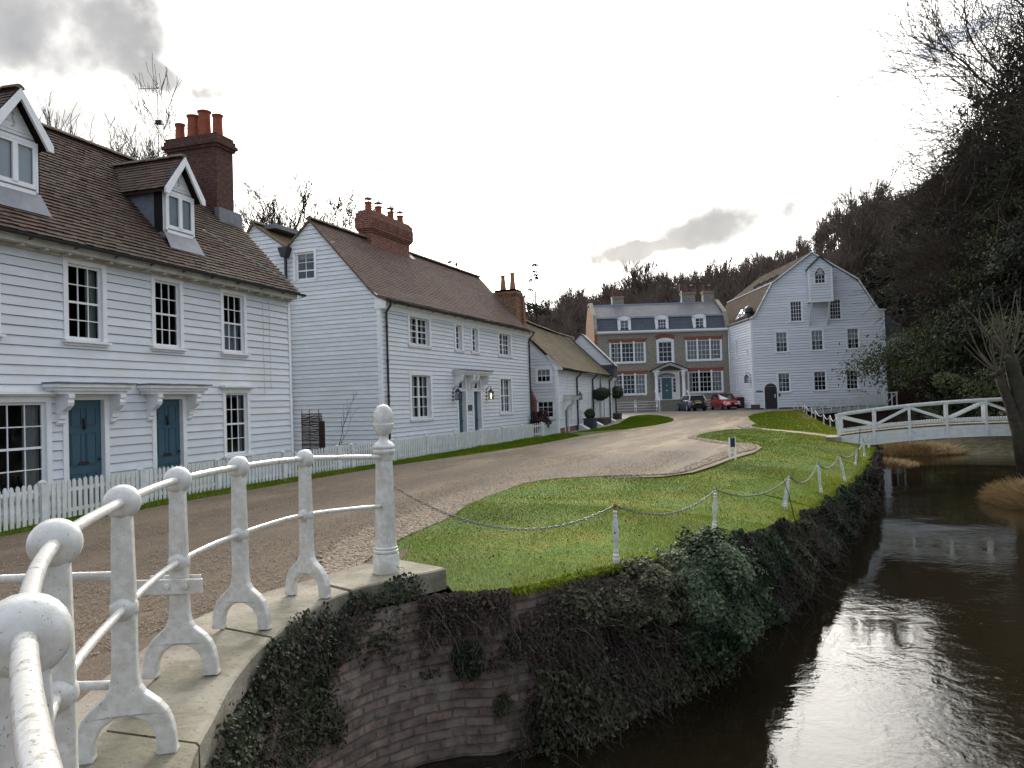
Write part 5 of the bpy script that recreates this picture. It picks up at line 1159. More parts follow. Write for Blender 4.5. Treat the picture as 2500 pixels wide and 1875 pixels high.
# boarded shutters with scalloped edges
mb = MB()
for a in (1.8, 2.12, 4.45, 4.80): fbox(mb, F, a, a+.18, 1.10, 2.10, .02, .055)
for a in (1.72, 4.4): fbox(mb, F, a, a+.66, 2.10, 2.15, .02, .06); fbox(mb, F, a, a+.66, 1.05, 1.10, .02, .06)
mb.build('shutter', 'white_trim', H3)
lantern('small black lantern by the third drainpipe of the low cottage', tuple(Matrix.Rotation(R(95), 3, 'Z') @ Vector((1.15, 0, 0))+Vector((-11.85, 39.4, 1.86))), R(95), False, 1.5)
mb = MB(); mb.lathe([(.002, -.02), (.15, -.02), (.19, 0), (.15, .02), (.002, .02)], (8.77, -.09, 1.85), 14, axis=(0, 1, 0)); o = mb.build('wreath', 'topiary', H3)
# pointed lancet board over the door
mb = MB(); mb.prism([(8.48, 2.28), (9.06, 2.28), (9.0, 2.6), (8.84, 2.95), (8.77, 3.12), (8.70, 2.95), (8.54, 2.6)], lambda u, z: F.p(u, z, .05), lambda u, z: F.p(u, z, .02)); mb.build('lancet_panel', 'slate_blue', H3)
mb = MB()
for (u0, u1) in ((U0-.12, 3.), (3., 8.), (8., 14.0)):
    n_ = 3
    for j in range(n_):
        a = u0+(u1-u0)*j/n_; b = u0+(u1-u0)*(j+1)/n_; f_ = (a+b)/2; sg = -.10*math.sin(math.pi*min(max((f_-U0)/17.5, 0), 1))
        S_ = Vector((0, 2.95, 2.86+sg*1.2)); tiles(mb, (0, -.25, 3.30+sg*.4), (1, 0, 0), S_.normalized(), Vector((0, -S_.z, S_.y)).normalized(), S_.length, a, b+.01, .10, .17, .02, seed=int(40+a*3), jit=.012)
mb.build('roof', 'tile_moss', H3)
mb = MB(); mb.quad((U0-.1, -.22, 3.20), (14.0, -.22, 3.20), (14.0, 2.7, 5.98), (U0-.1, 2.7, 5.98)); mb.quad((U0-.1, 5.6, 3.2), (14, 5.6, 3.2), (14, 2.7, 6.05), (U0-.1, 2.7, 6.05)); mb.build('roof_felt', 'brown_board', H3)
ridge(H3, (U0-.1, 2.7, 6.20), (3, 2.7, 6.10), seed=3); ridge(H3, (3, 2.7, 6.10), (9, 2.7, 6.06), seed=4); ridge(H3, (9, 2.7, 6.06), (14, 2.7, 6.14), seed=5)
gutter(H3, (U0-.05, -.29, 3.27), (U3, -.29, 3.22), .05)
for u in (1.2, 6.0, 12.4, 14.85): pipe(H3, [(u, -.29, 3.22), (u, -.27, 3.10), (u-.28, -.09, 2.88), (u-.30, -.09, 2.7), (u-.30, -.09, .1)], .045)
# raised far gable, white boarded above the mossy roof
FG = FR((12.2, 0, 0), (0, 1, 0), (-1, 0, 0)); mb = MB()
siding(mb, FG, 4.02, 6.22, .15, prof_lim([(-.42, 4.0), (1.78, 6.24), (4.1, 4.0)], -1), prof_lim([(-.42, 4.0), (1.78, 6.24), (4.1, 4.0)], 1), (), lip=.03, seed=14); mb.build('raised_gable', 'white_paint', H3)
mb = MB()
for a, b in (((-.50, 3.93), (1.78, 6.26)), ((4.1, 3.95), (1.78, 6.26))): mb.bar((12.12, a[0], a[1]), (12.12, b[0], b[1]), .12, .07, up=(0, 0, 1)); mb.quad((12.1, a[0], a[1]), (13.9, a[0], a[1]), (13.9, b[0], b[1]), (12.1, b[0], b[1]))
mb.quad((12.3, -.38, 3.98), (13.9, -.38, 3.98), (13.9, -.38, 3.2), (12.3, -.38, 3.2)); mb.quad((12.3, -.38, 3.98), (12.3, .45, 3.98), (12.3, .45, 3.2), (12.3, -.38, 3.2)); mb.build('far_roof', 'slate_blue', H3)
# brick chimney breast against the near gable
mb = MB(); mb.prism([(1.10, 0), (1.9, 0), (1.9, 6.9), (1.52, 6.9), (1.42, 2.45), (1.06, 1.72)], lambda w, z: (U0-.42, w, z), lambda w, z: (U0-.02, w, z)); mb.build('chimney_breast', 'brick_red', H3)
# rear chimney stack and aerial beyond the mossy ridge
cs = stack(H3, 6.4, 7.3, 4.3, 5.2, 4.6, 7.4, 'brick_dark', ((0, .15, .06),), name='rear_chimney'); pot(cs, 6.7, 4.7, 7.38, .6, .13, 'lead_flash'); pot(cs, 7.05, 4.8, 7.38, .7, .13, 'lead_flash')
aerial('wide television aerial behind the ridge of the low cottage', tuple(Matrix.Rotation(R(95), 3, 'Z') @ Vector((7.9, 4.4, 0))+Vector((-11.85, 39.4, 5.5))), 3.0, R(250), 1.6)

# ------------------------------------------------------------------ picket fences and things in the front gardens
picket_fence('picket_fence', 'white picket fence in front of the left cottage, the stretch nearest the railing', [(-10.6, 4.2), (-11.06, 7.75), (-11.38, 9.2), (-11.73, 12.5), (-11.78, 14.2), (-11.72, 17.9)], .66, gates=(), seed=1, group='white picket fences along the road')
picket_fence('picket_fence', 'white picket fence in front of the middle cottage, running to the garden gate', [(-11.74, 18.0), (-11.74, 27.0), (-11.72, 32.6)], .66, seed=2, group='white picket fences along the road')
picket_fence('picket_fence', 'short end piece of white picket fence between the garden gate and the low cottage', [(-11.72, 33.9), (-11.62, 36.3)], .66, seed=3, group='white picket fences along the road')
gt = thing('garden_gate', 'open-slatted white garden gate between the two far pieces of picket fence', 'gate', (-11.72, 32.66, 0))
mb = MB()
for y in (.03, .32, .61, .90, 1.18): mb.box(-.012, .012, y-.03, y+.03, .05, .68)
mb.build('slats', 'timber_white', gt)
for z in (.14, .50): mb = MB(); mb.box(-.035, -.013, 0, 1.2, z, z+.08); mb.build('rail', 'timber_white', gt)
# woven hurdle with its stake
hd = thing('hurdle', 'dark woven willow hurdle at the corner of the left cottage', 'hurdle', (-12.78, 17.25, .28), R(24))
mb = MB(); g = random.Random(4)
for k in range(46):
    z = .02+k*.0275; pts = [(-.02+.07*j, .012*(1 if (j+k) % 2 else -1), z+g.uniform(-.006, .006)) for j in range(9)]; mb.tube(pts, g.uniform(.008, .014), 5, tint=0)
mb.build('weave', 'wicker', hd, smooth=True)
mb = MB()
for x in (.0, .2, .45): mb.tube([(x, 0, 0), (x, .0, 1.38)], .012, 6)
mb.build('stakes', 'wicker', hd)
mb = MB(); mb.box(.46, .60, -.05, .03, -.2, 1.05); mb.build('post', 'brown_board', hd)
mb = MB(); mb.bar((-12.95, 17.2, .20), (-12.1, 20.9, .43), .05, .34); tag(mb.build('timber_edging', 'brown_board'), 'long dark board edging behind the picket fence by the hurdle', 'edging board')
# ================================================================== MANOR
MA = house_root('manor_house', 'grey-buff brick Georgian house with slate mansard roof, three arched dormers and red window arches', (-26.04, 67.13), 68.8)
mu0, mu1 = 8.16, 20.48; Z0 = .39
mw = [(9.32, 12.53, 4.98, 6.88), (13.80, 15.12, 4.92, 6.86), (16.45, 19.68, 5.0, 6.92), (9.38, 12.53, 1.98, 3.88), (16.53, 19.70, 1.98, 3.96)]
dr = (13.55, 15.72, 1.40, 3.98)
mb = MB(); plainwall(mb, F, Z0-.2, 7.75, mu0, mu1, mw+[dr]); mb.build('wall', 'brick_grey', MA)
mb = MB(); mb.prism([(0, 0), (0, 8.0), (.15, 8.0), (.95, 9.42), (3.6, 10.85), (5.4, 10.85), (7.5, 9.42), (8.4, 8), (8.4, 0)], lambda w, z: (mu0-.30, w, z), lambda w, z: (mu0, w, z)); mb.build('side_wall', 'brick_orange', MA)
mb = MB()
for x in (mu0-.33, mu1-.25):
    P_ = [(-.02, 7.7), (.0, 8.15), (.80, 9.55), (3.6, 11.05), (5.4, 11.05)]
    for (a, za), (b, zb) in zip(P_[:-1], P_[1:]): mb.bar((x+.17, a, za), (x+.17, b, zb), .34, .16)
mb.build('parapet', 'brick_grey', MA)
mb = MB(); mb.quad((mu1, 0, 0), (mu1, 8, 0), (mu1, 8, 9), (mu1, 0, 9)); mb.build('side_wall', 'brick_grey', MA)
mb = MB(); fbox(mb, F, mu0-.05, mu1+.0, 7.72, 7.80, 0, .14); fbox(mb, F, mu0-.05, mu1, 7.80, 7.96, 0, .30); mb.build('cornice', 'white_trim', MA)
mb = MB(); S_ = Vector((0, .75, 1.33)); tiles(mb, (0, .16, 7.96), (1, 0, 0), S_.normalized(), Vector((0, -1.33, .75)).normalized(), S_.length, mu0+.05, mu1-.25, .20, .26, .012, seed=61, jit=.003); mb.build('mansard', 'slate_blue', MA)
mb = MB(); S_ = Vector((0, 2.75, 1.52)); tiles(mb, (0, .85, 9.33), (1, 0, 0), S_.normalized(), Vector((0, -1.52, 2.75)).normalized(), S_.length, mu0+.05, mu1-.25, .20, .26, .012, seed=62, jit=.004); mb.quad((mu0, 3.6, 10.85), (mu1-.2, 3.6, 10.85), (mu1-.2, 5.4, 10.8), (mu0, 5.4, 10.8)); mb.build('roof', 'slate', MA)
mb = MB(); mb.bar((mu0+.1, .86, 9.31), (mu1-.25, .86, 9.31), .12, .14); mb.bar((mu0+.1, 3.6, 10.87), (mu1-.25, 3.6, 10.87), .15, .12); mb.build('lead_roll', 'lead_flash', MA)
def tri_win(u0, u1, z0, z1, cu, cols=(3, 3, 3)):
    w_ = u1-u0; a = u0+w_*.315; b = u0+w_*.685
    w = window(MA, F, u0, u1, z0, z1, cols=list(cols), rows=4, casing=.0, rec=.05, sill=.07, mull=(a, b), curtain=cu, bar=.03, sw=.09, depth=.8)
    m_ = MB()
    for x in (a, b): fbox(m_, F, x-.075, x+.075, z0, z1+.10, -.06, .03)
    fbox(m_, F, u0-.09, u0, z0, z1+.02, -.05, .02); fbox(m_, F, u1, u1+.09, z0, z1+.02, -.05, .02); m_.build('mullion', 'white_trim', w)
    m_ = MB(); m_.prism([(u0-.10, z1+.02), (u1+.10, z1+.02), (u1+.26, z1+.34), (u0-.26, z1+.34)], lambda u, z: F.p(u, z, .025), lambda u, z: F.p(u, z, -.05)); m_.build('brick_arch', 'red_arch', MA)
tri_win(*mw[0], [(.0, .06, 0, 1), (.14, .24, 0, 1), (.72, .98, 0, 1)]); tri_win(*mw[2], [(.0, 1, 0, 1)]); tri_win(*mw[3], [(.02, .2, 0, 1), (.72, .98, 0, 1)]); tri_win(*mw[4], [(0, .13, 0, 1), (.74, 1, 0, 1)])
for nm in (0,):
    o = mw[1]; w = window(MA, F, *o, cols=3, rows=4, casing=.16, rec=.06, sill=.08, bar=.03, sw=.08, mat_='white_trim', depth=.8)
    arcp = [(o[0]-.16+ (o[1]-o[0]+.32)*k/12, o[3]+.16+.18*math.sin(math.pi*k/12)) for k in range(13)]
    m_ = MB(); m_.prism([(o[0]-.16, o[3]+.10)]+arcp+[(o[1]+.16, o[3]+.10)], lambda u, z: F.p(u, z, .03), lambda u, z: F.p(u, z, -.02)); m_.build('arch_head', 'white_trim', w)
    P_ = [(u, z+.06) for u, z in arcp]; Q_ = [((u-14.46)*1.17+14.46, z+.34+.05) for u, z in arcp]
    m_ = MB()
    for k in range(12): m_.add([F.p(*P_[k], .025), F.p(*P_[k+1], .025), F.p(*Q_[k+1], .025), F.p(*Q_[k], .025)], [(0, 1, 2, 3)])
    m_.build('brick_arch', 'red_arch', MA)
# arched dormers
for uc, cu in ((10.75, [(0, .45, 0, 1), (.6, 1, 0, 1)]), (14.28, None), (17.82, [(.7, 1, 0, 1)])):
    d = MB(); FDm = FR((uc, .22, 0), (1, 0, 0), (0, -1, 0)); a_ = [(.61*math.cos(math.pi*k/10), 9.12+.30*math.sin(math.pi*k/10)) for k in range(11)]
    iw = .40
    for q in (-1, 1): fbox(d, FDm, min(q*iw, q*.61), max(q*iw, q*.61), 8.0, 9.12, -.9, .0)
    d.prism([(-.61, 9.0)]+[(x, z) for x, z in reversed(a_)]+[(.61, 9.0)], lambda u, z: FDm.p(u, z, .0), lambda u, z: FDm.p(u, z, -1.6)); r_ = d.build('dormer', 'white_trim', MA)
    window(r_, FDm, -iw, iw, 8.02, 9.0, cols=3 if cu is None else 2, rows=3, casing=0, rec=.04, sill=.0, curtain=cu, bar=.035, sash=False, sw=.05, depth=.6)
    m_ = MB()
    for k in range(10): m_.add([FDm.p(a_[k][0]*1.03, a_[k][1]+.02, .03), FDm.p(a_[k+1][0]*1.03, a_[k+1][1]+.02, .03), FDm.p(a_[k+1][0]*1.03, a_[k+1][1]+.02, -1.7), FDm.p(a_[k][0]*1.03, a_[k][1]+.02, -1.7)], [(0, 1, 2, 3)])
    m_.build('dormer_roof', 'lead_flash', r_)
# porch
prc = []
for u in (13.36, 15.86): mb = MB(); mb.lathe([(.20, 1.38), (.20, 1.5), (.16, 1.56), (.15, 3.5), (.17, 3.52), (.17, 3.6), (.20, 3.64), (.22, 3.80), (.22, 3.98)], (u, -.95, 0), 16); prc.append(mb)
mb = MB(); fbox(mb, F, 13.10, 13.62, 3.98, 4.12, 0, 1.2); fbox(mb, F, 15.60, 16.12, 3.98, 4.12, 0, 1.2); fbox(mb, F, 13.62, 15.60, 4.02, 4.10, .0, .3); pr_ = mb.build('porch', 'white_trim', MA)
for q in prc: q.build('column', 'white_trim', pr_, smooth=2)
mb = MB(); apx = (14.61, 4.78)
for q in (-1, 1):
    a = (14.61+q*1.62, 4.10); n_ = 8
    for k in range(n_):
        t0, t1 = k/n_, (k+1)/n_; c = lambda t: (a[0]+(apx[0]-a[0])*t, a[1]+(apx[1]-a[1])*t+.05*math.sin(math.pi*t)); p0, p1 = c(t0), c(t1)
        mb.bar(F.p(p0[0], p0[1], 1.17), F.p(p1[0], p1[1], 1.17), .12, .13); mb.bar(F.p(p0[0], p0[1]-.14, 1.10), F.p(p1[0], p1[1]-.14, 1.10), .10, .07)
mb.build('pediment', 'white_trim', pr_)
mb = MB()
for q in (-1, 1): mb.quad(F.p(14.61, 4.86, 1.3), F.p(14.61+q*1.78, 4.14, 1.3), F.p(14.61+q*1.78, 4.14, 0), F.p(14.61, 4.86, 0)); mb.bar(F.p(14.61, 4.86, 1.3), F.p(14.61+q*1.78, 4.14, 1.3), .06, .09)
mb.build('porch_roof', 'tile_brown', pr_)
# door surround with sidelights and fanlight
FD2 = FR((0, .12, 0), (1, 0, 0), (0, -1, 0)); mb = MB(); plainwall(mb, FD2, 1.40, 3.98, 13.55, 15.72, [(14.02, 14.98, 1.44, 3.48), (13.66, 13.9, 2.1, 3.4), (15.10, 15.34, 2.1, 3.4)])
for k in range(1, 4): fbox(mb, FD2, 13.66, 13.9, 2.1+1.3*k/4-.015, 2.1+1.3*k/4+.015, -.02, .01); fbox(mb, FD2, 15.10, 15.34, 2.1+1.3*k/4-.015, 2.1+1.3*k/4+.015, -.02, .01)
fbox(mb, FD2, 13.98, 14.02, 1.44, 3.5, 0, .04); fbox(mb, FD2, 14.98, 15.02, 1.44, 3.5, 0, .04); fbox(mb, FD2, 13.6, 15.45, 3.48, 3.55, 0, .05)
sr = mb.build('door_surround', 'white_trim', MA)
door(MA, FD2, 14.02, 14.98, 1.44, 3.48, m_='green_door', casing=0, rec=.03, letter=0, knock=False)
mb = MB(); mb.lathe([(.001, 0), (.05, .01), (.05, .03), (.001, .035)], FD2.p(14.5, 2.75, -.03), 12, axis=(0, -1, 0)); fbox(mb, FD2, 14.40, 14.60, 2.22, 2.28, -.03, .0); mb.build('knocker', 'chrome', MA)
mb = MB()
for (a, b) in ((13.6, 13.95), (15.05, 15.4)): mb.quad(FD2.p(a, 2.0, -.03), FD2.p(b, 2.0, -.03), FD2.p(b, 3.45, -.03), FD2.p(a, 3.45, -.03))
fa = [(14.5+.86*math.cos(math.pi*k/14), 3.56+.40*math.sin(math.pi*k/14)) for k in range(15)]
mb.prism(fa, lambda u, z: FD2.p(u, z, .02), lambda u, z: FD2.p(u, z, .0)); mb.build('fanlight', 'car_glass', MA)
mb = MB()
for k in range(1, 8): t = math.pi*k/8; mb.bar(FD2.p(14.5+.15*math.cos(t), 3.56+.07*math.sin(t), .03), FD2.p(14.5+.84*math.cos(t), 3.56+.39*math.sin(t), .03), .02, .02)
for k in range(14): mb.bar(FD2.p(*fa[k], .03), FD2.p(*fa[k+1], .03), .04, .05)
mb.build('fanlight_bars', 'white_trim', MA)
# steps and handrails
mb = MB()
for k in range(6): fbox(mb, F, 13.45-.0*k, 15.95, Z0-.15, 1.38-.165*k, 1.2+.30*k-.30*0, 1.2+.30*(k+1)) if k else fbox(mb, F, 13.05, 16.2, Z0-.15, 1.38, 0, 1.2)
st = mb.build('steps', 'step_stone', MA)
for u in (13.2, 16.1):
    mb = MB(); mb.tube([F.p(u, 2.25, .4), F.p(u, 2.25, 1.1), F.p(u, 1.32, 2.9)], .035, 6)
    for k, (h, z) in enumerate(((1.1, 1.38), (2.0, 1.0), (2.9, .4))): mb.tube([F.p(u, z-.1, h), F.p(u, 2.25-.93*max(0, h-1.1)/1.8, h)], .035, 6)
    mb.build('handrail', 'white_trim', MA)
# chimneys
def mst(u0, u1, w, zt, pots, lab=None):
    s = stack(MA, u0, u1, w, w+.9, 10.3, zt, 'brick_grey', ((0, .12, .07), (.12, .22, .04)));
    for k, (u, h, c) in enumerate(pots): pot(s, u, w+.45, zt-.02, h, .14, 'terracotta_dull', cowl=c)
mst(10.2, 11.3, 3.9, 11.75, ((10.4, .75, False), (10.75, .8, False), (11.1, .72, True))); mst(17.1, 18.4, 3.9, 11.95, ((17.3, .6, False), (17.75, .68, False), (18.15, .62, True))); mst(19.3, 20.35, 4.2, 12.05, ((19.5, .8, False), (20.0, .5, True)))
mb = MB(); mb.tube([(10.12, 3.85, 10.6), (10.12, 3.85, 11.6)], .05, 6); mb.tube([(17.0, 3.85, 10.6), (17.0, 3.85, 12.1)], .05, 6); mb.build('soil_pipe', 'white_trim', MA)
def locm(u, w, z): q = Matrix.Rotation(R(21.2), 3, 'Z') @ Vector((u, w, 0)); return (q.x-26.04, q.y+67.13, z)
aerial('tall television aerial by the middle chimney of the grey brick house', locm(18.6, 4.4, 11.0), 3.2, R(200), 1.8)
aerial('short sideways television aerial left of the middle chimney of the grey brick house', locm(17.0, 4.2, 11.2), 1.5, R(20), 1.9)
mb = MB(); mb.tube([F.p(mu1-.08, 7.7, .1), F.p(mu1-.08, .5, .1)], .05, 8); mb.build('drainpipe', 'white_trim', MA, smooth=True)
# white estate railing before the house
ER = thing('estate_railing', 'white iron estate railing with ornate posts in front of the grey brick house', 'railing')
for (a, b) in (((9.2, -2.0), (13.1, -2.2)), ((16.6, -2.3), (18.8, -2.2))):
    A_, B_ = Vector(locm(*a, .40)), Vector(locm(*b, .40)); d = (B_-A_); n_ = max(1, round(d.length/2.0))
    mb = MB()
    for z in (.18, .42, .66, .90): mb.tube([A_+Vector((0, 0, z)), B_+Vector((0, 0, z))], .016, 5)
    mb.build('rails', 'white_trim', ER)
    for k in range(n_+1):
        p = A_+d*(k/n_); mb = MB()
        if (a[0] < 10 and k == 1) or (a[0] > 10 and k == n_) or (a[0] < 10 and k == n_):
            ax = d.normalized()
            for s_ in (-1, 1): mb.bar(p+ax*.07*s_, p+ax*.07*s_+Vector((0, 0, .92)), .03, .04); mb.bar(p+ax*.07*s_+Vector((0, 0, .92)), p+Vector((0, 0, 1.12)), .03, .03)
            mb.lathe([(.002, -.03), (.11, -.03), (.11, .03), (.002, .03)], tuple(p+Vector((0, 0, .5))), 10, axis=tuple(Vector((-ax.y, ax.x, 0))))
        else: mb.tube([p, p+Vector((0, 0, .92))], .022, 5)
        mb.build('post', 'white_trim', ER)

# ================================================================== MILL
ML = house_root('watermill', 'tall white weatherboarded mill with gambrel gable, projecting hoist bay and black arched door', (-4.55, 68.43), 82.8, 'mill')
prof_m = [(0, 8.23), (.34, 8.23), (1.86, 10.95), (5.06, 13.30), (8.5, 10.82), (9.95, 8.25), (10.46, 8.23)]
gfull = [(.34, 8.23), (1.86, 10.95), (5.06, 13.30), (8.5, 10.82), (9.95, 8.25)]
mwin = dict(t1=(3.22, 4.12, 7.66, 9.36), t2=(6.32, 7.18, 7.66, 9.33), a=(1.98, 2.88, 5.14, 6.82), b=(4.80, 5.70, 5.16, 6.84), c=(7.60, 8.46, 5.16, 6.84), l1=(2.05, 2.95, 1.78, 3.36), l2=(4.88, 5.80, 1.80, 3.38), l3=(7.40, 8.26, 1.82, 3.38))
ad = (.90, 1.90, .36, 2.55)
ops_m = list(mwin.values())+[(ad[0], ad[1], .36, 2.06)]
lo_m = lambda z: 0 if z <= 8.23 else prof_lim(gfull, -1)(z)
hi_m = lambda z: (10.16 if z < 4.80 else 10.46) if z <= 8.23 else prof_lim(gfull, 1)(z)
mb = MB(); PM = .222
zc = 8.23; nlow = int((8.23-.30)/PM)
siding(mb, F, zc-nlow*PM, zc, PM, lo_m, hi_m, ops_m, lip=.05, gap=.17, seed=70, wob=.003); siding(mb, F, zc, 13.30, PM, lo_m, hi_m, ops_m, lip=.05, gap=.17, seed=71)
mb.build('wall', 'white_paint_mill', ML)
SK = Vector((math.cos(R(104.5)), math.sin(R(104.5)), 0)); FS = FR((0, 0, 0), SK, (-SK.y, SK.x, 0)); DL = 13.0
sops = [(3.88, 4.5, 4.95, 6.6), (.80, 1.28, 4.87, 5.58), (3.92, 4.48, 2.05, 3.6)]
mb = MB(); siding(mb, FS, zc-nlow*PM, 8.2, PM, 0, DL, sops, lip=.05, gap=.17, seed=72)
e = lambda w, z, h: (w+SK.x*h, SK.y*h, z)
mb.quad(e(10.46, 0, 0), e(10.46, 0, DL), e(10.46, 8.23, DL), e(10.46, 8.23, 0)); mb.build('side_wall', 'white_paint_mill', ML)
mb = MB(); vs = [e(u, z, DL) for u, z in [(0, 0), (10.46, 0)]+[(u, z) for u, z in reversed(prof_m)]]; mb.add(vs, [tuple(range(len(vs)))]); mb.build('back_wall', 'white_paint_mill', ML)
mb = MB(); fbox(mb, F, -.05, .12, .3, 8.23, 0, .04); fbox(mb, FS, .0, .14, .3, 8.2, 0, .04); fbox(mb, F, 10.16, 10.48, .2, 4.75, -.3, .02); fbox(mb, F, 10.36, 10.49, 4.8, 8.23, 0, .04); fbox(mb, F, 10.10, 10.60, 4.72, 4.80, -.3, .12)
fbox(mb, F, ad[0]-.09, ad[0], .36, 2.06, 0, .045); fbox(mb, F, ad[1], ad[1]+.09, .36, 2.06, 0, .045)
for k in range(12):
    t0, t1 = math.pi*k/12, math.pi*(k+1)/12; c_ = (1.40, 2.06); ri, ro = .50, .59
    mb.add([F.p(c_[0]+r_*math.cos(t), c_[1]+r_*math.sin(t), .045) for r_, t in ((ri, t0), (ro, t0), (ro, t1), (ri, t1))], [(0, 1, 2, 3)])
mb.build('trim', 'white_trim', ML)
mb = MB(); mb.prism([(ad[0], .38), (ad[1], .38)]+[(1.40+.50*math.cos(math.pi*k/12), 2.06+.50*math.sin(math.pi*k/12)) for k in range(13)], lambda u, z: F.p(u, z, .043), lambda u, z: F.p(u, z, .0))
for k in range(1, 7): x = ad[0]+k/7; fbox(mb, F, x-.006, x+.006, .42, 2.3, .043, .048)
dr_ = mb.build('door', 'dark_wood', ML); dr_['label'] = 'black arched plank door'
mb = MB(); fbox(mb, F, 1.70, 1.77, 1.32, 1.64, .048, .055); mb.build('notice', 'plate_white', dr_)
mb = MB(); fbox(mb, F, .20, .76, 1.84, 1.95, .03, .055); mb.build('name_board', 'slate_sign', ML)
mb = MB(); fbox(mb, F, 2.03, 2.17, 1.42, 1.66, .03, .055); mb.build('number_plate', 'sign_dark', ML)
cz = {'a': [(0, 1, .5, 1), (.42, .5, 0, .5)], 'b': [(0, 1, .5, 1), (.3, .5, 0, .5)], 'c': [(0, 1, .5, 1), (.45, .6, 0, .5)], 'l1': [(0, .4, .35, .6), (.2, .9, .78, 1)], 'l2': [(0, 1, .76, 1)], 'l3': [(.28, .36, 0, 1), (.64, .72, 0, 1), (0, 1, .44, .52)]}
for k, o in mwin.items(): window(ML, F, *o, cols=4 if k[0] in 't' else 3 if k != 'l1' else 3, rows=4 if k not in ('t1', 't2') else 5, casing=.11, rec=.02, sill=.07, curtain=cz.get(k), bar=.028, sash=(k in 'abc'), sw=.05, cmat='blind' if k in 'abc' else 'net_curtain', mat_='white_trim')
for o in sops: window(ML, FS, *o, cols=2, rows=4, casing=.08, rec=.0, sill=.05, bar=.028, sw=.05)
# roof
mb = MB(); KL = (1.86, 10.95)
def rq(u0, z0, u1, z1, side, seed, m_, h0=-.12, nm='roof'):
    S_ = Vector((u1-u0, 0, z1-z0)); t = MB(); nn_ = Vector((-(z1-z0)*side, 0, (u1-u0)*side)).normalized()
    if nn_.z < 0: nn_ = -nn_
    L_ = S_.length; O_ = Vector((u0, 0, z0)); g_ = .16
    tiles(t, O_+SK*h0, SK, S_.normalized(), nn_, L_, 0, DL-h0, .16, .20, .016, seed=seed, jit=.006); return t.build(nm, m_, ML)
rq(-.14, 8.05, .34, 8.45, 1, 73, 'tile_brown'); rq(.34, 8.45, 1.80, 11.0, 1, 74, 'tile_brown'); rq(1.80, 11.0, 5.06, 13.42, 1, 75, 'tile_brown'); rq(8.58, 10.88, 5.06, 13.42, -1, 76, 'tile_brown'); rq(10.02, 8.3, 8.58, 10.88, -1, 77, 'tile_brown')
mb = MB()
gp = [(-.02, 8.18), (.30, 8.30), (1.80, 11.02), (5.06, 13.40), (8.58, 10.90), (10.02, 8.28), (10.60, 8.25)]
for (a, za), (b, zb) in zip(gp[:-1], gp[1:]): mb.bar(F.p(a, za, .10), F.p(b, zb, .10), .30, .09, up=(0, 0, 1))
mb.build('bargeboard', 'white_trim', ML)
for (h0, h1, t0, t1) in ((3.2, 4.0, .08, .42), (4.6, 5.3, .05, .36)):
    mb = MB(); P_ = lambda t, h, o=.0: (.34+(1.80-.34)*t-o, 0, 8.45+(11.0-8.45)*t+o*.5)
    q = [Vector(P_(t, 0, .06))+SK*h for t, h in ((t0, h0), (t0, h1), (t1, h1), (t1, h0))]; mb.quad(*[tuple(v) for v in q]); r_ = mb.build('rooflight', 'glass_bright', ML)
    mb = MB()
    for k in range(4): mb.bar(q[k], q[(k+1) % 4], .09, .09)
    mb.build('frame', 'white_trim', r_)
mb = MB()
for h in (1.2, 2.6, 4.4, 6.0): mb.bar(Vector((2.2, 0, 11.45))+SK*h, Vector((2.75, 0, 11.85))+SK*h, .35, .10)
mb.build('roof_vent', 'black_gutter', ML)
mb = MB(); mb.bar(Vector((1.82, 0, 11.06))+SK*-.1, Vector((1.82, 0, 11.06))+SK*DL, .16, .10); mb.build('roof_roll', 'lead_flash', ML)
# black ridge finial creature-like vent replaced by a plain dark cowl on the side eave
mb = MB(); mb.lathe([(.30, 0), (.26, .3), (.38, .42), (.34, .75), (.12, .95), (.02, 1.0)], (.15+SK.x*.9, SK.y*.9, 8.35), 10); mb.build('vent_cowl', 'black_gutter', ML)
# hoist bay
p_ = 1.25; FL = FR((0, -p_, 0), (1, 0, 0), (0, -1, 0)); lu0, lu1 = 4.66, 6.40
mb = MB(); lprof = [(lu0, 11.99), (5.38, 12.68), (lu1, 11.92)]
lap = ((lu0+lu1)/2, 12.75)
gwn = (5.08, 5.88, 10.56, 11.30)
siding(mb, FL, 9.14, 12.70, .222, lambda z: lu0 if z < 11.95 else prof_lim([(lu0, 11.95), (5.50, 12.72), (lu1, 11.95)], -1)(z), lambda z: lu1 if z < 11.95 else prof_lim([(lu0, 11.95), (5.50, 12.72), (lu1, 11.95)], 1)(z), [gwn], lip=.05, gap=.17, seed=78)
FLs = FR((lu0, -p_, 0), (0, 1, 0), (-1, 0, 0)); siding(mb, FLs, 9.14, 11.95, .222, 0, p_, [(.30, .80, 10.5, 11.3)], lip=.045, seed=79)
FLr = FR((lu1, -p_, 0), (0, 1, 0), (1, 0, 0)); siding(mb, FLr, 9.14, 11.95, .222, 0, p_, [], lip=.045, seed=80)
mb.quad((lu0, -p_, 9.14), (lu1, -p_, 9.14), (lu1, 0, 9.14), (lu0, 0, 9.14)); lb = mb.build('hoist_bay', 'white_paint_mill', ML)
mb = MB(); fbox(mb, FL, lu0-.05, lu0+.10, 9.06, 11.95, 0, .04); fbox(mb, FL, lu1-.10, lu1+.05, 9.06, 11.95, 0, .04); fbox(mb, FL, lu0-.05, lu1+.05, 9.06, 9.16, -.0, .05); mb.build('trim', 'white_trim', lb)
mb = MB()
for q, x in ((-1, lu0-.16), (1, lu1+.16)): mb.quad((x, -p_-.15, 11.86), (5.50, -p_-.15, 12.82), (5.50, .3, 12.82), (x, .3, 11.86)); mb.bar((x, -p_-.15, 11.86), (5.50, -p_-.15, 12.82), .06, .08)
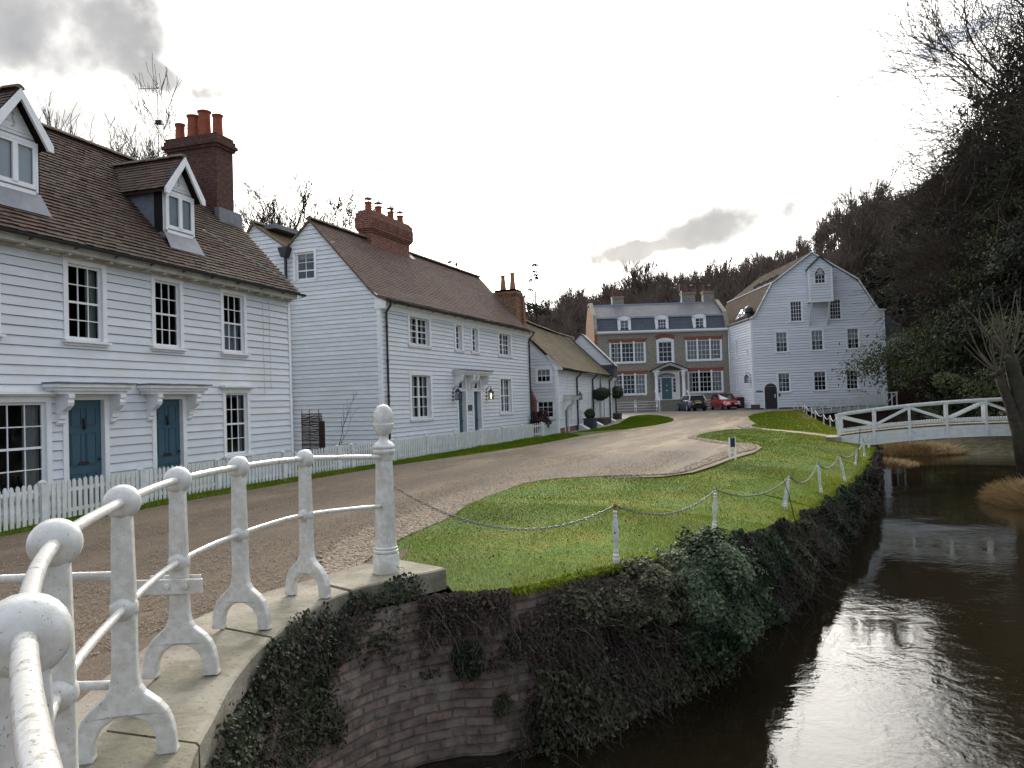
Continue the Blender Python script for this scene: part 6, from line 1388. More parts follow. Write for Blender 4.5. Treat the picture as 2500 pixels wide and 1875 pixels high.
mb.build('bay_roof', 'slate_blue', lb)
mb = MB(); mb.bar((lu0+.12, -p_+.05, 9.12), (lu0+.02, -.05, 7.28), .12, .12); mb.build('strut', 'white_trim', ML)
mb = MB(); mb.bar((lu1-.22, -p_+.05, 9.12), (lu1-.34, -.05, 7.26), .12, .12); mb.build('strut', 'white_trim', ML)
w = window(lb, FL, *gwn, cols=3, rows=2, casing=.06, rec=.0, sill=.06, sash=False, bar=.03)
mb = MB(); gth = [(5.08, 11.28), (5.88, 11.28), (5.84, 11.5), (5.70, 11.72), (5.48, 11.92), (5.26, 11.72), (5.12, 11.5)]
mb.prism([(x+(x-5.48)*.14, z+.05*(z > 11.3)) for x, z in gth], lambda u, z: FL.p(u, z, .036), lambda u, z: FL.p(u, z, .02)); mb.build('gothic_head', 'white_trim', w)
mb = MB(); mb.prism(gth, lambda u, z: FL.p(u, z, .042), lambda u, z: FL.p(u, z, .03)); mb.build('gothic_pane', 'car_glass', w)
mb = MB()
for a, b in (((5.21, 11.28), (5.60, 11.80)), ((5.75, 11.28), (5.36, 11.80)), ((5.35, 11.28), (5.70, 11.66)), ((5.61, 11.28), (5.26, 11.66))): mb.bar(FL.p(*a, .05), FL.p(*b, .05), .022, .03)
mb.build('tracery', 'white_trim', w)
window(lb, FLs, .30, .80, 10.5, 11.3, cols=2, rows=3, casing=.05, rec=0, sill=.04, bar=.03, sash=False)
def locl(u, w, z): q = Matrix.Rotation(R(7.2), 3, 'Z') @ Vector((u, w, 0)); return (q.x-4.55, q.y+68.43, z)
lantern('large black lantern on the corner of the white mill', locl(-.15, .55, 3.0), R(90+14.5+7.2-0)+R(0) if False else R(-68), False, 2.6)
# wing and brick building to the right of the mill
WG = house_root('mill_wing', 'grey slate-roofed wing at the right of the white mill, half hidden by the conifer', (-4.55, 68.43), 82.8, 'wing')
mb = MB(); mb.quad(e(10.47, 8.45, 1.0), e(11.5, 8.45, 1.0+2.5), e(13.6, 6.0, 1.5), e(10.47, 6.0, 0.9)); mb.quad(e(10.47, 8.45, 1.0), e(11.5, 8.45, 3.5), e(11.5, 8.3, 9), e(10.47, 8.3, 9))
for k in range(5): a = Vector(e(10.6+.2*k, 8.46, 1.0+.45*k)); b = Vector(e(10.8+.66*k, 6.02, .95+.12*k)); mb.bar(a, b, .05, .06)
mb.build('roof', 'lead', WG); mb = MB(); FW = FR((10.47, .95, 0), (1, .10, 0), (.10, -1, 0)); siding(mb, FW, 4.6, 6.0, .165, 0, 3.1, [], lip=.04, seed=81); mb.build('wall', 'white_paint_mill', WG)
BB = house_root('brick_outhouse', 'low dark-red brick building with one white window behind the mill walkway', (-4.55, 68.43), 82.8, 'building')
FB = FR((10.6, 2.6, 0), (1, 0, 0), (0, -1, 0)); mb = MB(); plainwall(mb, FB, -.5, 4.7, 0, 9.5, [(.98, 1.50, 2.1, 3.34)]); mb.quad(FB.p(0, -.5), FB.p(0, 4.7), FB.p(0, 4.7, -5), FB.p(0, -.5, -5)); mb.build('wall', 'brick_dark', BB)
mb = MB(); mb.quad(FB.p(-.2, 4.6, .3), FB.p(9.7, 4.6, .3), FB.p(9.7, 7.2, -3.5), FB.p(-.2, 7.2, -3.5)); mb.build('roof', 'tile_brown', BB)
window(BB, FB, .98, 1.50, 2.1, 3.34, cols=2, rows=4, casing=.08, rec=.0, sill=.08, bar=.03)
mb = MB(); mb.tube([F.p(10.55, 4.6, .05), F.p(10.62, .6, .05)], .05, 6); mb.build('drainpipe', 'black_gutter', ML)

# mill walkway over the race
WK = thing('mill_walkway', 'long white timber walkway with cross-braced railings over the dark water below the mill', 'walkway', (-4.55, 68.43, 0), R(7.2))
wy = -3.0; FK = FR((0, wy, 0), (1, 0, 0), (0, -1, 0)); ux = lambda t: 3.7+6.0*t; zk = lambda t: .06+.36*t
mb = MB(); mb.prism([(4.45, -.10), (9.75, .26), (9.75, .60), (4.45, .24)], lambda u, z: FK.p(u, z, .06), lambda u, z: FK.p(u, z, 0))
mb.build('fascia', 'timber_pale_green', WK)
mb = MB(); mb.quad((3.7, wy, .22), (9.75, wy, .52), (9.75, wy+1.6, .52), (3.7, wy+1.6, .22)); mb.build('deck', 'deck_wood', WK)
for row, yy in enumerate((wy-.06, wy+1.55)):
    FK2 = FR((0, yy, 0), (1, 0, 0), (0, -1, 0)); n_ = 9; xs = [3.72+(9.65-3.72)*k/n_ for k in range(n_+1)]; bz = lambda u: .20+(u-3.7)*.055
    mb = MB(); mb.bar(FK2.p(3.65, .78, 0), FK2.p(9.7, 1.40, 0), .07, .05); mb.bar(FK2.p(3.9, .34, 0), FK2.p(9.65, .66, 0), .05, .05); mb.build('rail', 'timber_white', WK)
    for k, u in enumerate(xs):
        zt_ = .78+(u-3.65)*.1025; mb = MB(); mb.bar(FK2.p(u, bz(u)-.28, .02), FK2.p(u, zt_, .02), .085, .085, up=(0, 1, 0)); mb.build('post', 'timber_white', WK)
    mb = MB()
    for k in range(1, n_):
        u, v = xs[k], xs[k+1]; a, b = (bz(u)+.12, .74+(v-3.65)*.1025) if k % 2 else (.74+(u-3.65)*.1025, bz(v)+.12)
        mb.bar(FK2.p(u, a, 0), FK2.p(v, b, 0), .045, .05)
    mb.build('brace', 'timber_white', WK)
mb = MB()
for x in (9.7, 10.5): mb.bar((x, wy+.1, .35), (x, wy+.1, 1.50), .09, .09, up=(0, 1, 0))
mb.bar((9.65, wy+.1, 1.46), (10.6, wy+.1, 1.50), .08, .07); mb.bar((9.7, wy+.1, .62), (10.5, wy+.1, 1.4), .06, .06); mb.bar((10.5, wy+.1, 1.46), (10.5, wy+1.7, 1.46), .07, .07); mb.bar((10.5, wy+1.7, .4), (10.5, wy+1.7, 1.5), .09, .09, up=(0, 1, 0)); mb.build('end_rail', 'timber_white', WK)
mb = MB()
for x, a in ((2.95, 0), (3.25, .2), (3.6, 0)): mb.bar((x, wy+.8+a, .30), (x+.12, wy+.8+a, 1.02), .08, .08, up=(0, 1, 0))
mb.bar((2.9, wy+.8, 1.02), (3.8, wy+.7, .98), .06, .06); mb.build('step_rail', 'timber_white', WK)
mb = MB(); mb.box(4.3, 9.9, wy+.3, wy+.6, -1.7, .05); mb.box(4.0, 10.2, wy+1.7, wy+2.2, -1.7, .1); mb.build('pier', 'mud', WK)

# ================================================================== FOOTBRIDGE
FBr = thing('footbridge', 'arched white timber footbridge with diagonal braces across the river, wire mesh on its deck edge', 'footbridge', (.95, 30.0, 0), R(90-96))
us = [-.08, 1.08, 2.20, 3.33, 4.47, 5.62, 6.7, 7.8]; top_ = lambda u: .80+.455*(1-((u-5.6)/5.9)**2) if u < 5.9 else .80+.455*(1-((u-5.6)/7.5)**2)
deck = lambda u: .10+.385*(1-((u-5.2)/5.4)**2)
bot = lambda u: -.42+.48*(1-((u-5.2)/5.4)**2)
for side, yy in enumerate((0.0, 1.25)):
    FBF = FR((0, yy, 0), (1, 0, 0), (0, -1, 0)); nm = us if True else us
    mb = MB(); N_ = 28
    for k in range(N_):
        a = -.18+(7.9+.18)*k/N_; b = -.18+(7.9+.18)*(k+1)/N_; mb.bar(FBF.p(a, top_(a)+.03, 0), FBF.p(b, top_(b)+.03, 0), .10, .055); mb.bar(FBF.p(a, top_(a)-.02, 0), FBF.p(b, top_(b)-.02, 0), .045, .05)
    mb.build('handrail', 'timber_white', FBr)
    mb = MB()
    for k in range(N_):
        a = -.0+(7.9)*k/N_; b = (7.9)*(k+1)/N_; mb.bar(FBF.p(a, deck(a)+.135, 0), FBF.p(b, deck(b)+.135, 0), .05, .085)
    mb.build('lower_rail', 'timber_white', FBr)
    for i, u in enumerate(us):
        mb = MB(); zb = bot(u)-.0 if i else -.10
        mb.bar(FBF.p(u, zb, .045), FBF.p(u, top_(u), .045), .085, .085, up=(0, 1, 0))
        if side == 0 and i:
            for zz in (zb+.06, zb+.19): mb.lathe([(.001, 0), (.018, 0), (.018, .01), (.001, .012)], FBF.p(u, zz, .088), 8, axis=(0, -1, 0))
        mb.build('post', 'timber_white', FBr)
    for i in range(len(us)-1):
        u, v = us[i]+.05, us[i+1]-.05; up_ = (i % 2 == 1); mb = MB()
        if i == 0: a, b = (top_(u)-.08, deck(v)+.22)
        else: a, b = (deck(u)+.20, top_(v)-.08) if up_ else (top_(u)-.08, deck(v)+.20)
        mb.bar(FBF.p(u, a, 0), FBF.p(v, b, 0), .05, .07); mb.build('brace', 'timber_white', FBr)
mb = MB()
for k in range(60):
    a = -.1+8.0*k/60; b = -.1+8.0*(k+.94)/60; z = deck((a+b)/2)+.02; mb.box(a, b, -.02, 1.30, z-.035, z)
mb.build('deck', 'deck_wood', FBr)
for yy in (-.03, 1.20):
    for q in range(3):
        mb = MB(); N_ = 24
        P_ = []
        for k in range(N_+1): u = 8.0*k/N_+(-.02); t = (q)/3; z0_ = bot(u)+(deck(u)-.03-bot(u))*q/3; z1_ = bot(u)+(deck(u)-.03-bot(u))*(q+.975)/3; P_.append((u, max(z0_, bot(u)), z1_))
        for k in range(N_): 
            a, b = P_[k], P_[k+1]
            v = [(a[0], yy, a[1]), (b[0], yy, b[1]), (b[0], yy, b[2]), (a[0], yy, a[2]), (a[0], yy+.06, a[1]), (b[0], yy+.06, b[1]), (b[0], yy+.06, b[2]), (a[0], yy+.06, a[2])]
            mb.add(v, [(0, 1, 2, 3), (4, 7, 6, 5), (0, 4, 5, 1), (3, 2, 6, 7), (0, 3, 7, 4), (1, 5, 6, 2)])
        mb.build('beam', 'timber_white', FBr)
mb = MB()
for i in range(7): u = .1+.15*i; mb.bar((u, 1.20, deck(u)+.02), (u, 1.20, top_(u)-.2-.09*i), .012, .012)
mb.build('baluster', 'black_iron', FBr)
mb = MB(); 
for k in range(90):
    u = .2+7.2*k/90
    mb.bar((u, -.035, deck(u)+.175), (u, -.035, deck(u)+.215), .016, .006, up=(0, 1, 0))
mb.build('mesh_staples', 'black_iron', FBr)
mb = MB(); mb.box(-.5, .0, -.15, 1.45, -1.8, .06); mb.box(7.6, 8.6, -.2, 1.5, -1.8, .35); mb.build('abutment', 'coping_stone', FBr)

# ================================================================== CARS, BIN, PLANTERS
def car(name, label, loc, rz, L_, W_, H_, paint, kind):
    t = thing(name, label, 'car', loc, rz)       # faces +x (front), origin on ground at middle
    hl, hw = L_/2, W_/2; xs = np.linspace(-hl, hl, 25)
    if kind == 'mini':
        belt = np.interp(xs/hl, (-1, -.97, -.9, -.3, .3, .55, .9, 1), (.55, .82, .90, .93, .92, .86, .76, .48)); roofx = (-.93, -.80, .15, .42); rz_ = 1.41
    else:
        belt = np.interp(xs/hl, (-1, -.96, -.85, -.3, .25, .45, .8, .94, 1), (.50, .86, .95, .94, .90, .86, .72, .60, .42)); roofx = (-.90, -.62, .02, .42); rz_ = 1.44
    wid = np.interp(np.abs(xs)/hl, (0, .7, .9, 1), (1, .98, .90, .72))*hw
    mb = MB(); ring = []
    for x, b, w in zip(xs, belt, wid):
        zb = .20+.10*max(0, abs(x)/hl-.85)/.15
        ring.append([(x, -w*.90, zb), (x, -w*.99, .34), (x, -w, .55), (x, -w*.97, b-.08), (x, -w*.88, b), (x, 0, b+.035), (x, w*.88, b), (x, w*.97, b-.08), (x, w, .55), (x, w*.99, .34), (x, w*.90, zb)])
    for r_ in ring: mb.v += r_
    n_ = 11
    for i in range(len(ring)-1):
        for k in range(n_-1): mb.f.append((i*n_+k, i*n_+k+1, (i+1)*n_+k+1, (i+1)*n_+k)); mb.t.append(0)
    mb.f += [tuple(range(n_)), tuple(reversed(range((len(ring)-1)*n_, len(ring)*n_)))]; mb.t += [0, 0]
    b_ = mb.build('body', paint, t, smooth=True)
    x0, x1, x2, x3 = [q*hl for q in roofx]; rw = hw*.70; bw_ = hw*.90
    cab = [[(x0, -bw_, .86), (x0, bw_, .86)], [(x1, -rw, rz_-.05), (x1, rw, rz_-.05)], [((x1+x2)/2, -rw*1.03, rz_), ((x1+x2)/2, rw*1.03, rz_)], [(x2, -rw, rz_-.06), (x2, rw, rz_-.06)], [(x3, -bw_, .88), (x3, bw_, .88)]]
    mb = MB(); mb.quad(*[cab[1][0], cab[1][1], cab[2][1], cab[2][0]]); mb.quad(cab[2][0], cab[2][1], cab[3][1], cab[3][0])
    for (a, b) in ((0, 1), (4, 3)):
        for s_ in (0, 1): mb.bar(cab[a][s_], cab[b][s_], .07, .07)
    for s_ in (0, 1): mb.bar(cab[1][s_], cab[3][s_], .07, .05)
    mb.bar(cab[1][0], cab[1][1], .08, .05); mb.bar(cab[3][0], cab[3][1], .08, .05); mb.build('roof', 'car_white' if kind == 'mini' else paint, t)
    g_ = MB(); ins = lambda p: (p[0], p[1]*.985, p[2]-.012)
    g_.quad(ins(cab[0][0]), ins(cab[0][1]), ins(cab[1][1]), ins(cab[1][0])); g_.build('rear_window', 'car_glass', t)
    g_ = MB(); g_.quad(ins(cab[4][0]), ins(cab[4][1]), ins(cab[3][1]), ins(cab[3][0])); g_.build('windscreen', 'car_glass', t)
    for s_ in (0, 1):
        g_ = MB(); g_.add([ins(cab[k][s_]) for k in range(5)], [(0, 1, 2, 3, 4)]); g_.build('side_window', 'car_glass', t)
    for x in (-hl*.66, hl*.66):
        for s_ in (-1, 1):
            w_ = MB(); w_.lathe([(.16, -.10), (.28, -.10), (.305, -.06), (.305, .06), (.28, .10), (.16, .10)], (x, s_*(hw-.11), .305), 20, axis=(0, 1, 0)); wh = w_.build('wheel', 'tyre', t, smooth=2)
            w_ = MB(); w_.lathe([(.02, 0), (.19, .0), (.20, .02), (.02, .03)], (x, s_*(hw-.015), .305), 14, axis=(0, s_, 0)); w_.build('rim', 'chrome', wh)
    for s_ in (-1, 1):
        m_ = MB(); m_.box(hl*.28, hl*.28+.12, s_*(hw+.02)-.09, s_*(hw+.02)+.09, .93, 1.05); m_.build('mirror', paint, t)
    if kind == 'mini':
        for s_ in (-1, 1):
            m_ = MB(); m_.lathe([(.001, 0), (.115, 0), (.115, .03), (.10, .04), (.001, .05)], (-hl+.05, s_*hw*.74, .76), 14, axis=(-1, s_*.35, 0)); l_ = m_.build('tail_lamp', 'chrome', t)
            m_ = MB(); m_.lathe([(.001, 0), (.090, 0), (.080, .05), (.001, .06)], (-hl+.02, s_*hw*.74, .76), 14, axis=(-1, s_*.35, 0)); m_.build('lens', 'lamp_red', l_)
        m_ = MB(); m_.box(-hl-.03, -hl+.10, -.26, .26, .68, .79); m_.build('number_plate', 'plate_yellow', t)
        m_ = MB(); m_.box(-hl-.04, -hl+.08, -.33, .33, .81, .85); m_.build('trim_strip', 'chrome', t)
        m_ = MB(); m_.box(-hl-.07, -hl+.3, -hw*.92, hw*.92, .26, .50); m_.build('bumper', 'car_blue', t, bevel=.04)
        m_ = MB(); m_.tube([(-hl*.80, 0, rz_), (-hl*.86, 0, rz_+.14)], .008, 5); m_.build('antenna', 'black_iron', t)
    else:
        for s_ in (-1, 1):
            m_ = MB(); m_.lathe([(.001, .0), (.10, 0), (.085, .045), (.001, .06)], (hl*.885, s_*hw*.72, .66), 12, axis=(1, s_*.3, .35)); m_.build('headlight', 'lamp_clear', t, smooth=True)
        m_ = MB(); m_.prism([(-.13, .62), (.13, .62), (.0, .36)], lambda u, z: (hl+.02, u, z), lambda u, z: (hl-.15, u, z)); m_.build('grille', 'black_iron', t)
        m_ = MB(); m_.box(hl-.1, hl+.035, .17, .60, .48, .58); m_.build('number_plate', 'plate_white', t)
        m_ = MB(); m_.box(hl-.2, hl+.012, -hw*.6, hw*.6, .26, .34); m_.build('air_intake', 'black_iron', t)
        m_ = MB(); m_.quad((x2+.1, -.56, rz_-.13), (x2+.28, .05, rz_-.28), (x3-.08, .02, .93), (x3-.10, -.66, .93)); m_.build('sunshade', 'plate_white', t)
    return t
f_ = Vector((-.3616, .9323, 0))
car('hatchback_car', 'dark blue hatchback with white roof parked tail-on before the grey brick house', (-9.75, 68.15, .375), R(111.2+6), 3.65, 1.66, 1.41, 'car_blue', 'mini')
car('hatchback_car', 'small red hatchback with a sunshade, parked facing the road beside the mill', (-7.10, 70.35, .38), R(-68.8+3), 4.06, 1.70, 1.44, 'car_red', 'mito')
wb = thing('wheelie_bin', 'black wheeled bin standing behind the red car against the mill side', 'bin', (-5.75, 71.0, .38), R(-68))
mb = MB(); mb.add([(-.26, -.25, .05), (.26, -.25, .05), (.26, .25, .05), (-.26, .25, .05), (-.31, -.30, .98), (.31, -.30, .98), (.31, .30, .98), (-.31, .30, .98)], [(0, 3, 2, 1), (4, 5, 6, 7), (0, 1, 5, 4), (1, 2, 6, 5), (2, 3, 7, 6), (3, 0, 4, 7)]); mb.build('body', 'black_gutter', wb, bevel=.02)
mb = MB(); mb.prism([(-.34, .98), (.34, .98), (.30, 1.06), (-.28, 1.09)], lambda u, z: (u, -.32, z), lambda u, z: (u, .32, z)); mb.build('lid', 'black_gutter', wb)
for y in (-.22, .22): mb = MB(); mb.lathe([(.02, -.03), (.10, -.03), (.10, .03), (.02, .03)], (-.28, y, .10), 12, axis=(0, 1, 0)); mb.build('wheel', 'tyre', wb)
tp = thing('planter', 'low weathered wooden trough at the mill corner beside the arched door', 'planter', (-4.35, 67.2, .38), R(7))
mb = MB(); mb.box(-.36, .36, -.18, .18, 0, .42); mb.build('box', 'planter_brown', tp, bevel=.01)
mb = MB(); mb.box(-1.5, -.55, -.1, .35, .02, .12); mb.build('slab', 'coping_stone', tp)
def tub(loc, s, h, m_, lab, rz=0): 
    t = thing('planter', lab, 'planter', loc, rz); mb = MB(); a = s/2; b = s/2*1.06
    mb.add([(-a, -a, 0), (a, -a, 0), (a, a, 0), (-a, a, 0), (-b, -b, h), (b, -b, h), (b, b, h), (-b, b, h)], [(0, 3, 2, 1), (0, 1, 5, 4), (1, 2, 6, 5), (2, 3, 7, 6), (3, 0, 4, 7)]); mb.box(-b*1.04, b*1.04, -b*1.04, b*1.04, h-.05, h); mb.build('tub', m_, t, bevel=.008)
    return t
tub((-11.42, 41.2, .03), .56, .62, 'planter_grey', 'large dark grey square planter with a round clipped bush by the low cottage', R(-5))
tub((-11.95, 45.4, .08), .70, .42, 'planter_brown', 'low square tub under the nearer of the two standard trees', R(-5)); tub((-12.1, 47.0, .10), .66, .42, 'planter_brown', 'low square tub under the farther of the two paired standard trees', R(-5)); tub((-12.75, 53.0, .18), .56, .48, 'planter_brown', 'small square tub of the single standard tree near the cottage end', R(-5))
for i, (x, y) in enumerate(((-11.75, 40.3), (-12.05, 44.4), (-12.6, 50.0))):
    mb = MB(); mb.prism([(0, 0), (.62, 0), (.62, .08), (.06, .34), (0, .34)], lambda u, z: (x+u*.85, y-.25-u*.1, z+.02+.04*i), lambda u, z: (x+u*.85, y+.25-u*.1, z+.02+.04*i)); tag(mb.build('cellar_hatch', 'timber_white'), ['nearest sloping white hatch, against the foot of the low cottage by the third drainpipe', 'middle sloping white hatch at the foot of the low cottage, by the paired tubs', 'farthest sloping white hatch at the foot of the low cottage wall'][i], 'hatch', 'sloping white hatches at the low cottage')
# stone step blocks by the garden gate of the low cottage
# ================================================================== VEGETATION
def grow(rng, base, d0, L0, r0, depth, nb=(3, 4), spread=.6, up=.15, taper=.68, seg=3, wander=.12, lmul=.72, minr=.004, first=.25):
    "bare branching tree -> arrays A,B,ra,rb, level"
    A = []; B = []; RA_ = []; RB_ = []; LV = []; st = [(np.array(base, float), np.array(d0, float), L0, r0, 0)]
    while st:
        p, d, Ln, r, lv = st.pop(); d = d/np.linalg.norm(d); n = seg if lv < depth else 2; pts = [p]; rr = [r]; dd = d.copy()
        for k in range(n):
            dd = dd+rng.normal(0, wander, 3)+np.array([0, 0, up*.35]); dd /= np.linalg.norm(dd); pts.append(pts[-1]+dd*Ln/n); rr.append(max(minr, r*(1-(1-taper)*(k+1)/n)))
            A.append(pts[-2]); B.append(pts[-1]); RA_.append(rr[-2]); RB_.append(rr[-1]); LV.append(lv)
        if lv >= depth: continue
        m_ = rng.integers(nb[0], nb[1]+1)
        for j in range(m_):
            t = 1.0 if j == 0 else (first if lv == 0 else .25)+(1-(first if lv == 0 else .25))*rng.random(); i = min(int(t*n), n-1); f = t*n-i; q = pts[i]+(pts[i+1]-pts[i])*min(f, 1)
            ax = rng.normal(size=3); ax -= dd*(ax@dd); ax /= np.linalg.norm(ax)+1e-9; s_ = spread*(.5 if j == 0 else 1)*rng.uniform(.6, 1.25)
            nd = dd*math.cos(s_)+ax*math.sin(s_)+np.array([0, 0, up]); st.append((q, nd, Ln*lmul*rng.uniform(.75, 1.2), max(minr, r*(taper if j == 0 else taper*.72)), lv+1))
    return [np.array(x) for x in (A, B, RA_, RB_, LV)]
def bare_tree(name, label, base, h, seed, depth=6, r0=.2, spread=.55, up=.18, d0=(0, 0, 1), m_='twig_brown', trunk_m='bark', nb=(3, 4), minr=.006, group=None, first=.3, lmul=.72, loc0=None):
    rng = np.random.default_rng(seed); A, B, ra, rb, lv = grow(rng, (0, 0, 0), d0, h*.30, r0, depth, nb=nb, spread=spread, up=up, minr=minr, first=first, lmul=lmul)
    z = np.percentile(B[:, 2], 97.5); k = h/z; A = A*k; B = B*k
    t = thing(name, label, 'tree', base, 0, group); s = lv <= 1
    V, F_ = strips(A[s], B[s], ra[s], rb[s], 6); npmesh('trunk', V, F_, trunk_m, t, smooth=True)
    V, F_ = strips(A[~s], B[~s], ra[~s], rb[~s], 3); npmesh('crown', V, F_, m_, t, tint=np.repeat(rng.random((~s).sum()), 3))
    return t
# bare trees behind the first two cottages
bare_tree('bare_tree', 'leafless bushy tree rising behind the ridge of the left cottage', (-27.2, 21.6, 1.0), 11.0, 3, depth=8, r0=.16, spread=.42, m_='twig_dark', minr=.009, nb=(2, 4), first=.1, up=.24, lmul=.78)
bare_tree('bare_tree', 'leafless tree behind the roof of the left cottage, lower one by the aerial', (-26.2, 25.0, 1.0), 10.2, 8, depth=8, r0=.14, spread=.45, m_='twig_dark', minr=.009, nb=(2, 4), first=.1, up=.22, lmul=.78)
bare_tree('bare_tree', 'leafless wide tree in the gap between the tall chimney and the middle cottage', (-30.6, 32.0, 0), 15.4, 5, depth=7, r0=.22, spread=.60, m_='twig_dark', minr=.012, nb=(3, 4), first=.3, up=.16, lmul=.76)
bare_tree('bare_tree', 'leafless tree behind the gable of the middle cottage, right of its neighbour', (-28.6, 33.2, 0), 14.2, 6, depth=7, r0=.20, spread=.60, m_='twig_dark', minr=.012, nb=(3, 4), first=.3, up=.16, lmul=.76)

# ------------------------------------------------------------------ wooded hill
ridge_px = None
HR = [(-75, 15), (-58, 18), (-51, 19.8), (-45, 21.8), (-39, 23.4), (-33, 24.6), (-27, 26), (-20, 26), (-13, 27.8), (-6, 29.3), (0, 31), (4, 33.5), (7, 37.5), (11, 40.5), (25, 43.0), (45, 42.0), (80, 44), (140, 46)]
hrx = np.array([p[0] for p in HR]); hrz = np.array([p[1] for p in HR])
def hillh(x, y):
    # distance forward of camera axis
    f = -.3616*x+.9323*y; t = np.clip((f-88)/(150-88), 0, 1); back = np.clip((f-150)/60, 0, 1)
    xr = x+ (150-f)*.0; top = np.interp(x+(f-150)*.36, hrx, hrz)-7.5
    return np.maximum(.4, top)*(t**.85)*(1-.15*back)+.0
gx = np.arange(-150, 175, 4.0); gy = np.arange(76, 260, 4.0); X, Y = np.meshgrid(gx, gy); rngh = np.random.default_rng(2)
Z = hillh(X, Y)+.6*np.sin(X*.13)*np.sin(Y*.11)-.1
V = np.stack([X, Y, Z], -1).reshape(-1, 3); nx, ny = len(gx), len(gy); i = np.arange(nx*ny).reshape(ny, nx)
Fq = np.stack([i[:-1, :-1], i[:-1, 1:], i[1:, 1:], i[1:, :-1]], -1).reshape(-1, 4)
struct(npmesh('hill', V, Fq, 'hill_floor', smooth=True))
# templates merged into one mass of leafless wood
T = []
for s in range(5):
    r = np.random.default_rng(100+s); A, B, ra, rb, lv = grow(r, (0, 0, 0), (0, 0, 1), 3.0, .16, 5, nb=(3, 4), spread=.50, up=.20, minr=.022, first=.2, lmul=.74); k = 9.0/B[:, 2].max(); T.append((A*k, B*k, ra, rb))
rng = np.random.default_rng(21); cand = []
for _ in range(14000):
    x = rng.uniform(-90, 120); y = rng.uniform(86, 215); f = -.3616*x+.9323*y; sx = .9323*x+.3616*y
    if f < 93 or f > 172: continue
    px = 1250+1878*sx/f
    if px < 1180 or px > 2650: continue
    cand.append((x, y, f, px))
sel = []; 
for c in cand:
    if all((c[0]-q[0])**2+(c[1]-q[1])**2 > 6.5 for q in sel): sel.append(c)
    if len(sel) >= 780: break
VV = []; FF = []; TT = []; nb_ = 0
for (x, y, f, px) in sel:
    A, B, ra, rb = T[rng.integers(5)]; a = rng.uniform(0, 6.28); s = rng.uniform(.75, 1.15); c_, s_ = math.cos(a)*s, math.sin(a)*s
    Rm = np.array([[c_, -s_, 0], [s_, c_, 0], [0, 0, s]]); o = np.array([x, y, float(hillh(np.array(x), np.array(y)))-.4])
    V, F_ = strips(A@Rm.T+o, B@Rm.T+o, ra*s, rb*s, 3); VV.append(V); FF.append(F_+nb_); nb_ += len(V); TT.append(np.full(len(F_), np.clip(rng.normal(.4, .25), 0, 1)))
o = npmesh('woodland', np.concatenate(VV), np.concatenate(FF), 'wood_far', tint=np.concatenate(TT)); tag(o, 'mass of leafless brown woodland covering the hill behind the manor and mill', 'woodland', kind='stuff')
# undergrowth between the trunks
n_ = 140000; x = rng.uniform(-80, 90, n_); y = rng.uniform(86, 190, n_); f = -.3616*x+.9323*y; k = (f > 90) & (f < 165); x = x[k]; y = y[k]
P = np.stack([x, y, hillh(x, y)+rng.uniform(.2, 4.5, len(x))], 1); V, F_ = leaf_cards(P, .34, rng, .35); o = npmesh('undergrowth', V, F_, 'wood_far', tint=np.clip(rng.normal(.35, .25, len(F_)), 0, 1)); tag(o, 'brown undergrowth between the trees on the hillside', 'undergrowth', kind='stuff')
hz = lambda x, y: float(hillh(np.array(float(x)), np.array(float(y))))
bare_tree('bare_tree', 'leafless fan-shaped tree standing above the woodland skyline over the brick house', (-27.8, 131.5, hz(-27.8, 131.5)), 12, 31, depth=6, r0=.3, minr=.03, m_='wood_far', spread=.5)
bare_tree('bare_tree', 'big pale-branched leafless tree above the right slope of the mill roof', (3.6, 108, hz(3.6, 108)), 22, 32, depth=7, r0=.50, minr=.024, spread=.50, nb=(3, 4), up=.12, lmul=.74)
bare_tree('bare_tree', 'leafless tree on the skyline just left of the dark conifer mass', (10.0, 112, hz(10, 112)), 16, 33, depth=6, r0=.42, minr=.026, spread=.5)
bare_tree('bare_tree', 'leafless woodland tree above the mill ridge, left one', (-9.5, 118, hz(-9.5, 118)), 11, 34, depth=6, r0=.34, minr=.028, m_='wood_far')

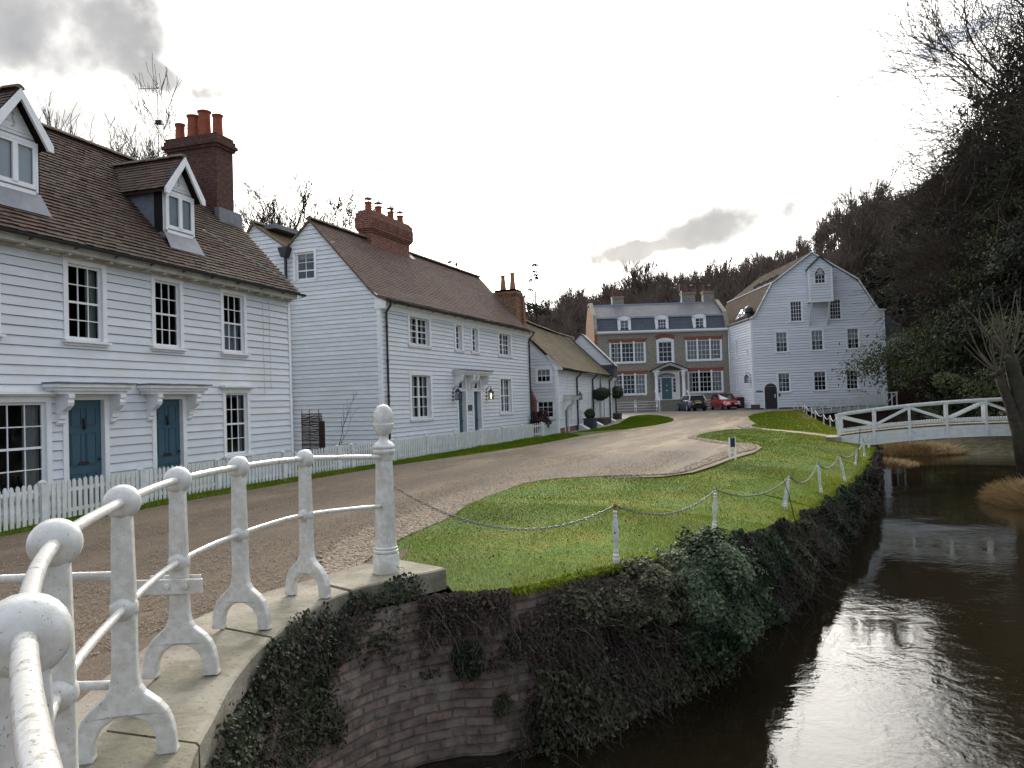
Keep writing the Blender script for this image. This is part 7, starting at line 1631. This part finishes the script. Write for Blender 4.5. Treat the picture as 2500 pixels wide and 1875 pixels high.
def conifer(name, label, base, h, rb_, seed, nb_, m_='conifer_green', csize=.16, ncl=26, droop=.25, top=.12, lo=.03, cone=1.0, bulge=.35, cut=None, upsweep=0.0, narrow=1.0, boughs=()):
    rng = np.random.default_rng(seed); t = thing(name, label, 'tree', base)
    mb = MB(); mb.tube([(0, 0, 0), (.1, .05, h*.4), (0, 0, h*.97)], [h*.022, h*.014, .02], 8); mb.build('trunk', 'bark', t, smooth=True)
    A = []; B = []; P = []; O = []; TN = []
    for i in range(nb_+len(boughs)*2):
        u = rng.random()**.85; z = h*(lo+(1-lo)*u); R_ = rb_*((1-u)**cone+top*(1-u))*(1+bulge*math.sin(math.pi*u))*rng.uniform(.72, 1.12); a = rng.uniform(0, 2*math.pi)
        if i >= nb_: a, z, R_ = boughs[(i-nb_)//2]; a += rng.uniform(-.06, .06); z += rng.uniform(-.2, .2)
        d = np.array([math.cos(a), math.sin(a)*narrow, 0]); p0 = np.array([0, 0, z]); n_ = max(3, int(R_/.45)); pts = [p0]
        for k in range(1, n_+1):
            f = k/n_; pts.append(p0+d*R_*f+np.array([0, 0, -droop*R_*f*f+upsweep*R_*f**3])+rng.normal(0, .05, 3)*R_*.3*f)
        for k in range(n_): A.append(pts[k]); B.append(pts[k+1])
        sh = rng.uniform(0, .5)
        for k in range(n_+1):
            f = k/n_
            if f < .35: continue
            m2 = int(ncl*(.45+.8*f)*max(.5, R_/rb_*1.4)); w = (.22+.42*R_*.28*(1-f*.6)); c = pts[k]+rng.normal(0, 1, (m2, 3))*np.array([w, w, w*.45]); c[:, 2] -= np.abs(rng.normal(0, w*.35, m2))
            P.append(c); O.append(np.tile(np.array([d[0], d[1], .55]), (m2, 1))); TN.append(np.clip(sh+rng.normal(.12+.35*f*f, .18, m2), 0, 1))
    P = np.concatenate(P); O = np.concatenate(O); TN = np.concatenate(TN)
    if cut is not None: k = cut(P+np.array(base)); P = P[k]; O = O[k]; TN = TN[k]
    V, F_ = leaf_cards(P, csize, rng, .38, out=O); npmesh('crown', V, F_, m_, t, tint=TN)
    A = np.array(A); B = np.array(B); V, F_ = strips(A, B, np.full(len(A), .03), np.full(len(A), .02), 3); npmesh('limbs', V, F_, 'bark', t)
    return t
CONI = True
conifer('conifer', 'spreading olive-brown conifer beside the mill, one long bough reaching over its white boards', (15.9, 57.2, -.6), 25, 6.2, 41, 520, 'conifer_green', .115, 48, droop=.22, bulge=.45, cone=.72, boughs=((-2.75, 6.9, 13.6), (-2.62, 5.9, 12.4), (-2.9, 7.8, 10.5)))
conifer('conifer', 'tall dark conifer rising behind the footbridge to the top right of the picture', (23.0, 64.0, 0), 40, 12.5, 42, 760, 'conifer_dark', .21, 36, droop=.15, bulge=.35, cone=.8, upsweep=.15)
conifer('conifer', 'dark conifer filling the right edge behind the pollard', (17.0, 52.0, 0), 19, 7.5, 43, 320, 'conifer_dark', .17, 34, droop=.2, bulge=.5, cone=.8)
conifer('conifer', 'dark ivy-coloured conifer on the slope behind the mill wing', (12.5, 88.0, 3), 20, 6.5, 44, 260, 'conifer_dark', .24, 26, droop=.1, bulge=.6, cone=.7)
conifer('conifer', 'second dark conifer higher on the slope between mill and tall conifer', (17.5, 98.0, 6), 24, 7.5, 45, 260, 'conifer_dark', .26, 26, droop=.1, bulge=.6, cone=.7)
conifer('fir_tree', 'thin open fir silhouetted beside the end chimney of the middle cottage', (-36.0, 103.0, 8.5), 12.6, 3.6, 46, 46, 'conifer_dark', .26, 9, droop=.0, bulge=.1, cone=.9)
# long bough reaching left over the mill wall
rng = np.random.default_rng(51); bt = bpy.data.objects['conifer']
# leafless crowns against the sky at the top right
bare_tree('bare_tree', 'large leafless tree whose fine drooping twigs fill the top right corner', (20.2, 58.5, 0), 28, 52, depth=7, r0=.55, minr=.013, spread=.66, nb=(4, 5), up=.02, lmul=.78, first=.3, m_='twig_dark')
bare_tree('bare_tree', 'leafless tree with brushy twigs leaning left out of the tall dark conifer', (18.6, 58.0, 0), 19.5, 53, depth=7, r0=.45, minr=.013, spread=.56, nb=(4, 5), up=.05, d0=(-.08, 0, 1), lmul=.77, first=.3, m_='twig_dark')

# ------------------------------------------------------------------ pollard by the bridge
PT = thing('pollard_tree', 'pollarded bare tree with leaning trunk and upright shoots beside the right end of the footbridge', 'tree', (5.85, 28.4, .05))
mb = MB(); mb.tube([(.45, 0, -1.6), (.22, 0, .2), (.02, 0, 1.0), (-.16, .02, 1.65), (-.26, 0, 2.02)], [.30, .22, .155, .14, .15], 12)
mb.tube([(.50, .15, -1.6), (.40, .12, .4), (.28, .1, 1.4), (.12, .05, 2.3), (.06, 0, 2.55)], [.27, .25, .23, .21, .20], 12)
gs = random.Random(9)
for c, n_ in (((-.26, 0, 1.98), 13), ((.06, .03, 2.48), 14)):
    for k in range(n_): a = gs.uniform(0, 6.28); t_ = gs.uniform(.3, 1.5); L_ = gs.uniform(.16, .30); dv = (math.cos(a)*math.sin(t_)*L_, math.sin(a)*math.sin(t_)*L_, math.cos(t_)*L_); mb.tube([c, (c[0]+dv[0]*.6, c[1]+dv[1]*.6, c[2]+dv[2]*.5), (c[0]+dv[0], c[1]+dv[1], c[2]+dv[2])], [.13, .085, .045], 7); mb.build('trunk', 'bark_pale', PT, smooth=True)
rng = np.random.default_rng(60); VV = []; FF = []; k0 = 0
for c, n_ in (((-.26, 0, 2.05), 17), ((.06, 0, 2.6), 17)):
    for i in range(n_):
        a = rng.uniform(0, 6.28); ti = rng.uniform(.12, 1.15) if c[0] < 0 else rng.uniform(.1, .8); d = (math.cos(a)*math.sin(ti)-.12, math.sin(a)*math.sin(ti)*.7, math.cos(ti)); A, B, ra, rb, lv = grow(rng, np.array(c)+np.array(d)*.15, d, rng.uniform(.7, 1.5), .022, 1, nb=(1, 2), spread=.32, up=.22, minr=.006, seg=4, wander=.08, lmul=.6)
        V, F_ = strips(A, B, ra, rb, 4); VV.append(V); FF.append(F_+k0); k0 += len(V)
V = np.concatenate(VV); npmesh('shoots', V, np.concatenate(FF), 'bark_pale', PT)

# ------------------------------------------------------------------ wall plants: ivy, brambles, shrubs
def line_pts(line, s, out=0.0):
    S_ = arc(line); P = np.array([[p.x, p.y] for p in line]); sx = np.interp(s, S_, P[:, 0]); sy = np.interp(s, S_, P[:, 1])
    d = .05; tx = np.interp(s+d, S_, P[:, 0])-np.interp(s-d, S_, P[:, 0]); ty = np.interp(s+d, S_, P[:, 1])-np.interp(s-d, S_, P[:, 1]); L_ = np.hypot(tx, ty)+1e-9
    return sx, sy, ty/L_, -tx/L_
cl = [Vector((p.x, p.y, 0)) for p in cope]; bl_ = [Vector((*p, 0)) for p in BANK[1:]]
CS = arc(cl); BS = arc(bl_)
def sn(a, b, s=0): return np.sin(a*1.7+s)+np.sin(b*2.3+s*1.3+1.1*np.sin(a*.9))+.6*np.sin(a*4.1-b*3.3+s)
def wallplant(name, label, line, N_, sfun, zfun, hfun, m_, size, seed, mask=None, aspect=.6, twigs=0, twig_m='twig_brown', tw_len=.5, hang=True, tsh=0.0, kind='plant', cat='plant'):
    rng = np.random.default_rng(seed); s = sfun(rng, N_); z = zfun(rng, N_, s)
    if mask is not None: k = mask(s, z, rng); s = s[k]; z = z[k]
    x, y, ox, oy = line_pts(line, s); h = hfun(s, z, rng)
    if line is bl_: tz = .09-DY(y); z = WZ-.05+(z-WZ+.05)*(tz-WZ+.05)/(-WZ+.05)
    P = np.stack([x+ox*h, y+oy*h, z], 1); O = np.stack([ox, oy, np.full(len(s), .35)], 1)
    V, F_ = leaf_cards(P, size, rng, aspect, out=O); cl_ = .5+.22*sn(s*2.2, z*2.4, seed)
    t = thing(name, label, cat, (0, 0, 0)) if twigs else None
    o = npmesh('foliage' if twigs else name, V, F_, m_, t, tint=np.clip(cl_*.6+rng.normal(tsh, .2, len(s)), 0, 1))
    if not twigs: return tag(o, label, cat)
    VV = []; FF = []; k0 = 0
    for i in range(twigs):
        j = rng.integers(len(s)); p = P[j].copy(); d = np.array([ox[j]*rng.uniform(.2, 1.2)+rng.normal(0, .5), oy[j]*rng.uniform(.2, 1.2)+rng.normal(0, .5), rng.uniform(-.3, .8) if not hang else rng.uniform(-1.2, .6)]); d /= np.linalg.norm(d); pts = [p]; L_ = tw_len*rng.uniform(.4, 1.4)
        for q in range(5): d = d+np.array([0, 0, -.22])+rng.normal(0, .30, 3); d /= np.linalg.norm(d); pts.append(pts[-1]+d*L_/5)
        pts = np.array(pts); r_ = rng.uniform(.0011, .0024); V, F_ = strips(pts[:-1], pts[1:], np.full(5, r_), np.full(5, r_*.8), 3); VV.append(V); FF.append(F_+k0); k0 += len(V)
    npmesh('stems', np.concatenate(VV), np.concatenate(FF), twig_m, t, tint=rng.random(len(np.concatenate(FF)))); return t
# arc-length of named places
def near_s(line, S_, p): 
    P = np.array([[q.x, q.y] for q in line]); i = np.argmin(np.hypot(P[:, 0]-p[0], P[:, 1]-p[1])); return S_[i]
sA = near_s(cl, CS, (-2.68, 2.72)); sB = CS[-1]
U = lambda a, b: (lambda r, n: r.uniform(a, b, n))
# ivy below the coping: a dark diagonal swathe, thick under the acorn pillar
def m_ivy(s, z, r):
    f = (s-sA)/(sB-sA); top = np.where((f > .40) & (f < .93), .13+.05*np.sin(s*9), np.where(f > .93, -.10, -.02+.10*(np.sin(s*7+1) > .3))); low = np.interp(f, (-.15, 0, .25, .45, .60, .75, .9, 1.0), (-2.0, -1.9, -1.55, -1.2, -.95, -.55, -.48, -.28))+.16*np.sin(s*8)+.1*np.sin(s*17)
    return (z < top) & (z > low) & (sn(s*3, z*3.4, 2) > -1.15+.3*r.random(len(s)))
wallplant('ivy', 'dark ivy with brown dead stems hanging from the coping beneath the iron railing', cl, 34000, U(sA-.35, sB-.05), lambda r, n, s: r.uniform(-2.0, .2, n), lambda s, z, r: np.abs(r.normal(.05, .045, len(s)))+.035*(1+sn(s*4, z*4, 3))*.5, 'ivy_dark', .018, 71, m_ivy, .7, twigs=420, twig_m='ivy_brown', tw_len=.34, tsh=-.05, cat='ivy')
wallplant('dead_creeper', 'brown withered creeper leaves mixed through the ivy at the foot of the coping', cl, 26000, U(sA-.4, sB), lambda r, n, s: r.uniform(-2.1, .05, n), lambda s, z, r: np.abs(r.normal(.07, .05, len(s))), 'ivy_brown', .020, 72, lambda s, z, r: m_ivy(s, z+.05, r) & (sn(s*2.2, z*2.8, 5) > -.5), .6, cat='creeper')
blobm = lambda c, r_: (lambda s, z, g: ((s-c[0])/r_[0])**2+((z-c[1])/r_[1])**2 < 1+.25*sn(s*9, z*9))
def blob(name, label, c, rad, N_, m_, size, seed, lump=.16, aspect=.5, flat=0, twigs=0, kind='shrub', cut=None, cat='shrub', tsh=0.0, twl=.2):
    rng = np.random.default_rng(seed); v = rng.normal(size=(N_, 3)); v /= np.linalg.norm(v, axis=1)[:, None]
    rr = (1+lump*(np.sin(v[:, 0]*5+seed)*np.sin(v[:, 1]*6+1)*1.2+np.sin(v[:, 2]*7+v[:, 0]*4)))*rng.uniform(.80, 1.03, N_)**.7; P = v*rr[:, None]*np.array(rad)+np.array(c)
    t = thing(name, label, cat, c) if twigs is not None else None; Pl = P-np.array(c)
    k = np.ones(N_, bool) if cut is None else cut(P); Pl = Pl[k]; v = v[k]; rr_ = rr[k]
    ns = N_//220; sd_ = rng.normal(size=(ns, 3)); sd_[:, 2] += .3; sd_ /= np.linalg.norm(sd_, axis=1)[:, None]; q_ = np.repeat(sd_, 26, 0); f_ = rng.uniform(.86, 1.2, len(q_)); ps = q_*f_[:, None]*np.array(rad)+rng.normal(0, size*.9, q_.shape)
    Pl = np.concatenate([Pl, ps]); v = np.concatenate([v, q_]); rr_ = np.concatenate([rr_, f_])
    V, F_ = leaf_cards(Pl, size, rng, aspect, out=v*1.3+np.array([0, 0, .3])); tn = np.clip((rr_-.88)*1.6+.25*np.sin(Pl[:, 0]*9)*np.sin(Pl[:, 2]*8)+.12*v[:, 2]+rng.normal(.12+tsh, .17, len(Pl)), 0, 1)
    npmesh('foliage', V, F_, m_, t, tint=tn)
    VV = []; FF = []; k0 = 0
    for i in range(twigs):
        d = rng.normal(size=3); d /= np.linalg.norm(d); a_ = d*np.array(rad)*.1; b_ = d*np.array(rad)*rng.uniform(.8, 1.0+twl); V, F_ = strips(a_[None], b_[None], np.array([.006]), np.array([.002]), 3); VV.append(V); FF.append(F_+k0); k0 += len(V)
    if twigs: npmesh('stems', np.concatenate(VV), np.concatenate(FF), 'ivy_brown', t)
    return t
# river wall, from the coping end to the far bend
bs = lambda p: near_s(bl_, BS, p)
tot = BS[bl_.index(min(bl_, key=lambda q: (q.x-1.7)**2+(q.y-25.3)**2))]
wallplant('ivy', 'small tuft of ivy and leaves growing from a crack in the bare brick river wall', bl_, 1500, U(.28, .62), lambda r, n, s: r.uniform(-.85, -.42, n), lambda s, z, r: np.abs(r.normal(.05, .035, len(s))), 'ivy_dark', .022, 73, lambda s, z, r: ((s-.45)/.16)**2+((z+.63)/.17)**2 < 1, .7, twigs=30, tw_len=.15, cat='ivy')
wallplant('ivy', 'thin trailing stems and leaves under the lawn edge, just right of the stone coping end', bl_, 1700, U(-.0, 1.2), lambda r, n, s: r.uniform(-.75, -.1, n), lambda s, z, r: np.abs(r.normal(.03, .03, len(s))), 'ivy_brown', .020, 74, lambda s, z, r: sn(s*6, z*7, 1) > .4, .6, twigs=90, tw_len=.35, cat='ivy')
wallplant('bramble', 'purple-brown tangle of leafless bramble stems hanging over the brick river wall', bl_, 26000, U(.70, 2.75), lambda r, n, s: r.uniform(-1.78, -.12, n), lambda s, z, r: np.abs(r.normal(.12, .08, len(s)))+.16*np.clip((s-.9)/1.2, 0, 1)*(1-np.abs(z+.8)), 'ivy_brown', .022, 75, lambda s, z, r: (z < -.10-.35*np.clip(1.45-s, 0, 1)) & (sn(s*3, z*3, 8) > -1.3) & (s > 1.02+.16*np.sin(z*5.3)+.10*np.sin(z*13)+r.normal(0, .07, len(s))), .35, twigs=800, twig_m='bramble_stem', tw_len=.50, cat='bramble')
wallplant('ivy', 'green patches of small leaves growing through the brambles on the river wall', bl_, 16000, U(1.3, 3.6), lambda r, n, s: r.uniform(-1.68, .0, n), lambda s, z, r: np.abs(r.normal(.24, .09, len(s))), 'shrub_olive', .026, 79, lambda s, z, r: sn(s*3.6, z*4.2, 4)+.9*(z < -.95)+.8*((z > -.35) & (s > 2.0)) > .55, .55, twigs=60, tw_len=.3, cat='ivy')
wallplant('ivy', 'dark green low growth at the foot of the brick wall beneath the brambles', bl_, 16000, U(1.0, 3.9), lambda r, n, s: r.uniform(-1.78, -.55, n), lambda s, z, r: np.abs(r.normal(.22, .10, len(s))), 'shrub_olive', .028, 76, lambda s, z, r: (z < -1.0+.35*np.sin(s*2.1)+.30*np.clip(s-1.6, 0, 1)), .55, twigs=160, tw_len=.4, cat='ivy')
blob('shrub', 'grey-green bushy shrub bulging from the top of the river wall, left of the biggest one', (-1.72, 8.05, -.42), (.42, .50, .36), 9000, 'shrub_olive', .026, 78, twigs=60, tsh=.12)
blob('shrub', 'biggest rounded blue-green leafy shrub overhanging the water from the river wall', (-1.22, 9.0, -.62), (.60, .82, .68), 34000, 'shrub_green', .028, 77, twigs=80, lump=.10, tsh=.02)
for k, (ln, a, b, z0, z1, lab) in enumerate(((bl_, .66, .84, -1.16, -.96, 'small fern tuft low on the brick river wall, next to the brambles'), (bl_, .78, 1.0, -.62, -.42, 'small brown-green tuft on the brick river wall just left of the brambles'))):
    wallplant('wall_fern', lab, ln, 420, U(a, b), lambda r, n, s, z0=z0, z1=z1: r.uniform(z0, z1, n), lambda s, z, r: np.abs(r.normal(.04, .03, len(s))), 'ivy_dark' if k % 2 else 'shrub_olive', .022, 140+k, lambda s, z, r, a=a, b=b, z0=z0, z1=z1: ((s-(a+b)/2)/((b-a)/2))**2+((z-(z0+z1)/2)/((z1-z0)/2))**2 < r.uniform(.4, 1.2, len(s)), .45, twigs=26, tw_len=.14, cat='fern')
wallplant('dead_creeper', 'dark withered creeper matted under the right end of the stone coping', bl_, 4200, U(-.0, .85), lambda r, n, s: r.uniform(-.42, -.02, n), lambda s, z, r: np.abs(r.normal(.04, .035, len(s))), 'ivy_brown', .020, 150, lambda s, z, r: z > -.12-.30*np.abs(np.sin(s*5)), .6, twigs=60, tw_len=.25, cat='creeper')
# long hedge of mixed growth along the bank
def hh_(s, z, r): b = .15+.08*np.sin(s*1.9)+.07*np.sin(s*4.3+1)+.06*np.sin(z*6+s*2.7)+.04*np.sin(s*9+z*11); return (b*np.sqrt(np.clip(1-((z+.80)/1.05)**2, .05, 1)))*r.uniform(.62, 1.06, len(s))**.5+.05
for i, (a, b, m_, sd, N_, lab, tsh) in enumerate(((3.6, 6.6, 'shrub_green', 80, 30000, 'dark green mixed hedge growth on the bank just beyond the biggest shrub', -.1), (6.3, 9.6, 'shrub_olive', 81, 26000, 'brownish straggly growth with hanging stems on the bank below the second chain post', .05), (9.3, 13.4, 'shrub_green', 82, 26000, 'green shrubby growth on the bank below the right-leaning chain post', .0), (13.1, tot-.2, 'shrub_olive', 83, 30000, 'far stretch of dark bank growth running to the footbridge', -.05))):
    wallplant('bank_shrub', lab, bl_, N_, U(a, b), lambda r, n, s: r.uniform(-1.72, .10, n), hh_, m_, .030 if i < 2 else .045, sd, lambda s, z, r: z < .03+.07*np.sin(s*3.1)+.05*np.sin(s*7), .5, twigs=200 if i == 1 else 60, twig_m='bramble_stem', tw_len=.6, tsh=tsh, cat='shrub')
for i, (a, b) in enumerate(((3.9, 8.0), (8.0, 13.0), (13.0, tot-.3))): wallplant('dead_creeper', ['withered brown stems over the bank growth next to the biggest shrub', 'withered brown stems over the bank growth below the leaning posts', 'withered brown stems over the far bank growth towards the footbridge'][i], bl_, 14000, U(a, b), lambda r, n, s: r.uniform(-1.68, .05, n), lambda s, z, r: hh_(s, z, r)+.04, 'ivy_brown', .026, 120+i, lambda s, z, r: sn(s*1.9, z*2.1, 6+i) > .75, .35, twigs=110, twig_m='bramble_stem', tw_len=.5, cat='creeper')
wallplant('bank_growth', 'thin dark growth along the water edge beyond the footbridge', bl_, 9000, U(tot+.5, BS[-1]-6), lambda r, n, s: r.uniform(-1.72, -.02, n), lambda s, z, r: r.uniform(0, .25, len(s)), 'ivy_brown', .08, 84, None, .5, twigs=40, cat='shrub')
mb = MB(); mb.tube([(-.28, 11.75, -.15), (-.35, 11.72, .25), (-.46, 11.7, .62)], [.008, .006, .003], 5); tag(mb.build('weed_stalk', 'bark'), 'single dark bare stalk rising from the bank below the leaning posts', 'weed')
# reeds and clumps by the water
def reeds(name, lab, cx, cy, rx, ry, N_, h, seed, z0=-1.72, m_='reed'):
    rng = np.random.default_rng(seed); a = rng.uniform(0, 6.28, N_); q = np.sqrt(rng.random(N_)); x = cx+rx*q*np.cos(a); y = cy+ry*q*np.sin(a); hh = h*(1-.55*q**2)*rng.uniform(.5, 1.2, N_)
    d = np.stack([np.cos(a)*q*.8+rng.normal(0, .35, N_), np.sin(a)*q*.8+rng.normal(0, .35, N_), np.ones(N_)], 1); d /= np.linalg.norm(d, axis=1)[:, None]
    A = np.stack([x, y, np.full(N_, z0)], 1); B = A+d*hh[:, None]*.6; d2 = d+np.stack([np.cos(a)*.6, np.sin(a)*.6, -.3*np.ones(N_)], 1); C_ = B+d2*hh[:, None]*.4
    V1, F1 = strips(A, B, np.full(N_, .012), np.full(N_, .009), 3); V2, F2 = strips(B, C_, np.full(N_, .009), np.full(N_, .003), 3)
    o = npmesh(name, np.concatenate([V1, V2]), np.concatenate([F1, F2+len(V1)]), m_, tint=np.tile(np.repeat(rng.random(N_), 3), 2)); return tag(o, lab, 'reeds')
reeds('reed_clump', 'rust-brown dead plant clump at the water edge, right side', 5.65, 24.8, .95, 1.9, 5200, .95, 91)
reeds('reed_bed', 'low strip of brown reeds on the mud behind the footbridge', 4.6, 43.5, 2.4, 2.4, 3500, .75, 92, z0=-1.55)
reeds('reed_bed', 'pale dead reeds under the far left end of the footbridge', 2.9, 37.0, 1.3, 2.2, 2200, .5, 93, z0=-1.7)
# right bank bushes hiding the far water
for i, (c, r_, N_, m_, lab) in enumerate((((11.6, 41.5, .4), (2.4, 3.2, 1.8), 16000, 'shrub_olive', 'brown-green bush mass on the right bank just past the footbridge'), ((9.2, 50.0, .6), (2.8, 4.0, 2.0), 16000, 'conifer_green', 'low bushy growth under the spreading conifer'), ((12.5, 47.0, 2.0), (4.0, 4.0, 3.6), 20000, 'conifer_green', 'dark bush group behind the pollard'), ((13.0, 36.5, .4), (3.0, 3.5, 2.2), 16000, 'shrub_olive', 'scrubby bush to the right of the pollard'))): blob('bush', lab, c, r_, N_, m_, .11, 95+i, twigs=60, lump=.22)
# planters' plants, garden shrubs
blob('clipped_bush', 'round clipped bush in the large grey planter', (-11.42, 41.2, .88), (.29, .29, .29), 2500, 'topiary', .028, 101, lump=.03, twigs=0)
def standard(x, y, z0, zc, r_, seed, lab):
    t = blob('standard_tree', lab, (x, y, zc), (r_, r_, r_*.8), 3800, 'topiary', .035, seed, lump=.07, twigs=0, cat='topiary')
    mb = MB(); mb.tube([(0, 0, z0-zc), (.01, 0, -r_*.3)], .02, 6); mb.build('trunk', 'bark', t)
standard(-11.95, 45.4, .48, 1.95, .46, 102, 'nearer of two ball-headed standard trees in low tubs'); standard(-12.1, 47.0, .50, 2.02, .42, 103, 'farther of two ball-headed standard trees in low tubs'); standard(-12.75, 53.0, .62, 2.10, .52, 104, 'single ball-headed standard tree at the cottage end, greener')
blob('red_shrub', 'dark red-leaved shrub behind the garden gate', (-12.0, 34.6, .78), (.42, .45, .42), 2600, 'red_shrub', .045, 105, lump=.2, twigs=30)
sp = thing('sapling', 'thin sapling with a few dark leaves against the white gable', 'sapling', (-12.6, 18.6, .2)); rng = np.random.default_rng(106)
A, B, ra, rb, lv = grow(rng, (0, 0, 0), (0, .05, 1), .75, .014, 3, nb=(2, 3), spread=.6, up=.25, minr=.004); V, F_ = strips(A, B, ra, rb, 4); npmesh('stem', V, F_, 'bark', sp)
P = B[rng.integers(0, len(B), 60)]+rng.normal(0, .03, (60, 3)); P = P[P[:, 2] < .95]; V, F_ = leaf_cards(P, .035, rng, .6); npmesh('leaves', V, F_, 'ivy_dark', sp)
